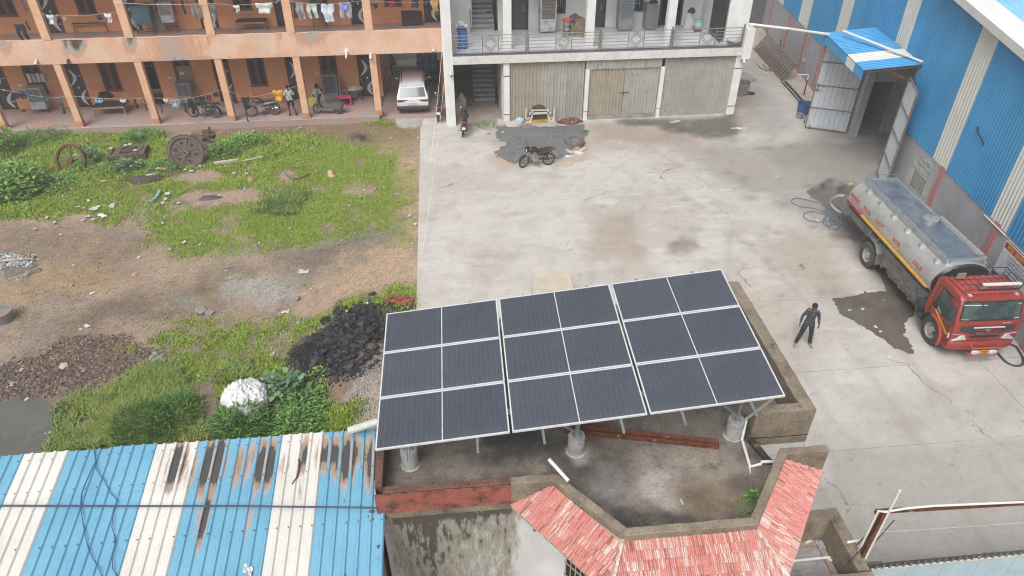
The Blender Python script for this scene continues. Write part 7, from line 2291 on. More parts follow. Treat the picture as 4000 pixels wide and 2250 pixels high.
rope([('B',-80,910),('B',20,925),('B',100,975),('B',240,975),('B',420,935),('B',560,900),('B',680,862)],'clothes line holding the orange T shirt')
rope([('A',300,115),('A',420,145),('A',620,160),('A',900,152),('A',1180,122)],'clothes line upstairs above the brown bed')
rope([('A',1140,25),('A',1450,42),('A',1900,48),('A',2080,32)],'thick clothes line upstairs before the coolers',.014)
rope([('A',2080,32),('A',2350,52),('A',2576,42),('B',430,22),('B',500,8)],'clothes line upstairs with white washing')
rope([('B',590,8),('B',760,36),('B',1060,40),('B',1330,8)],'clothes line upstairs with trousers')
rope([('B',1350,8),('B',1600,22),('B',1900,24),('B',2110,10)],'clothes line upstairs at the right end')
# ============================================================ COOLERS, BEDS AND PORCH THINGS
def cooler(name,label,loc,rz,w_,d_,h,col,stand=.0,slats=(4,4),metal=False,rust=False,dark=(70,72,74)):
    t=thing(name,label,'air cooler',loc,rz,'air coolers on the verandahs')
    m_=mat('cooler_body',C(*col),C(*(int(v*.84) for v in col)),3,rough=.55,fine=.1,wear=(C(132,84,60),3,.56,.7) if rust else None)
    z0=stand
    b=MB()
    b.loft([[Vector((x*w_/2*k,y*d_/2,z)) for x,y in((-1,-.92),(-.92,-1),(.92,-1),(1,-.92),(1,1),(-1,1))] for z,k in((z0,.94),(z0+h*.3,.97),(z0+h*.32,1),(z0+h-.04,1),(z0+h,.95))])
    b.build('body',m_,t,False,30)
    nr,nc=slats
    b=MB()
    for r_ in range(nr):
        for c_ in range(nc):
            x0=-w_*.42+c_*w_*.84/nc+.012;x1=x0+w_*.84/nc-.024
            za=z0+h*.36+r_*h*.56/nr+.01;zb=za+h*.56/nr-.02
            b.bx(x0,x1,-d_/2-.008,-d_/2+.01,za,zb)
    b.build('grille',flat(*dark,rough=.8),t,False,0)
    b=MB()
    for r_ in range(nr):
        za=z0+h*.36+(r_+.5)*h*.56/nr
        for s in(-.18,.0,.18):b.bx(-w_*.42,w_*.42,-d_/2-.012,-d_/2-.007,za+s*h*.5/nr-.004,za+s*h*.5/nr+.004)
    b.build('louvre',m_,t,False,0)
    if stand:
        b=MB()
        for x in(-1,1):
            for y in(-1,1):b.tube([(x*w_*.42,y*d_*.42,z0),(x*w_*.48,y*d_*.46,0)],.018,4)
        for z in(.2,):b.tube([(-w_*.46,-d_*.44,z),(w_*.46,-d_*.44,z),(w_*.46,d_*.44,z),(-w_*.46,d_*.44,z),(-w_*.46,-d_*.44,z)],.014,4)
        b.build('stand',M_rust,t)
    return t
p=gy('A',400,1060,41.2);cooler('air_cooler','grey plastic cooler under white packets in the left porch bay',(p.x,41.3,ZP),.05,.85,.6,1.25,(186,192,198),.25,(5,4))
p=g('A',1900,1050,ZP+.2);cooler('air_cooler','grey cooler with two columns of louvres under the brown board',(p.x-.05,41.2,ZP),.03,.78,.55,1.15,(156,162,168),.35,(6,2))
p=g('B',1040,995,ZP);cooler('air_cooler','tall grey metal cooler with mesh door in the right porch bay',(p.x+.02,41.2,ZP),-.03,.85,.6,1.75,(122,126,130),0,(3,1),True)
p=g('A',1480,355,ZU);cooler('air_cooler','blue painted metal cooler on an iron stand upstairs',(p.x,p.y+.25,ZU),.08,.95,.7,.95,(98,128,146),.6,(1,1),True,False,(110,138,152))
p=g('A',1720,330,ZU);cooler('air_cooler','white plastic cooler on an iron stand upstairs',(p.x,p.y+.25,ZU),.1,.7,.55,1.05,(226,228,230),.55,(7,1))
p=g('B',900,300,ZU);cooler('air_cooler','blue grey cooler on a tall stand behind the hung trousers',(p.x,p.y+.35,ZU),0,.75,.6,.85,(92,116,130),.7,(2,2),True)
p=gy('C',1140,340,40.6);cooler('air_cooler','rusty white metal cooler with mesh panel on the marble balcony',(p.x,41.2,ZB+.02),0,.95,.75,1.9,(206,206,204),.14,(3,1),True,True,(112,104,98))
p=gy('C',1905,300,41);cooler('air_cooler','grey blue cooler on castors beside the fridge on the balcony',(p.x,41.2,ZB+.01),0,.85,.7,1.75,(150,158,164),.12,(3,1),True,False,(120,124,128))
# board and packets in windows
def wallbox(name,k,x0,y0,x1,y1,Y_,dep,m_,label,cat):
    a,c=gy(k,x0,y0,Y_),gy(k,x1,y1,Y_)
    b=MB();b.bx(min(a.x,c.x),max(a.x,c.x),Y_-dep,Y_,min(a.z,c.z),max(a.z,c.z))
    return tag(b.build(name,m_,None,False,0),label,cat)
wallbox('cardboard_sheet','A',1770,665,1985,890,41.83,.02,flat(178,148,112,rough=.9),'brown cardboard sheet blocking the window behind the grey cooler','cardboard')
wallbox('paper_notice','A',1806,722,1854,750,41.80,.006,flat(236,234,232),'torn white paper stuck on the brown cardboard','paper')
for i in range(4):
    a=gy('A',268+i*46,735-i*2,41.8);c=gy('A',330+i*42,822-i*2,41.8)
    b=MB();b.loft([[Vector((a.x+.02+x,41.62+y,z)) for x,y in((0,0),(.18,.01),(.18,.16),(0,.16))] for z in(c.z,a.z-.02*(i%2))])
    tag(b.build('white_packet',[flat(234,232,232),flat(206,190,196),flat(228,226,230),flat(214,214,222)][i],None,False,20),('leftmost white packet in the window above the left cooler','purple striped packet second in the window row','white packet third in the window row','rightmost grey white packet in the window row')[i],'packet')
# beds and benches
def bed(name,label,loc,rz,L_,W__,h,top,legc,thick=.08,rx=0):
    t=thing(name,label,'bed',loc,rz,None,rx)
    b=MB();b.grid(lambda u,v:(-L_/2+L_*u,-W__/2+W__*v,h+.01*sin(u*11)*sin(v*8)),10,6);b.bx(-L_/2+.01,L_/2-.01,-W__/2+.01,W__/2-.01,h-thick,h-.015)
    b.build('bed_top',mat('bed_cloth',C(*top),tuple(v*.7 for v in C(*top)),5,rough=.9,fine=.2),t,False,30)
    b=MB()
    for s in(-1,1):b.bx(-L_/2,L_/2,s*(W__/2+.015)-.015,s*(W__/2+.015)+.015,h-thick-.03,h-.02)
    b.build('bed_rail',flat(*legc,rough=.8),t,False,0)
    for x in(-1,1):
        for y in(-1,1):
            b=MB();b.tube([(x*(L_/2-.06),y*(W__/2-.04),h-thick),(x*(L_/2-.02),y*(W__/2-.02),0)],.035,6);b.build('leg',flat(*legc,rough=.8),t)
    return t
p=g('A',1110,1170,ZP);bed('bed','dark covered bed with pale legs in the porch, clothes heaped on it',(p.x,p.y+.52,ZP),.02,1.75,.95,.55,(78,58,54),(176,160,138))
p=g('A',900,340,ZU);bed('bed','brown topped bed with wooden legs upstairs left',(p.x,p.y+.7,ZU),.03,1.75,.95,.5,(104,70,54),(178,130,94))
p=g('B',210,320,ZU);bed('bed','dark brown bench bed upstairs below the white shirt',(p.x,p.y+.55,ZU),0,1.6,.8,.5,(88,62,54),(176,134,100))
p=g('B',1830,270,ZU);t_=bed('bed','dark bed tilted up on its side upstairs at the right end',(p.x,p.y+.45,ZU+.2),.05,1.15,1.2,.06,(78,62,60),(150,120,100),.05,radians(48))
def heap(name,loc,sx,sy,sz_,m_,label,cat,seed=0,n=14):
    r=np.random.default_rng(seed+900)
    b=MB();secs=[]
    ph=r.uniform(0,6,4)
    for j in range(9):
        a=pi/2*(1-j/8)
        k=cos(a)
        rr_=[1+.16*sin(3*th+ph[0]+j*.5)+.12*sin(5*th+ph[1])+.07*sin(9*th+ph[2]+j) for th in[2*pi*i/n for i in range(n)]]
        secs.append([Vector((sx*max(k,.02)*rr_[i]*cos(2*pi*i/n),sy*max(k,.02)*rr_[i]*sin(2*pi*i/n),sz_*sin(a)*(1+.1*sin(4*i+ph[3])))) for i in range(n)])
    secs.append([Vector((p.x*.96,p.y*.96,-.02)) for p in secs[-1]])
    b.loft(secs)
    b.v=[tuple(Vector(p)+Vector(loc)) for p in b.v]
    return tag(b.build(name,m_,None,False,50),label,cat)
p=g('A',1060,975,ZP+.57);heap('clothes_heap',p,.42,.26,.3,fabric(66,44,46),'dark maroon heap of bedding on the porch bed','bedding',1)
p=g('A',1240,1010,ZP+.57);heap('pillow',p,.28,.22,.1,fabric(176,152,134),'tan pillow at the right end of the dark bed','pillow',2)
p=g('A',430,1120,ZP);b=MB();b.grid(lambda u,v:tuple(p+Vector(((u-.5)*.95,(v-.3)*.5,.015+.05*abs(sin(u*8+v*3))))),10,6)
tag(b.build('cardboard_piece',flat(186,146,100,rough=.95),None,False,0),'crumpled brown cardboard on the porch floor below the left cooler','cardboard')
p=g('A',240,1118,ZP);heap('shoe_pile',p,.16,.1,.08,flat(70,60,58),'pair of dark shoes on the porch floor at far left','shoes',3)
p=g('A',1610,310,ZU+.1);b=MB();b.box((p.x,41.6,ZU+.5),(.55,.05,1.0),Matrix.Rotation(-.12,3,'X'));tag(b.build('board',flat(176,164,146),None,False,0),'pale speckled board leaning on the wall between the upstairs coolers','board')
# right porch bay clutter
p=g('B',830,1060,ZP);heap('yellow_sack',p,.3,.22,.5,fabric(206,196,110),'yellow printed sack beside the scooter front','sack',4)
p=g('B',850,985,ZP+.3);heap('white_sack',(p.x+.1,p.y+.5,ZP),.42,.3,.6,fabric(206,200,198),'white grey sack behind the scooter handlebar','sack',5)
p=g('B',1020,1010,ZP);heap('patterned_bundle',(p.x,p.y+.2,ZP),.3,.24,.32,mat('bundle',C(196,140,110),C(110,70,60),18,rough=.9),'orange patterned cloth bundle behind the scooter seat','bundle',6)
p=g('B',1075,1000,ZP);b=MB();b.lathe([(.14,0),(.15,.35),(.13,.36),(.12,.3)],12,(p.x,p.y+.2,ZP));tag(b.build('tin',flat(170,150,136),None),'brown tin standing next to the patterned bundle','tin')
# pink crate
p=g('B',1150,1070,ZP)
t=thing('pink_crate','bright pink open crate standing behind the scooter','crate',(p.x,p.y+.25,ZP),.05)
M_pinkc=flat(220,84,132,rough=.5)
b=MB();b.bx(-.4,.4,-.2,-.16,.44,.5);b.bx(-.4,.4,-.2,-.16,0,.06);b.bx(-.4,-.33,-.2,-.16,.06,.44);b.bx(.33,.4,-.2,-.16,.06,.44);b.bx(-.4,.4,-.16,.22,.46,.5);b.bx(-.4,-.36,-.16,.22,0,.46);b.bx(.36,.4,-.16,.22,0,.46);b.bx(-.36,.36,-.159,.22,0,.03)
b.build('crate_frame',M_pinkc,t,False,0)
b=MB();b.bx(-.33,.33,.18,.215,.04,.45);b.build('crate_back',flat(90,40,56),t,False,0)
for i in range(2):
    b=MB();b.lathe([(.1,0),(.11,.16),(.05,.2),(.02,.2)],10,(-.14+.28*i,.03,.03));tag(b.build('pot',flat(70,64,66),t),None)
# bench with sacks
p=g('B',1220,1030,ZP)
t=thing('stone_bench','low bench of grey blocks and plank beside the porch door','bench',(p.x,p.y+.5,ZP))
b=MB();b.bx(-.55,.6,-.28,.3,.16,.22);b.build('plank',flat(126,90,70),t,False,0)
for x in(-.45,.45):
    b=MB();b.bx(x-.12,x+.12,-.24,.26,0,.158);b.build('block',flat(150,128,112),t,False,0)
for i,(x,z,s,c) in enumerate(((-.28,.22,.32,(110,112,112)),(.18,.22,.42,(92,98,100)))):
    b=MB();b.box((p.x+x,p.y+.5,ZP+z+s*.45),(s,.4,s*.9));tag(b.build('tin_box',flat(*c,rough=.6),None,False,0),('left grey tin box on the low bench','right dark grey tin box on the low bench')[i],'box')
p2=Vector((p.x+.2,p.y+.5,ZP+.62));heap('folded_sacks',p2,.45,.26,.2,mat('sacks',C(212,210,200),C(190,170,90),7,rough=.9),'pile of folded white and yellow sacks on the tin boxes','sacks',7)
p2=Vector((p.x-.3,p.y+.5,ZP+.53));heap('red_bag',p2,.2,.14,.14,fabric(220,90,76),'small red bag on the left tin box','bag',8)
tag(MB().box((p.x-.62,41.5,ZP+.55),(.4,.06,1.1),Matrix.Rotation(-.12,3,'X')).build('wood_board',flat(178,116,76),None,False,0),'orange brown wooden board leaning behind the low bench','board')
tag(MB().tube([gy('B',1110,985,41.0),gy('B',1085,745,41.5)],.02,5).build('white_pole',M_pvc),'white pole leaning against the tall grey cooler','pole')
p=g('B',1560,930,.1)
for i in range(6):
    b=MB();b.box((p.x+.1+.05*(i%2),p.y+.6+i*.02,.18+i*.14),(.34,.5,.12),.1*(i%3));tag(b.build('brick_stack_block',flat(176+6*(i%3),160,140,rough=.9),None,False,0),'stacked block %s in the pile left of the white car'%('at the bottom','second from the bottom','third from the bottom','fourth from the bottom','fifth from the bottom','on top')[i],'block','blocks stacked in the passage')
# blue jerry cans in the passage
M_can=mat('can_blue',C(86,118,164),C(62,84,118),2,rough=.5,fine=.1)
can=MB();can.loft([[Vector((x*.26*k,y*.2*k,z)) for x,y in((-1,-.8),(-.8,-1),(.8,-1),(1,-.8),(1,.8),(.8,1),(-.8,1),(-1,.8))] for z,k in((0,.95),(.05,1),(.5,1),(.58,.8),(.6,.4))]);can.cyl((.1,0,.58),(.1,0,.66),.05,n=8)
can_me=can.mesh('plastic_can',M_can,40)
i=0
for row,(yy,zz0) in enumerate(((44.4,.1),(44.4,.72),(44.95,.1),(44.95,.75),(44.4,1.32))):
    for c_ in range(4 if row!=4 else 3):
        i+=1
        place_mesh('plastic_can',can_me,(-1.55+c_*.44+random.uniform(-.03,.03),yy+random.uniform(-.06,.06),zz0),(.82,.95,1),random.uniform(-.25,.25),'blue plastic can in the stacked pile behind the white car','can','blue cans piled in the passage')
heap('brown_bundle',Vector((-1.1,44.3,1.3)),.3,.24,.34,fabric(150,132,96),'brown sack on top of the blue cans','sack',9)
# ============================================================ BALCONY THINGS OF THE WHITE BUILDING
p=gy('C',235,440,38.9)
t=thing('blue_barrel','faded blue plastic barrel at the balcony corner under a basin','barrel',(1.0,38.75,ZB+.01))
b=MB();b.lathe([(.26,0),(.29,.04),(.3,.3),(.285,.33),(.3,.36),(.3,.66),(.285,.69),(.3,.72),(.28,1.0),(.24,1.04),(.02,1.04)],18)
b.build('barrel_body',mat('barrel_blue',C(52,112,190),C(120,156,196),5,(.5,.7),rough=.5),t)
b=MB();b.tube([(-.25,-.2,.2),(-.27,-.22,.95)],.02,5);b.build('spout',M_pvc,t)
tag(MB().lathe([(.12,0),(.3,.14),(.34,.15),(.33,.16),(.28,.14),(.1,.03)],20,(1.0,38.75,ZB+1.06)).build('basin',flat(230,230,226,rough=.4)),'white enamel basin resting on the blue barrel','basin')
b=MB();b.box((.96,38.72,ZB+1.28),(.34,.26,.08));b.box((.96,38.78,ZB+1.36),(.3,.1,.14),Matrix.Rotation(-.4,3,'X'));b.box((.86,38.6,ZB+1.36),(.14,.02,.1))
tag(b.build('weighing_scale',flat(206,214,216),None,False,0),'small white and blue weighing scale in the basin','scale')
for i in range(3):
    z=ZB+.02+i*.27
    b=MB();b.lathe([(.22,0),(.24,.03),(.24,.22),(.25,.23),(.25,.25),(.2,.25),(.02,.25)],18,(7.05,40.5,z));tag(b.build('steel_pot',M_steel),('bottom','middle','top')[i]+' steel pot of the stack beside the rusty cooler','pot','stacked steel pots')
heap('red_cloth',Vector((7.05,40.5,ZB+.84)),.3,.24,.14,fabric(200,92,76),'red cloth on top of the steel pots','cloth',11)
heap('burlap_sack',Vector((7.75,40.5,ZB+.01)),.5,.38,.95,mat('burlap',C(150,132,104),C(112,98,78),5,rough=.95,bump=(30,.6,.02)),'large brown burlap sack slumped by the steel pots','sack',12,18)
heap('grey_bundle',Vector((7.5,40.8,ZB+.7)),.34,.26,.42,fabric(96,98,98),'dark grey bundle behind the burlap sack','bundle',13)
t=thing('fridge','grey single door fridge standing on the balcony','fridge',(12.05,41.35,ZB+.01))
b=MB();b.bx(-.33,.33,-.3,.3,.05,1.45);b.build('cabinet',flat(140,142,146,rough=.35),t,False,0)
b=MB();b.bx(-.335,.335,-.36,-.303,.3,1.44);d_=b.build('door',flat(132,134,138,rough=.3),t,False,0)
b=MB();b.bx(.22,.27,-.385,-.361,1.0,1.25);b.build('handle',M_steel,d_,False,0)
heap('black_bag',Vector((12.15,41.3,ZB+1.48)),.24,.14,.14,flat(46,46,50),'black bag lying on top of the fridge','bag',14)
jx=gy('D',325,280,40.6).x
t=thing('water_jug','turquoise and cream insulated water jug on a red stand','water jug',(jx,40.6,ZB+.01))
b=MB();b.bx(-.2,.2,-.2,.2,0,.16);b.build('jug_stand',flat(150,70,60),t,False,0)
b=MB();b.lathe([(.2,.16),(.22,.2),(.22,.32)],16,caps=True);b.lathe([(.22,.5),(.22,.6),(.18,.66),(.05,.68)],16);b.build('jug_body',flat(120,200,206,rough=.4),t)
b=MB();b.lathe([(.221,.32),(.221,.5)],16);b.build('jug_band',flat(216,224,206,rough=.4),t)
heap('white_bag',Vector((jx-.38,41.2,ZB+.01)),.28,.22,.95,fabric(222,222,226),'white bag with dark print stacked behind the water jug','bag',15)
heap('dark_packet',Vector((jx-.3,41.2,ZB+.9)),.2,.16,.26,fabric(76,72,104),'purple packet on top of the white bag','packet',16)
p=gy('D',700,400,38.0);b=MB();b.lathe([(.2,0),(.38,.2),(.4,.2),(.38,.22),(.22,.04),(.02,.03)],18,(15.95,37.95,ZB+.02));tag(b.build('cement_basin',flat(176,176,176)),'round grey basin with white cloth behind the right end railing','basin')
tag(MB().tube([(14.9,40.3,ZB+.03),(15.2,39.9,ZB+.04)],.03,5).build('mop',flat(120,180,186)),'teal mop handle lying on the balcony floor','mop')
b=MB();b.lathe([(.14,0),(.17,.34),(.175,.34),(.15,.02)],14,(3.0,43.55,ZB+.95));tag(b.build('bucket',flat(120,138,148)),'grey bucket on the upper staircase','bucket')
b=MB();b.lathe([(.1,0),(.17,.06),(.02,.03)],14,(2.75,42.7,ZB+.78));tag(b.build('dark_pan',flat(66,62,58)),'dark pan on the upper staircase','pan')
# under the stairs
for i in range(5):
    b=MB();b.box((.6,38.8+.02*i,.12+i*.17),(.3,.5,.15),.08*(i%3-1));tag(b.build('yellow_block',flat(196-5*i,160,116,rough=.9),None,False,0),'yellowish block %s in the stack by the corner column'%('at the bottom','second up','third up','fourth up','on top')[i],'block','yellow blocks by the corner column')
tag(MB().box((.95,38.75,.14),(.36,.3,.2),.1).build('carton',flat(178,136,96),None,False,0),'brown carton on the floor by the stairs','carton')
heap('white_sack',Vector((.85,40.3,.03)),.3,.26,.75,fabric(206,206,206),'white bag on the bags under the stairs','sack',17)
tag(MB().box((2.9,40.5,.45),(.06,.34,.85),Matrix.Rotation(.12,3,'X')).build('dark_board',flat(84,72,64),None,False,0),'dark board leaning at the foot of the lower stairs','board')
heap('dark_shoes',Vector((1.35,40.4,.03)),.13,.08,.07,flat(60,60,62),'pair of dark sandals on the stairwell floor','shoes',18)
# ============================================================ THINGS ON THE YARD
# loose tailboard bumper with plate leaning at the shutters
ca,cb_=g('C',905,1245),g('C',1205,1240)
t=thing('truck_bumper','white and rust coloured tailboard bumper with yellow plate before the shutters','bumper',((ca.x+cb_.x)/2,ca.y+.05,.02))
hw=(cb_.x-ca.x)/2
M_wr=mat('bumper_paint',C(222,214,196),C(184,140,100),7,(.5,.65),rough=.7,fine=.15)
b=MB();b.bx(-hw,-.45,-.05,.05,.02,.3);b.bx(.45,hw,-.05,.05,.02,.3);b.build('side_panel',M_wr,t,False,0)
b=MB();b.bx(-hw,hw,-.07,-.052,.0,.03);b.bx(-.62,.62,-.04,.0,.5,.62);b.bx(-.5,-.42,-.04,.04,.3,.78);b.bx(.42,.5,-.04,.04,.3,.78);b.bx(-.45,.45,-.03,.01,.7,.77);b.bx(-hw,-hw+.08,-.04,.04,.3,.85);b.bx(hw-.08,hw,-.04,.04,.3,.85);b.build('crossbar',flat(226,224,212),t,False,0)
b=MB();b.bx(-.42,.42,-.09,-.075,.03,.2);b.build('number_plate',flat(228,182,58),t,False,0)
put_text(t,'plate_lettering','MP 07 4352',.13,M_blk,WM[t.name]@Vector((0,-.092,.115)),(1,0,0),(0,0,1),.002)
for i in range(4):
    b=MB();x=(-hw+.2,-hw+.45,hw-.45,hw-.2)[i];b.cyl((x,-.06,.2),(x,-.045,.2),.05,n=8);b.build('lamp',flat(176,70,48),t)
p=gy('C',1040,1150,37.62)
tag(MB().lathe([(.5,-.02),(.5,.02),(.42,.03),(.1,.03),(.1,-.02)],24,(p.x,37.6,.5),(0,-1,.12)).build('iron_disc',mat('brown_iron',C(92,70,66),C(76,58,56),5,rough=.8)),'round brown iron disc leaning on the shutter behind the bumper','disc')
p=g('C',1360,1235);heap('rubbish_heap',p,.75,.25,.3,mat('rags',C(116,70,54),C(206,200,196),6,(.55,.65),rough=.9,fine=.3),'heap of brown rags and rubbish at the foot of the shutters','rubbish',20)
p=g('C',845,1240);heap('plastic_bag_pile',p,.32,.2,.35,mat('bags',C(216,218,222),C(120,170,180),8,rough=.6),'white and teal plastic bags left of the bumper','plastic bags',21)
for i,(a,c,d_) in enumerate((((625,1240),(735,1240),'grey'),((715,1275),(815,1250),'pale'))):
    p0,p1=g('C',*a),g('C',*c);mid=(p0+p1)/2
    b=MB();b.box((mid.x,mid.y-.1,.1),((p1-p0).length,.6,.03),Matrix.Rotation(.3*i,3,'Z')@Matrix.Rotation(.25,3,'X'));tag(b.build('stone_slab',flat(186+14*i,178+10*i,168+8*i,rough=.9),None,False,0),d_+' broken slab lying by the pilaster beside the gravel','slab')
# lorry wheel lying on the gravel
p=g('H',1097,372)
t=thing('spare_wheel','old lorry wheel lying flat on the gravel','wheel',(p.x,p.y,.16))
b=MB();R_=.52
b.lathe([(.3,-.13),(.46,-.14),(.52,-.09),(.52,.09),(.46,.14),(.3,.13),(.29,0)],28);b.build('tyre',mat('old_tyre',C(132,122,114),C(104,98,94),5,rough=.95,fine=.2),t)
b=MB();b.lathe([(.3,.1),(.26,.02),(.2,.05),(.17,.0),(.1,.01),(.1,-.04)],24,caps=False);b.lathe([(.3,-.1),(.02,-.09)],20);b.build('rim',mat('old_rim',C(150,142,136),C(120,110,104),5,rough=.8),t)
for i,(x,y,c,l) in enumerate(((1052,433,(222,196,188),'left'),(1160,418,(222,190,182),'right'))):
    p=g('H',x,y);b=MB();b.box((p.x,p.y,.05),(.55,.2,.05),(-.9,.75)[i]);tag(b.build('pink_tile',flat(*c,rough=.8),None,False,0),l+' pink tile piece lying by the old lorry wheel','tile')
p=g('H',1115,410);tag(MB().box((p.x,p.y,.06),(.24,.14,.1),.2).build('brick',flat(214,176,130,rough=.9),None,False,0),'yellow brick against the old lorry wheel','brick')
for i,(x,y) in enumerate(((1115,437),(1145,442),(1048,467))):
    p=g('H',x,y);heap('crumpled_paper',p,.22,.1,.09,flat(214,212,218),('left','right','lower')[i]+' crumpled pale plastic wrap near the pink tiles','wrap',30+i)
# pots and tubs
def tub(name,p,r0,r1,h,m_,label,cat='tub',inner=None,rim=.02):
    t=thing(name,label,cat,p)
    b=MB();b.lathe([(r0,0),(r1,h-rim),(r1+rim,h-rim),(r1+rim,h),(r1-.015,h),(r0-.02,.04),(.01,.03)],22,caps=True);b.build('vessel',m_,t)
    if inner:
        b=MB();b.cyl((0,0,h*.6),(0,0,h*.62),r0+(r1-r0)*.6-.02,n=22);b.build('contents',inner,t)
    return t
M_alu=mat('aluminium',C(186,188,188),C(160,162,162),3,rough=.4,metal=.5)
tub('steel_tub',(18.0,28.12,0),.36,.42,.42,M_alu,'round aluminium tub standing behind the milk lorry')
p=g('D',770,975);tp_=tub('cooking_pot',(p.x,p.y+.45,0),.5,.55,.75,mat('pot_alu',C(176,172,166),C(150,146,140),3,rough=.5,metal=.3),'very large cooking pot half filled with water in the alley','pot',flat(150,156,166,rough=.1))
for s in(-1,1):
    b=MB();b.tube([(.5*s+.0,-.28,.5),(.5*s+.06*s,-.32,.44),(.5*s,-.28,.38)],.02,5);b.build('handle',M_alu,tp_)
p=g('D',775,815);b=MB();b.box((p.x,p.y+.3,.1),(1.5,1.3,.2),.12);tag(b.build('stone_slab',flat(180,178,172,rough=.9),None,False,0),'low pale slab behind the large cooking pot','slab')
p=g('D',1400,1165);tub('blue_bin',(p.x+.1,p.y+.35,0),.36,.42,.6,mat('bin_blue',C(58,104,158),C(46,88,140),3,rough=.5),'round blue plastic tub beside the gate leaf','tub',flat(70,66,62))
p=g('D',1350,1195);tub('small_bucket',(p.x,p.y,0),.16,.2,.28,M_alu,'small metal bucket next to the blue tub','bucket')
p=g('D',862,950);tub('black_ring',(p.x,p.y,0),.2,.22,.08,flat(76,70,62),'small dark ring on the ground next to the large pot','ring')
p=g('K',30,405);q_=tub('steel_tub',(p.x-.12,p.y+.1,zat(p.x,p.y)),.36,.42,.42,M_alu,'dented aluminium tub on the dirt at the left edge','tub',mat('ash',C(150,134,124),rough=.95))
p=g('I',825,215);tag(MB().box((p.x,p.y,.05),(.22,.13,.09),.3).build('yellow_brick',flat(214,190,132,rough=.9),None,False,0),'yellow brick on the wet concrete behind the lorry','brick')
# wooden pallets stood on edge along the plinth
M_pal=mat('pallet_wood',C(142,130,120),C(112,100,92),5,rough=.9,fine=.2)
slat_me=MB().bx(-.55,.55,-.05,.05,-.012,.012).mesh('slat',M_pal,0)
bear_me=MB().bx(-.04,.04,-.62,.62,-.07,.07).mesh('bearer',M_pal,0)
pa0,pa1=g('D',1170,822),g('D',885,492)
pt0,pt1=g('D',1330,650,1.05),g('D',1030,340,1.05)
for i in range(5):
    f0,f1=i/5,(i+1)/5-.015
    base0,base1=pa0.lerp(pa1,f0),pa0.lerp(pa1,f1)
    top0=pt0.lerp(pt1,f0);top1=pt0.lerp(pt1,f1)
    e_=(base1-base0);Lp=e_.length;e_.normalize()
    upv=(top0-base0);Hp=upv.length;upv.normalize()
    nrm=e_.cross(upv).normalized()
    c_=(base0+base1+top0+top1)/4
    t=bpy.data.objects.new('wooden_pallet',None);COL.objects.link(t)
    M4=Matrix((e_,upv,nrm)).transposed().to_4x4();M4.translation=c_;t.matrix_world=M4;WM[t.name]=M4
    tag(t,('nearest','second nearest','middle','second farthest','farthest')[i]+' wooden pallet leaning on the warehouse plinth in the alley','pallet','pallets leaning on the plinth')
    n_=6
    for s in range(n_):
        o=lchild(t,'slat',slat_me,(-Lp/2+Lp*(s+.5)/n_,0,.075),pi/2);o.scale=(Hp/1.1,1.05,1)
    for yy in(-.46,0,.46):
        o=lchild(t,'bearer',bear_me,(0,yy*Hp,0),pi/2);o.scale=(.8,Lp/1.24,.8)
    for s in range(3):
        o=lchild(t,'slat',slat_me,(-Lp/2+Lp*(s+.5)/3,0,-.075),pi/2);o.scale=(Hp/1.1,1.05,1)
# drain along the plinth, tap pipe, cable bits
b=MB();d0,d1=g('D',1190,825),g('D',1400,1060)
for s in(-.14,.14):
    b.loft([[p+Vector((s-.03,0,z)) for z in(0,.06)]+[p+Vector((s+.03,0,z)) for z in(.06,0)] for p in(d0,d1)])
b.loft([[p+Vector((s,0,.008)) for s in(-.1,.1)]+[p+Vector((s,0,.002)) for s in(.1,-.1)] for p in(d0,d1)])
tag(b.build('drain_channel',flat(66,66,62,rough=.95),None,False,0),'dark drain channel running along the plinth past the pallets','drain')
pipe('green_pipe',[g('D',1180,820,.12),g('D',1300,950,.12),g('D',1400,1070,.12)],.03,'pale green pipe lying along the drain',flat(150,176,166))
p=g('D',1395,960)
t=thing('water_tap','standpipe with white elbow against the plinth wall','tap',p)
b=MB();b.tube([(0,0,0),(0,0,.95)],.04,6);b.build('stand_pipe',M_rust,t)
b=MB();b.tube([(0,0,.95),(0,0,1.25),(-.1,0,1.27),(-.65,.1,1.27)],.03,6);b.build('elbow',M_pvc,t)
tag(MB().tube([WP(43.2,.04,2.7),WP(43.4,.04,2.2),WP(43.5,.04,1.6),WP(43.45,.04,1.1)],.008,4).build('cable',flat(110,108,106)),'thin cable hanging down the plinth to a switch','cable')
tag(MB().box(WP(43.45,.05,1.02),(.08,.18,.2)).build('wall_switch',flat(226,216,196),None,False,0),'cream switch box on the grey plinth','switch')
tag(MB().tube([g('D',920,640,.03),g('D',960,690,.03),g('D',1030,715,.03),g('D',1090,718,.03),g('D',1010,690,.03),g('D',985,650,.03)],.025,5).build('hose_piece',flat(92,100,104)),'loop of dark hose on the alley ground near the pallets','hose')
tag(MB().tube([g('D',1155,470,.3),g('D',1168,395,1.2)],.04,5).build('short_post',flat(66,64,64)),'short dark post standing behind the pallets','post')
b=MB();p0=g('D',1395,1240,0);b.tube([p0+Vector((0,0,.55)),p0+Vector((.02,-.02,.0))],.025,5);tag(b.build('iron_stake',M_rust),'thin rusty stake on the ground below the gate leaf','stake')
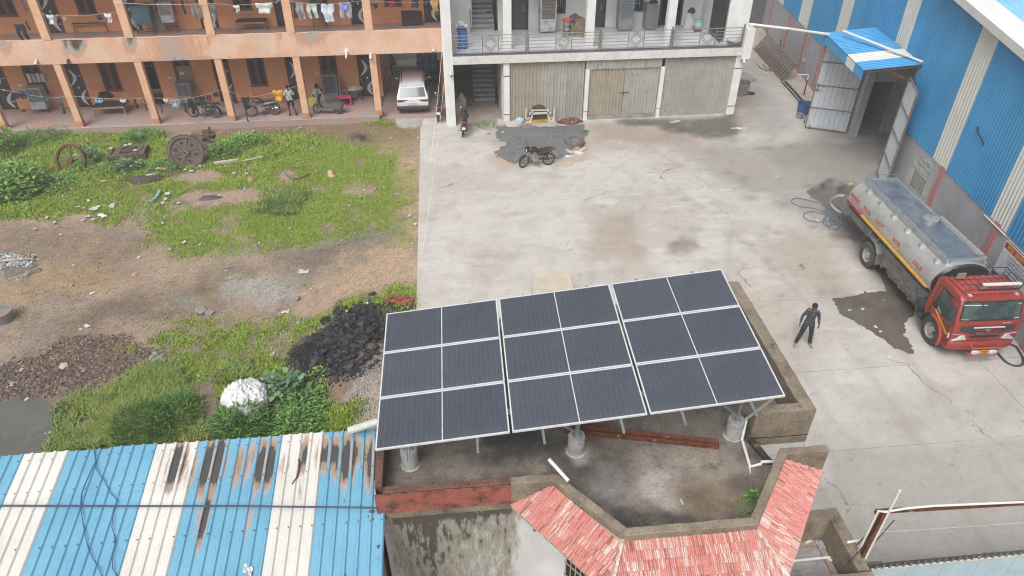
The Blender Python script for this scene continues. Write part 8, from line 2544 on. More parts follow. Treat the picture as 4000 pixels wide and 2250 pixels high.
# hoses behind the lorry
def hose(name,k,pts,r,m_,label,z=.03,zs=None):
    P=[g(k,x,y,z if zs is None else zs[i]) for i,(x,y) in enumerate(pts)]
    out=[]
    for i in range(len(P)-1):  # Catmull-Rom
        p0,p1,p2,p3=P[max(i-1,0)],P[i],P[i+1],P[min(i+2,len(P)-1)]
        for s in range(6):
            t_=s/6
            out.append(.5*((2*p1)+(p2-p0)*t_+(2*p0-5*p1+4*p2-p3)*t_**2+(3*p1-p0-3*p2+p3)*t_**3))
    out.append(P[-1])
    return tag(MB().tube(out,r,6).build(name,m_),label,'hose')
M_hose=flat(116,132,152,rough=.6)
hose('blue_hose','I',[(620,655),(575,560),(600,500),(640,460),(620,440),(580,455),(585,490),(680,540),(735,590),(720,520),(660,495),(620,520),(630,590),(655,610),(600,630),(560,600),(555,560),(590,520),(560,480),(450,445),(330,430),(250,395),(240,360),(300,345),(420,368),(540,400),(640,440),(720,500),(740,570),(710,640),(640,650)],.025,M_hose,'tangled blue hose with a long loop on the wet concrete')
hose('blue_hose','I',[(640,650),(760,662),(805,640),(780,600),(690,560),(600,520),(500,485),(420,482),(365,500),(362,530),(400,565),(470,582),(550,580),(650,570),(720,520)],.025,M_hose,'outer loop of blue hose spreading beside the lorry')
hose('white_hose','I',[(770,322),(700,325),(645,360),(635,400),(660,440),(710,480),(740,495)],.06,flat(206,204,196),'thick white suction hose curling down from the lorry',.1,[1.1,.9,.5,.25,.12,.08,.08])
hose('dark_hose','J',[(2290,945),(2330,1000),(2400,1070),(2490,1105),(2560,1090),(2566,1030),(2530,960),(2490,910),(2400,880)],.04,flat(62,78,92),'dark blue hose looping out from under the lorry front')
p0=g('J',1240,190,.35);p1=g('J',1335,180,.45)
tag(MB().cyl(p0,p1,.07,.05,8).build('wooden_chock',flat(186,138,98)),'wooden stick with tied end hanging under the lorry','stick')
p=g('J',1720,880);tag(MB().box((p.x+.1,p.y,.06),(.18,.5,.12),.3).build('wheel_chock',flat(176,170,160),None,False,0),'grey chock on the ground behind the front wheel','chock')
# posters on the plinth
def wall_poster(name,pts,m_,label,off=.012):
    q_=[gw(*p) for p in pts]
    q_=[p+nW*off for p in q_]
    b=MB();b.loft([[p-nW*.008 for p in q_],q_])
    return tag(b.build(name,m_,None,False,0),label,'sign')
po=wall_poster('paper_sheet',[('I',1480,-35),('I',1460,10),('I',1600,130),('I',1670,10),('I',1640,-60)],flat(206,206,196),'upper pale poster with blue writing on the plinth behind the lorry')
ps=wall_poster('cloth_banner',[('I',1440,10),('I',1380,185),('I',1580,395),('I',1650,205)],flat(202,202,190),'creased cloth banner with rows of black writing on the plinth',.02)
def on_wall(par,name,body,size,m_,k,x,y,off,sx=1):
    p=gw(k,x,y)+nW*off
    put_text(par,name,body,size,m_,p,-uW,(0,0,1),.002,sx=sx)
WM[po.name]=Matrix.Translation(po.location);WM[ps.name]=Matrix.Translation(ps.location)
M_ink,M_inkb=flat(66,62,62),flat(92,150,172)
on_wall(po,'lettering','New BSH\nMilk Pvt.Ltd.',.24,M_inkb,'I',1580,20,.016)
for i in range(8):
    x,y=1440+(1535-1440)*1,0
    tl,tr,bl_,brr=gw('I',1440,10),gw('I',1650,205),gw('I',1380,185),gw('I',1580,395)
    f=(i+.8)/9
    mid=(tl.lerp(bl_,f)+tr.lerp(brr,f))/2+nW*.026
    put_text(ps,'lettering',random.choice(['उच्च ताप पर दूध को','सावधानी से रखें और','टैंकर की सफाई करें','बिना अनुमति प्रवेश']),.085,M_ink,mid,-uW,(0,0,1),.001,sx=1.9)
# notice board: white with red heading, blue foot, dashed border
tl,bl_=gw('I',2412,735),gw('I',2270,1005)
z1s,z0s=tl.z,bl_.z-.1
ya,yb_=tl.y,tl.y-2.2
NB=thing('notice_board','white notice board with red heading and blue foot on the plinth','sign',WP((ya+yb_)/2,.02,z0s-.6))
def nb(y0,y1,z0,z1,off,m_,name):
    b=MB();wbox(b,y0,y1,off,.01,z0,z1);return b.build(name,m_,NB,True,0)
nb(ya,yb_,z0s-.55,z1s,.03,flat(232,232,236),'board')
nb(ya-.12,yb_+.1,z1s-.34,z1s-.12,.034,flat(196,44,40),'heading_panel')
nb(ya-.05,yb_+.05,z0s-.5,z0s-.05,.034,flat(36,64,140),'foot_panel')
b=MB()
for i in range(24):
    y=ya-.03-i*.09
    for z in(z1s-.05,z0s-.03):wbox(b,y,y-.05,.036,.02,z,z+.025)
for i in range(16):
    z=z0s+i*(z1s-z0s)/16
    for y in(ya-.03,yb_+.06):wbox(b,y,y-.025,.036,.02,z,z+.05)
b.build('dashed_border',M_blk,NB,True,0)
M_y=flat(240,210,60);M_navy=flat(48,84,150)
put_text(NB,'lettering','खाद्य सुरक्षा के नियम',.2,M_y,WP((ya+yb_)/2,.037,z1s-.23),-uW,(0,0,1),.002)
for i,s_ in enumerate(('1. मुँह को हाथ ढकने से पहले धोना','2. सर्दी खाँसी जुकाम हो तो काम','3. किसी भी खाने को छूने से पहले','4. अपने बाल ढककर रखना','5. साफ सुथरे कपड़े पहनना','6. खुले घाव को ढकना','7. आसपास सफाई रखना')):
    put_text(NB,'lettering',s_,.1,M_navy,WP((ya+yb_)/2+.0,.033,z1s-.48-i*.125),-uW,(0,0,1),.001)
for i in range(3):
    put_text(NB,'lettering','स्वच्छ दूध स्वस्थ जीवन',.1,M_y,WP((ya+yb_)/2,.037,z0s-.15-i*.13),-uW,(0,0,1),.001)
a,c=gw('I',2195,515),gw('I',2410,725)
tag(MB().tube([a+nW*.06,c+nW*.06],.03,6).build('tube_light',M_pvc),'white tube light fixed on the plinth above the notice board','tube light')
p=gw('E',1670,1360)+nW*.05
tag(MB().tube([p+uW*.5+Vector((0,0,.1)),p+uW*.15+nW*.12,p-uW*.2+nW*.1-Vector((0,0,.1)),p-uW*.3-Vector((0,0,.3))],.03,5).build('hanging_hook',flat(52,56,70)),'dark iron hook sticking out of the blue sheet wall','hook')
# covered water tank lid behind the panels
P=[g('T',x,y,1.0) for x,y in((1339,690),(1428,685),(1438,692),(1446,730),(1436,770),(1352,772),(1340,750))]
b=MB();cx,cy=sum(p.x for p in P)/7,sum(p.y for p in P)/7
b.loft([[Vector((p.x,p.y,0)) for p in P],[Vector((p.x,p.y,.95)) for p in P],[Vector((cx+(p.x-cx)*.96,cy+(p.y-cy)*.96,1.0)) for p in P]])
b2=tag(b.build('water_tank',mat('tank_cement',C(212,200,180),C(196,182,162),2,rough=.85,streak=(C(226,220,206),.6,8,.6,.55,.75)),None,False,30),'square cream cement water tank standing behind the solar panels','tank')
# cords in front of the white column
for i,(a,c) in enumerate(((gy('C',95,160,37.3),g('C',-50,1640,.3)),(gy('B',2165,700,37.2),g('T',1062,640,.1)))):
    mid=(Vector(a)+Vector(c))/2
    pts=[Vector(a).lerp(Vector(c),t_/10)-Vector((0,0,.35*sin(pi*t_/10))) for t_ in range(11)]
    tag(MB().tube(pts,.012,4).build('cable',flat(226,226,222)),('left','right')[i]+' pale cable stretched from the white corner column down to the yard edge','cable')
# ============================================================ SCRAP IRON IN THE WEEDS
M_scrap=mat('scrap_iron',C(128,112,104),C(104,84,74),4,rough=.85,fine=.25,bump=(16,.5,.02))
def gear():
    c=g('F',1865,290,.72);
    foot=g('F',1900,450)
    t=thing('gear_wheel','large rusty toothed gear wheel standing in the weeds','gear wheel',(foot.x-.03,foot.y+.15,-.1),radians(8),None,radians(-14))
    R_=.82
    b=MB();ax=(0,-1,0)
    b.lathe([(R_,-.09),(R_,.09),(R_-.1,.1),(R_-.13,.03),(.2,.03),(.17,.12),(.09,.12),(.085,-.1),(.17,-.1),(.2,-.04),(R_-.12,-.04),(R_-.1,-.09)],40,(0,0,R_),ax,caps=False)
    b.build('gear_disc',M_scrap,t)
    b=MB()
    for i in range(56):
        a=2*pi*i/56
        b.box((R_*1.035*cos(a),0,R_+R_*1.035*sin(a)),(.07,.18,.045),Matrix.Rotation(-a,3,'Y'))
    b.build('gear_tooth',M_scrap,t,False,0);
    for i in range(6):
        a=2*pi*i/6+.2
        b=MB();b.tube([(.18*cos(a),-.045,R_+.18*sin(a)),(.7*cos(a),-.045,R_+.7*sin(a))],.03,4);b.build('spoke',M_scrap,t)
        b=MB();a+=pi/6;b.cyl((.47*cos(a),-.036,R_+.47*sin(a)),(.47*cos(a),-.025,R_+.47*sin(a)),.08,n=12);b.build('hole',flat(44,42,40),t)
gear()
p=g('F',2060,300)
t=thing('scrap_machine','rusty machine base with shaft leaning behind the gear wheel','machine',(p.x,p.y+.3,-.05),radians(-20))
b=MB();b.box((.2,0,.35),(1.5,.5,.4),Matrix.Rotation(.28,3,'Y'));b.box((-.3,.05,.68),(.7,.36,.3),Matrix.Rotation(.28,3,'Y'));b.build('casting',M_scrap,t,False,0)
b=MB();b.lathe([(.3,-.1),(.34,-.1),(.34,.1),(.3,.1),(.1,.05)],24,(.35,.1,.95),(.3,.1,1));b.cyl((.35,.1,.95),(.48,.14,1.35),.06,n=8);b.build('pulley',mat('rust_pulley',C(120,88,74),C(96,76,66),6,rough=.9,fine=.25),t)
p=g('F',640,520)
t=thing('flywheel','rusty spoked flywheel rim lying upright among leaves','flywheel',(p.x+.22,p.y+.25,-.25),radians(-12),None,radians(-26))
b=MB();R_=.8
b.lathe([(R_-.1,-.06),(R_,-.07),(R_,.07),(R_-.1,.06),(R_-.1,-.06)],36,(0,0,R_),(0,-1,0),caps=False);b.build('rim',M_rust,t)
b=MB();b.cyl((0,-.12,R_),(0,.12,R_),.14,n=14);b.build('hub',M_rust,t)
for i in range(5):
    a=2*pi*i/5+.35
    b=MB();b.tube([(.1*cos(a),0,R_+.1*sin(a)),(.72*cos(a),0,R_+.72*sin(a))],.045,6);b.build('spoke',M_scrap,t)
p=g('F',1060,400);q2=g('F',1530,340)
t=thing('scrap_frame','weathered rusty iron frame lying in the weeds','frame',((p.x+q2.x)/2,p.y+.5,-.05),radians(6))  # bare iron machine frame on stub legs
M_frm=mat('frame_iron',C(120,106,92),C(94,74,60),6,rough=.9,fine=.25)
b=MB()
for s in(-1,1):b.box((0,s*.48,.38),(1.75,.16,.16))
for x in(-.85,.75):b.box((x,0,.38),(.16,.8,.14))
b.box((-.5,0,.46),(.3,.8,.04));b.box((.55,0,.46),(.25,.8,.04));b.box((-.9,-.5,.15),(.12,.12,.5));b.box((.85,-.5,.15),(.12,.12,.5));b.box((.85,.5,.15),(.12,.12,.5));b.box((-.9,.5,.15),(.12,.12,.5));b.box((0,-.15,.5),(.5,.12,.12));b.box((.2,.2,.5),(.3,.1,.14))
b.build('frame_bar',M_frm,t,False,0)
for i,(x,y) in enumerate(((1265,225),(1310,215),(1120,255),(1360,275))):
    p=g('F',x,y,.5);heap('plastic_scrap',p,.1,.07,.05,flat(206,208,210),('first','second','third','fourth')[i]+' scrap of plastic caught on the rusty frame','scrap',40+i)
def plank(k,a,c,w_,h,m_,label,name='plank',cat='plank',z=.05):
    p0,p1=g(k,*a),g(k,*c);mid=(p0+p1)/2;d_=p1-p0
    b=MB();b.box((mid.x,mid.y,zat(mid.x,mid.y)+z),(d_.length,w_,h),atan2(d_.y,d_.x));return tag(b.build(name,m_,None,False,0),label,cat)
M_wlog=mat('white_log',C(214,208,200),C(178,166,152),5,rough=.9,fine=.2)
plank('F',(2160,425),(2400,395),.16,.14,M_wlog,'whitish weathered beam in the grass right of the gear wheel',z=.16)
plank('F',(1395,575),(1600,515),.2,.08,M_wlog,'pale broken board with brown stain in the debris',z=.14)
plank('G',(370,395),(590,350),.1,.06,M_wlog,'thin pale plank half hidden in the grass',z=.12)
p=g('F',1630,500);b=MB();b.grid(lambda u,v:tuple(p+Vector(((u-.5)*.5,(v-.5)*.2,.22+.04*sin(u*6)))),8,3);tag(b.build('yellow_sheet',flat(214,190,120),None,False,0),'yellow curved scrap lying on the pale broken board','scrap')
heap('dark_debris',g('F',1430,570)+Vector((0,0,-.06)),1.0,.35,.22,mat('debris',C(84,74,66),C(150,140,130),9,(.55,.7),rough=.95,fine=.3),'heap of dark burnt debris among the grass','debris',44,18)
hose('hose_loop','G',[(800,500),(850,545),(930,555),(1010,530),(1050,500),(1010,540),(900,572),(850,560)],.02,flat(96,92,88),'loop of grey cable lying in the grass',.08)
hose('cable_piece','G',[(785,415),(830,400),(900,440),(960,442),(1010,440)],.018,flat(100,98,92),'grey cable end lying in the grass above the loop',.1)
b=MB();pts=[g('F',x,y,.12) for x,y in((1605,672),(1590,712),(1560,750),(1520,780),(1470,795))]
for p0,p1 in zip(pts[:-1],pts[1:]):b.loft([[p0+Vector((s*.06,0,z)) for s,z in((-1,0),(1,0),(1,.01),(-1,.01))],[p1+Vector((s*.05,0,z)) for s,z in((-1,0),(1,0),(1,.01),(-1,.01))]])
tag(b.build('blue_ribbon',flat(138,186,206),None,False,0),'strip of light blue plastic tape trailing on the grass','tape')
tag(MB().tube([g('L',935,1150,.08),g('L',1190,915,.5)],.03,6).build('dark_pipe',flat(72,66,62)),'dark pipe leaning on the grey sand heap','pipe')
tag(MB().tube([g('L',1090,940,.1),g('L',1062,900,.25),g('L',1165,825,.3)],.022,5).build('rusty_rod',M_rust),'bent rusty rod lying at the edge of the coal','rod')
hose('pipe_ring','L',[(1030,1040),(1045,1020),(1062,1030),(1055,1045),(1035,1045),(1030,1035)],.015,flat(214,216,206),'small white plastic ring near the sand heap',.12)
# ============================================================ BIG WHITE BALE
bp=g('L',305,1090)
r=np.random.default_rng(77)
b=MB();secs=[];n=40
cr_=[r.uniform(0,6) for _ in range(8)]
for j in range(18):
    a=pi/2-pi*.62*j/17
    row=[]
    for i in range(n):
        th=2*pi*i/n
        rr_=1+.05*sin(3*th+cr_[0])+.035*sin(7*th+cr_[1]+3*a)+.03*sin(13*th+cr_[2]-4*a)+.02*sin(21*th+9*a+cr_[3])+(.012+.02*(a>.3))*r.normal()
        k=max(cos(a),.03)
        row.append(Vector((.7*k*rr_*cos(th)-.06*sin(a),.62*k*rr_*sin(th),.5+.56*sin(a)*(1+.05*sin(5*th+cr_[4]))+(.01+.03*(a>.3))*r.normal())))
    secs.append(row)
b.loft(secs)
b.v=[tuple(Vector(p)+Vector((bp.x+.06,bp.y+.22,-.12))) for p in b.v]
tag(b.build('white_bale',mat('bale_white',C(248,248,250),C(236,238,242),3,rough=.6,fine=.03,bump=(5,.6,.08)),None,False,25),'large white plastic bale bulging among the weeds','bale')
# ============================================================ PLANTS
def foliage_colors(base,n):
    cs=np.array([C(*c) for c in base])
    return cs[RNG.integers(0,len(cs),n)]*RNG.uniform(.75,1.2,(n,1))
def leaf_plant(name,label,loc,n,rad,hgt,ls,base,cat='plant',group=None,aspect=.55,up=.4,dome=True,stems=6,dead=0):
    """leaves are small folded blades through the volume of the crown, stems below them"""
    t=thing(name,label,cat,loc,0,group)
    u=RNG.random(n);th=RNG.uniform(0,2*pi,n)
    rr_=np.sqrt(RNG.random(n));zz_=hgt*(.12+.88*RNG.random(n)**.8)*np.sqrt(np.clip(1-.85*rr_**2,.05,1))
    lump=.75+.5*fbm(np.cos(th)*2+9+loc[0],np.sin(th)*2+5,1.3,3,500)
    px,py,pz=rad*rr_*np.cos(th)*lump,rad*rr_*np.sin(th)*lump,zz_*lump
    az=th+RNG.normal(0,.9,n);el=RNG.normal(up,.45,n)
    L_=ls*RNG.uniform(.6,1.25,n);wd=L_*aspect*.5
    dx,dy,dz=np.cos(az)*np.cos(el),np.sin(az)*np.cos(el),np.sin(el)
    sx,sy=-np.sin(az),np.cos(az)
    o=np.stack([px,py,pz],1);d=np.stack([dx,dy,dz],1);s=np.stack([sx,sy,np.zeros(n)],1)
    dr=np.array([[0,0,-1.0]])
    v=[o,o+d*(L_*.45)[:,None]+s*wd[:,None]+dr*(L_*-.03)[:,None],o+d*(L_*.5)[:,None]+dr*(L_*.06)[:,None],o+d*(L_*.45)[:,None]-s*wd[:,None]+dr*(L_*-.03)[:,None],o+d*L_[:,None]+dr*(L_*.18)[:,None]]
    co=np.stack(v,1).reshape(-1,3)
    b0=np.arange(n)[:,None,None]*5
    F=(b0+np.array([[0,1,2],[0,2,3],[1,4,2],[2,4,3]])[None]).reshape(-1,3)
    cl=foliage_colors(base,n)
    if dead:cl[RNG.random(n)<dead]=np.array(C(170,150,80))
    f=np_mesh('foliage',co,F,M_leaf,np.repeat(cl,5,0),False);f.parent=t
    b=MB()
    for i in range(stems):
        a=2*pi*i/stems+random.random()
        k=rad*random.uniform(.2,.7)
        b.tube([(random.uniform(-.05,.05),random.uniform(-.05,.05),-.02),(k*.5*cos(a),k*.5*sin(a),hgt*.4),(k*cos(a),k*sin(a),hgt*random.uniform(.55,.85))],[.014,.01,.005],4)
    b.build('stem',flat(104,100,66,rough=.9),t)
    return t
GRN=[(108,150,76),(118,162,80),(96,136,72),(130,168,88),(86,122,68)]
LIM=[(136,176,82),(148,184,86),(118,160,76),(108,148,74)]
GRY=[(118,150,112),(104,138,104),(132,162,122),(92,126,94)]
def gp(k,x,y):
    p=g(k,x,y);return(p.x,p.y,zat(p.x,p.y))
leaf_plant('creeper_bush','large leafy creeper mound at the left edge of the waste ground',gp('F',150,690),1500,1.5,1.5,.2,LIM+GRN,'bush',None,.8,.2,dead=.03,stems=9)
leaf_plant('creeper_bush','leafy climbing weeds rising at the far left by the porch',gp('F',-10,300),900,.9,1.9,.17,LIM,'bush',None,.75,.2)
leaf_plant('creeper_bush','bright leafy creeper between the big mound and the flywheel',gp('F',560,640),700,1.0,.5,.13,GRN+LIM,'bush',None,.7,.2)
leaf_plant('leafy_weed','low leafy weed patch below the gear wheel',gp('F',1680,450),800,.95,.5,.12,GRN,'weed',None,.6,.3)
leaf_plant('leafy_weed','low leafy weeds in front of the flywheel',gp('F',830,470),420,.6,.45,.13,LIM,'weed',None,.7,.3)
leaf_plant('leafy_weed','leafy weeds in front of the rusty frame',gp('F',1180,450),500,.8,.4,.12,GRN,'weed',None,.6,.3)
leaf_plant('leafy_weed','leafy weed bank right of the machine base',gp('G',190,330),750,.75,.85,.14,GRN+LIM,'weed',None,.55,.4)
leaf_plant('leafy_weed','bright leafy weeds behind the weed bank near the porch',gp('G',370,220),750,.95,.7,.14,LIM,'weed',None,.55,.4)
leaf_plant('leafy_weed','dark leafy weeds at the rear of the weed bank',gp('G',520,200),520,.7,.55,.13,GRN,'weed',None,.5,.4)
leaf_plant('leafy_weed','bushy weeds before the porch left of the flywheel',gp('F',330,190),900,1.2,.6,.13,GRN,'weed',None,.5,.4)
leaf_plant('leafy_weed','weeds before the porch behind the rusty frame',gp('F',1400,150),800,1.1,.5,.13,GRN,'weed',None,.5,.4)
leaf_plant('leafy_weed','weeds by the porch edge left of the second pillar',gp('F',560,130),600,.9,.5,.12,GRN,'weed',None,.5,.4)
leaf_plant('leafy_weed','dark weed clump standing in the mid lawn',gp('G',700,840),520,.55,.5,.16,GRN,'weed',None,.25,.8)
leaf_plant('broad_leaf_plant','grey green broad leaved plant in front of the flywheel',gp('F',925,380),90,.45,.95,.26,GRY,'plant',None,.75,.5)
leaf_plant('broad_leaf_plant','grey green broad leaved plant before the rusty frame',gp('F',1310,470),110,.55,.75,.26,GRY,'plant',None,.75,.5)
leaf_plant('broad_leaf_plant','small grey green plant behind the rusty frame',gp('F',1390,190),50,.3,.5,.24,GRY,'plant',None,.75,.5)
leaf_plant('broad_leaf_plant','grey green broad leaved plant behind the white bale',gp('L',640,960),130,.6,.95,.28,GRY,'plant',None,.75,.5)
leaf_plant('broad_leaf_plant','pale broad leaved plant next to the white bale',gp('L',500,920),70,.35,.7,.26,GRY,'plant',None,.75,.5)
leaf_plant('leafy_weed','leafy green weeds right of the white bale',gp('L',720,1060),1300,.85,.5,.15,GRN,'weed',None,.45,.4)
leaf_plant('leafy_weed','leafy green weeds along the shed roof edge',gp('L',720,1190),1300,.9,.5,.15,GRN,'weed',None,.45,.4)
leaf_plant('leafy_weed','bushy bamboo leaved weed before the white bale',gp('L',320,1200),900,.75,.8,.3,GRN,'weed',None,.16,.7)
leaf_plant('leafy_weed','bamboo leaved weed at the left of the white bale',gp('L',180,1200),450,.5,.6,.28,GRN,'weed',None,.16,.7)
leaf_plant('leafy_weed','slim bright weed standing before the broad leaved plant',gp('L',540,1000),220,.22,.7,.14,LIM,'weed',None,.3,.6)
leaf_plant('leafy_weed','coarse weed clump at the middle of the tall grass',gp('K',1080,1230),900,.9,.7,.3,[(96,130,70),(110,142,76),(84,118,62)],'weed',None,.1,.8)
leaf_plant('leafy_weed','coarse weed clump at the right of the tall grass',gp('K',1290,1150),900,.8,.75,.3,GRN,'weed',None,.12,.8)
leaf_plant('leafy_weed','small weeds growing through the edge of the coal heap',gp('L',860,850),120,.35,.25,.12,LIM,'weed',None,.4,.5)
leaf_plant('leafy_weed','weed tuft at the foot of the last porch pillar',gp('B',1510,1195),260,.42,.35,.16,GRN,'weed',None,.2,.7)
pr=g('O',1850,925,ZR)
leaf_plant('roof_grass','bright grass growing in the corner of the roof behind the parapet',(pr.x+.1,pr.y-.05,ZR),420,.3,.1,.09,LIM,'grass',None,.1,1.0,stems=2)
pr=g('O',1920,850,ZR)
leaf_plant('roof_weed','small leafy weed growing against the roof parapet',(pr.x,pr.y,ZR),60,.1,.22,.1,GRN,'weed',None,.7,.5,stems=2)
pr=g('O',1180,1025,ZR+.1)
leaf_plant('roof_grass','thin grass along the front inner edge of the roof',(pr.x,pr.y+.02,ZR),90,.2,.06,.06,LIM,'grass',None,.1,1.0,stems=2)
for i,(x,y) in enumerate(((820,325),(1030,335),(1175,280),(840,408))):
    p=g('H',x,y);leaf_plant('gravel_weed',('weed sprout in the middle of the gravel','weed sprout left of the old lorry wheel','weed sprout at the right rim of the gravel','weed sprout behind the parked motorcycle')[i],(p.x,p.y,.08),60,.16,.12,.1,LIM,'weed',None,.3,.6,stems=2)
p=g('H',400,222);leaf_plant('kerb_weed','straggly weeds at the threshold of the stairwell',(p.x,p.y,0),260,.6,.12,.12,GRN,'weed',None,.25,.6)
# ============================================================ LITTER, STONES AND BRICKS
brk=MB().bx(-.115,.115,-.055,.055,-.035,.035)
M_brick=[mat('brick_a',C(172,102,76),C(146,88,68),8,rough=.9,fine=.2),mat('brick_b',C(150,92,74),C(126,84,70),8,rough=.9,fine=.2)]
bk=[brk.mesh('brick',M_brick[0],0),brk.mesh('brick',M_brick[1],0)]
for i,(x,y,z) in enumerate(((1380,275,0),(1395,260,.07),(1420,285,0),(1440,270,.07),(1460,290,0),(1480,300,0),(1500,285,.07),(1500,268,.13),(1525,290,0),(1530,270,.07),(1540,245,0),(1360,285,0),(1470,275,.13))):
    p=g('L',x,y);place_mesh('brick',bk[i%2],(p.x,p.y,zat(p.x,p.y)+.06+z),1.25,random.uniform(-.8,.8),'red brick in the small pile at the edge of the concrete yard','brick','red bricks piled by the yard edge',rx=random.uniform(-.3,.3))
stn=[lump_mesh('stone',flat(*c,rough=.9),600+i,amp=.25,sq=(1,.8,.6)) for i,c in enumerate(((170,166,158),(150,148,144),(206,196,182),(190,150,120),(214,176,146)))]
STONES=[('K',1155,660,.14,0),('K',1135,690,.16,1),('K',1165,685,.1,2),('K',1195,675,.13,1),('K',1210,705,.14,1),('K',1150,715,.15,0),('K',1500,330,.26,1),('K',1560,340,.2,1),('K',480,755,.17,2),('G',1265,515,.25,4),('G',1280,535,.18,4),('G',465,575,.28,3),
          ('G',795,200,.2,3),('F',465,130,.24,4),('L',500,1015,.2,4),('L',475,1075,.18,4),('L',545,1108,.22,3),('K',530,140,.1,4),('K',1000,60,.14,4),('G',1715,660,.14,3),('F',1135,830,.22,2),('L',700,420,.12,1),('L',690,235,.14,1),('G',2005,420,.12,3)]
for i,(k,x,y,s,c) in enumerate(STONES):
    p=g(k,x,y);place_mesh('stone',stn[c],(p.x,p.y,zat(p.x,p.y)+s*.3),s,None,('grey stone in the small cluster at the rubble edge' if i<6 else('grey','dark grey','pale','brown','orange')[c]+' stone lying on the waste ground '+('near the coal and sand heaps' if k=='L' else 'among the middle grass' if k=='G' else 'by the flywheel grass' if k=='F' else 'beside the rubble')),'stone','stones scattered on the waste ground')
M_paper=[flat(232,231,230),flat(216,214,212),flat(224,206,196),flat(206,210,214)]
def scrap_mesh(i):
    r=np.random.default_rng(700+i)
    b=MB();n=4
    out=[(1+r.uniform(-.35,.35)) for _ in range(24)]
    b.grid(lambda u,v:((u-.5)*2+.2*r.normal()*.5,(v-.5)*1.3+.2*r.normal()*.5,.3*abs(r.normal())*.7),n,n)
    return b.mesh('paper_scrap',M_paper[i%4],0)
scr=[scrap_mesh(i) for i in range(8)]
LIT=[('F',890,785,.14),('F',785,850,.12),('F',845,860,.12),('F',950,870,.3),('F',980,850,.18),('F',880,945,.18),('F',835,980,.15),('F',935,975,.16),('F',1030,940,.3),('F',475,955,.16),('F',350,1065,.13),('F',550,1005,.14),('F',610,1125,.09),('F',755,1175,.09),('F',985,1208,.06),('F',1470,998,.08),('F',1640,1015,.14),
       ('F',1690,715,.24),('F',1665,770,.2),('F',1640,810,.16),('F',1800,808,.13),('F',1855,1208,.14),('F',1710,1275,.1),('F',2010,1230,.12),('F',1395,1355,.1),('F',740,1435,.1),('F',1040,590,.2),('F',960,445,.26),('F',815,500,.2),('F',725,520,.2),('F',815,115,.2),('F',700,180,.12),('F',1865,475,.18),('F',1925,490,.16),('F',2015,440,.22),('F',2355,512,.14),('F',2485,515,.16),('F',2205,735,.1),('F',140,835,.1),('F',650,775,.08),('F',760,325,.2),
       ('G',1605,680,.1),('G',1800,655,.1),('G',1565,745,.1),('G',1450,838,.09),('G',855,1065,.13),('G',545,1212,.1),('G',2060,935,.15),('G',2120,1025,.13),('G',1875,155,.12),('G',670,275,.14),('G',490,85,.15),('G',965,50,.13),('G',2150,155,.14),('G',1375,1185,.08),('G',625,710,.12),('G',400,663,.1),('G',1930,600+120,.08),('G',2090,1220,.08),
       ('L',735,38,.32),('L',790,165,.08),('L',740,200,.08),('L',185,80,.1),('L',155,30,.08),('L',505,655,.12),('L',85,530,.07),('L',600,335,.22),('L',70,1180,.2),('L',1210,285,.1),('L',1065,370,.08),('L',970,468,.09),('L',755,835,.08),('L',450,840,.18),('L',590,970,.1),
       ('K',645,440,.2),('K',600,465,.1),('K',95,885,.14),('K',195,985,.1),('K',915,1272,.2),('K',755,1275,.1),('K',210,35,.16),('K',165,780,.12),('K',15,730,.1),('K',1475,810,.07),('K',365,1230,.05),('K',390,1345,.05),('K',590,1360,.06),('K',335,1240,.05),('K',685,195,.14)]
for i,(k,x,y,s) in enumerate(LIT):
    p=g(k,x,y)
    where={'F':'on the grass and dirt near the scrap iron','G':'in the grass near the yard edge','L':'on the ground around coal and bale','K':'on the bare dirt at lower left'}[k]
    place_mesh('paper_scrap',scr[i%8],(p.x,p.y,zat(p.x,p.y)+.03+(.06 if k in 'FG' else 0)),s*.62,None,('white','pale grey','pinkish','bluish white')[i%4]+' scrap of litter lying '+where,'litter','litter on the waste ground')
for i,(k,x,y,s) in enumerate((('J',820,550,.1),('J',950,540,.13),('J',1080,718,.12),('J',1130,765,.1),('J',1220,1022,.12),('J',1160,447,.06),('H',1390,740,.08),('H',1450,367,.1),('H',1840,903,.07),('H',1890,840,.14),('H',415,292,.16),('H',535,290,.18),('D',740,1303,.2),('D',1198,1382,.07),('D',385,1258,.05),('D',357,1398,.05),('H',620,372,.1),('H',1975,410,.14),('I',95,145,.2),('I',490,575,.16),('D',1025,745,.16))):
    p=g(k,x,y)
    place_mesh('paper_scrap',scr[(i*3)%8],(p.x,p.y,.02+(.1 if k=='H' and x<650 else 0)),s*.6,None,('small','tiny','thin','flat')[i%4]+' pale scrap of litter on '+{'J':'the concrete by the lorry puddle','H':'the concrete near the gravel','D':'the concrete of the alley mouth','I':'the concrete behind the lorry'}[k],'litter','litter on the concrete yard')
p=g('D',85,1235);b=MB();b.box((p.x+.1,p.y,.04),(.5,.16,.05),.25);b.box((p.x-.12,p.y-.08,.04),(.22,.14,.05),-.4);tag(b.build('white_board_piece',flat(222,220,206),None,False,0),'broken whitish board piece before the right shutter','board')
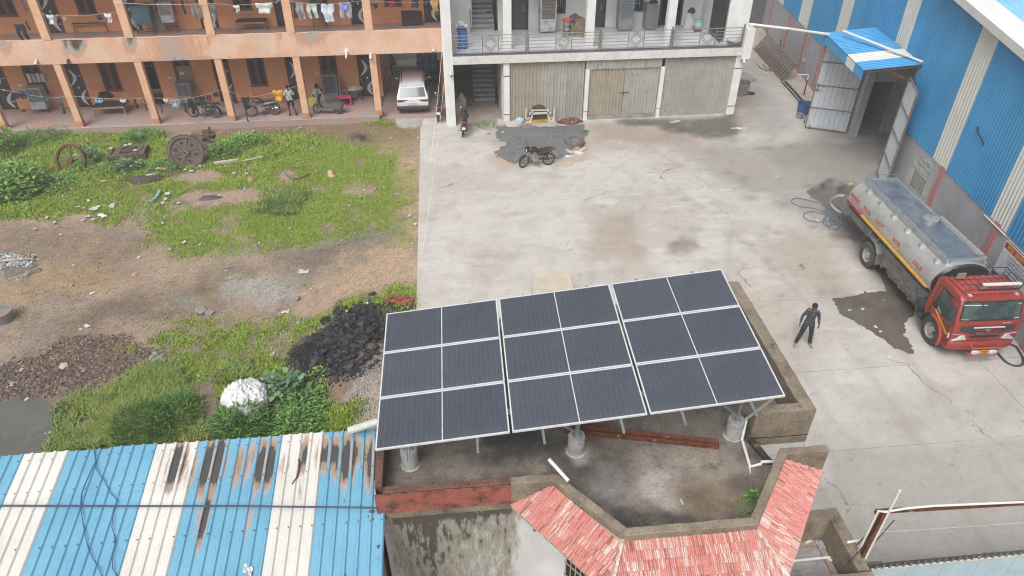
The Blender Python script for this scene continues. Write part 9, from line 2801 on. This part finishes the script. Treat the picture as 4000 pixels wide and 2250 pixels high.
p=g('D',740,1300);tag(MB().tube([p+Vector((-.45,.03,.03)),p+Vector((.45,-.03,.03))],.03,5).build('white_stick',M_pvc),'white stick lying on the concrete near the right shutter','stick')
heap('rag',g('G',1540,145)+Vector((0,0,-.08)),.35,.28,.14,flat(82,74,70),'dark sunken rag patch on the dirt before the porch','rag',50)
heap('dark_rag',g('F',2110,745)+Vector((0,0,-.07)),.5,.22,.12,flat(86,82,84),'dark grey rag on the bare patch in the grass','rag',51)
b=MB()
bp_=g('F',160,1420)
pile=heap('litter_pile',g('K',60,30)+Vector((0,0,-.14)),1.4,.55,.26,mat('litter_mix',C(120,110,100),C(160,154,148),7,(.5,.62),rough=.9,fine=.35),'pile of mixed plastic and paper rubbish at the left edge','rubbish',52,20)
chips('litter_bits',[(-150,1330),(60,1320),(220,1340),(335,1370),(340,1430),(240,1490),(0,1500),(-150,1480)],900,.03,.1,[(226,226,228),(206,210,214),(190,184,176),(150,196,200),(216,196,196),(120,110,104)],'small bits of plastic and paper strewn over the rubbish pile','F',z=lambda px,py:np.array([zat(a,c)+.05+.2*max(0,1-((a-bp_.x+.6)/1.4)**2-((c-bp_.y)/.7)**2) for a,c in zip(px,py)]))
hose('nylon_rope','K',[(60,95),(120,80),(150,60),(155,100),(120,95),(170,75),(195,70),(180,110)],.012,flat(176,206,160),'tangled pale green cord at the rubbish pile',.12)
tag(MB().tube([g('F',-40,1395,.25),g('F',110,1380,.3),g('F',335,1362,.1)],.03,5).build('striped_tape',flat(222,190,196)),'pinkish white tape lying over the rubbish pile','tape')
# ============================================================ THE MOIST AIR between the camera and the far buildings
hm=bpy.data.materials.new('haze');hm.use_nodes=True
hn=hm.node_tree.nodes;hn.clear()
pv_=hn.new('ShaderNodeVolumePrincipled');ho=hn.new('ShaderNodeOutputMaterial')
pv_.inputs['Color'].default_value=(.93,.95,.97,1);pv_.inputs['Density'].default_value=.0024;pv_.inputs['Anisotropy'].default_value=.2
hm.node_tree.links.new(pv_.outputs[0],ho.inputs['Volume'])
tag(MB().bx(-125,125,-65,205,-1.5,16.8).build('haze',hm,smooth=0,origin=False),kind='stuff')
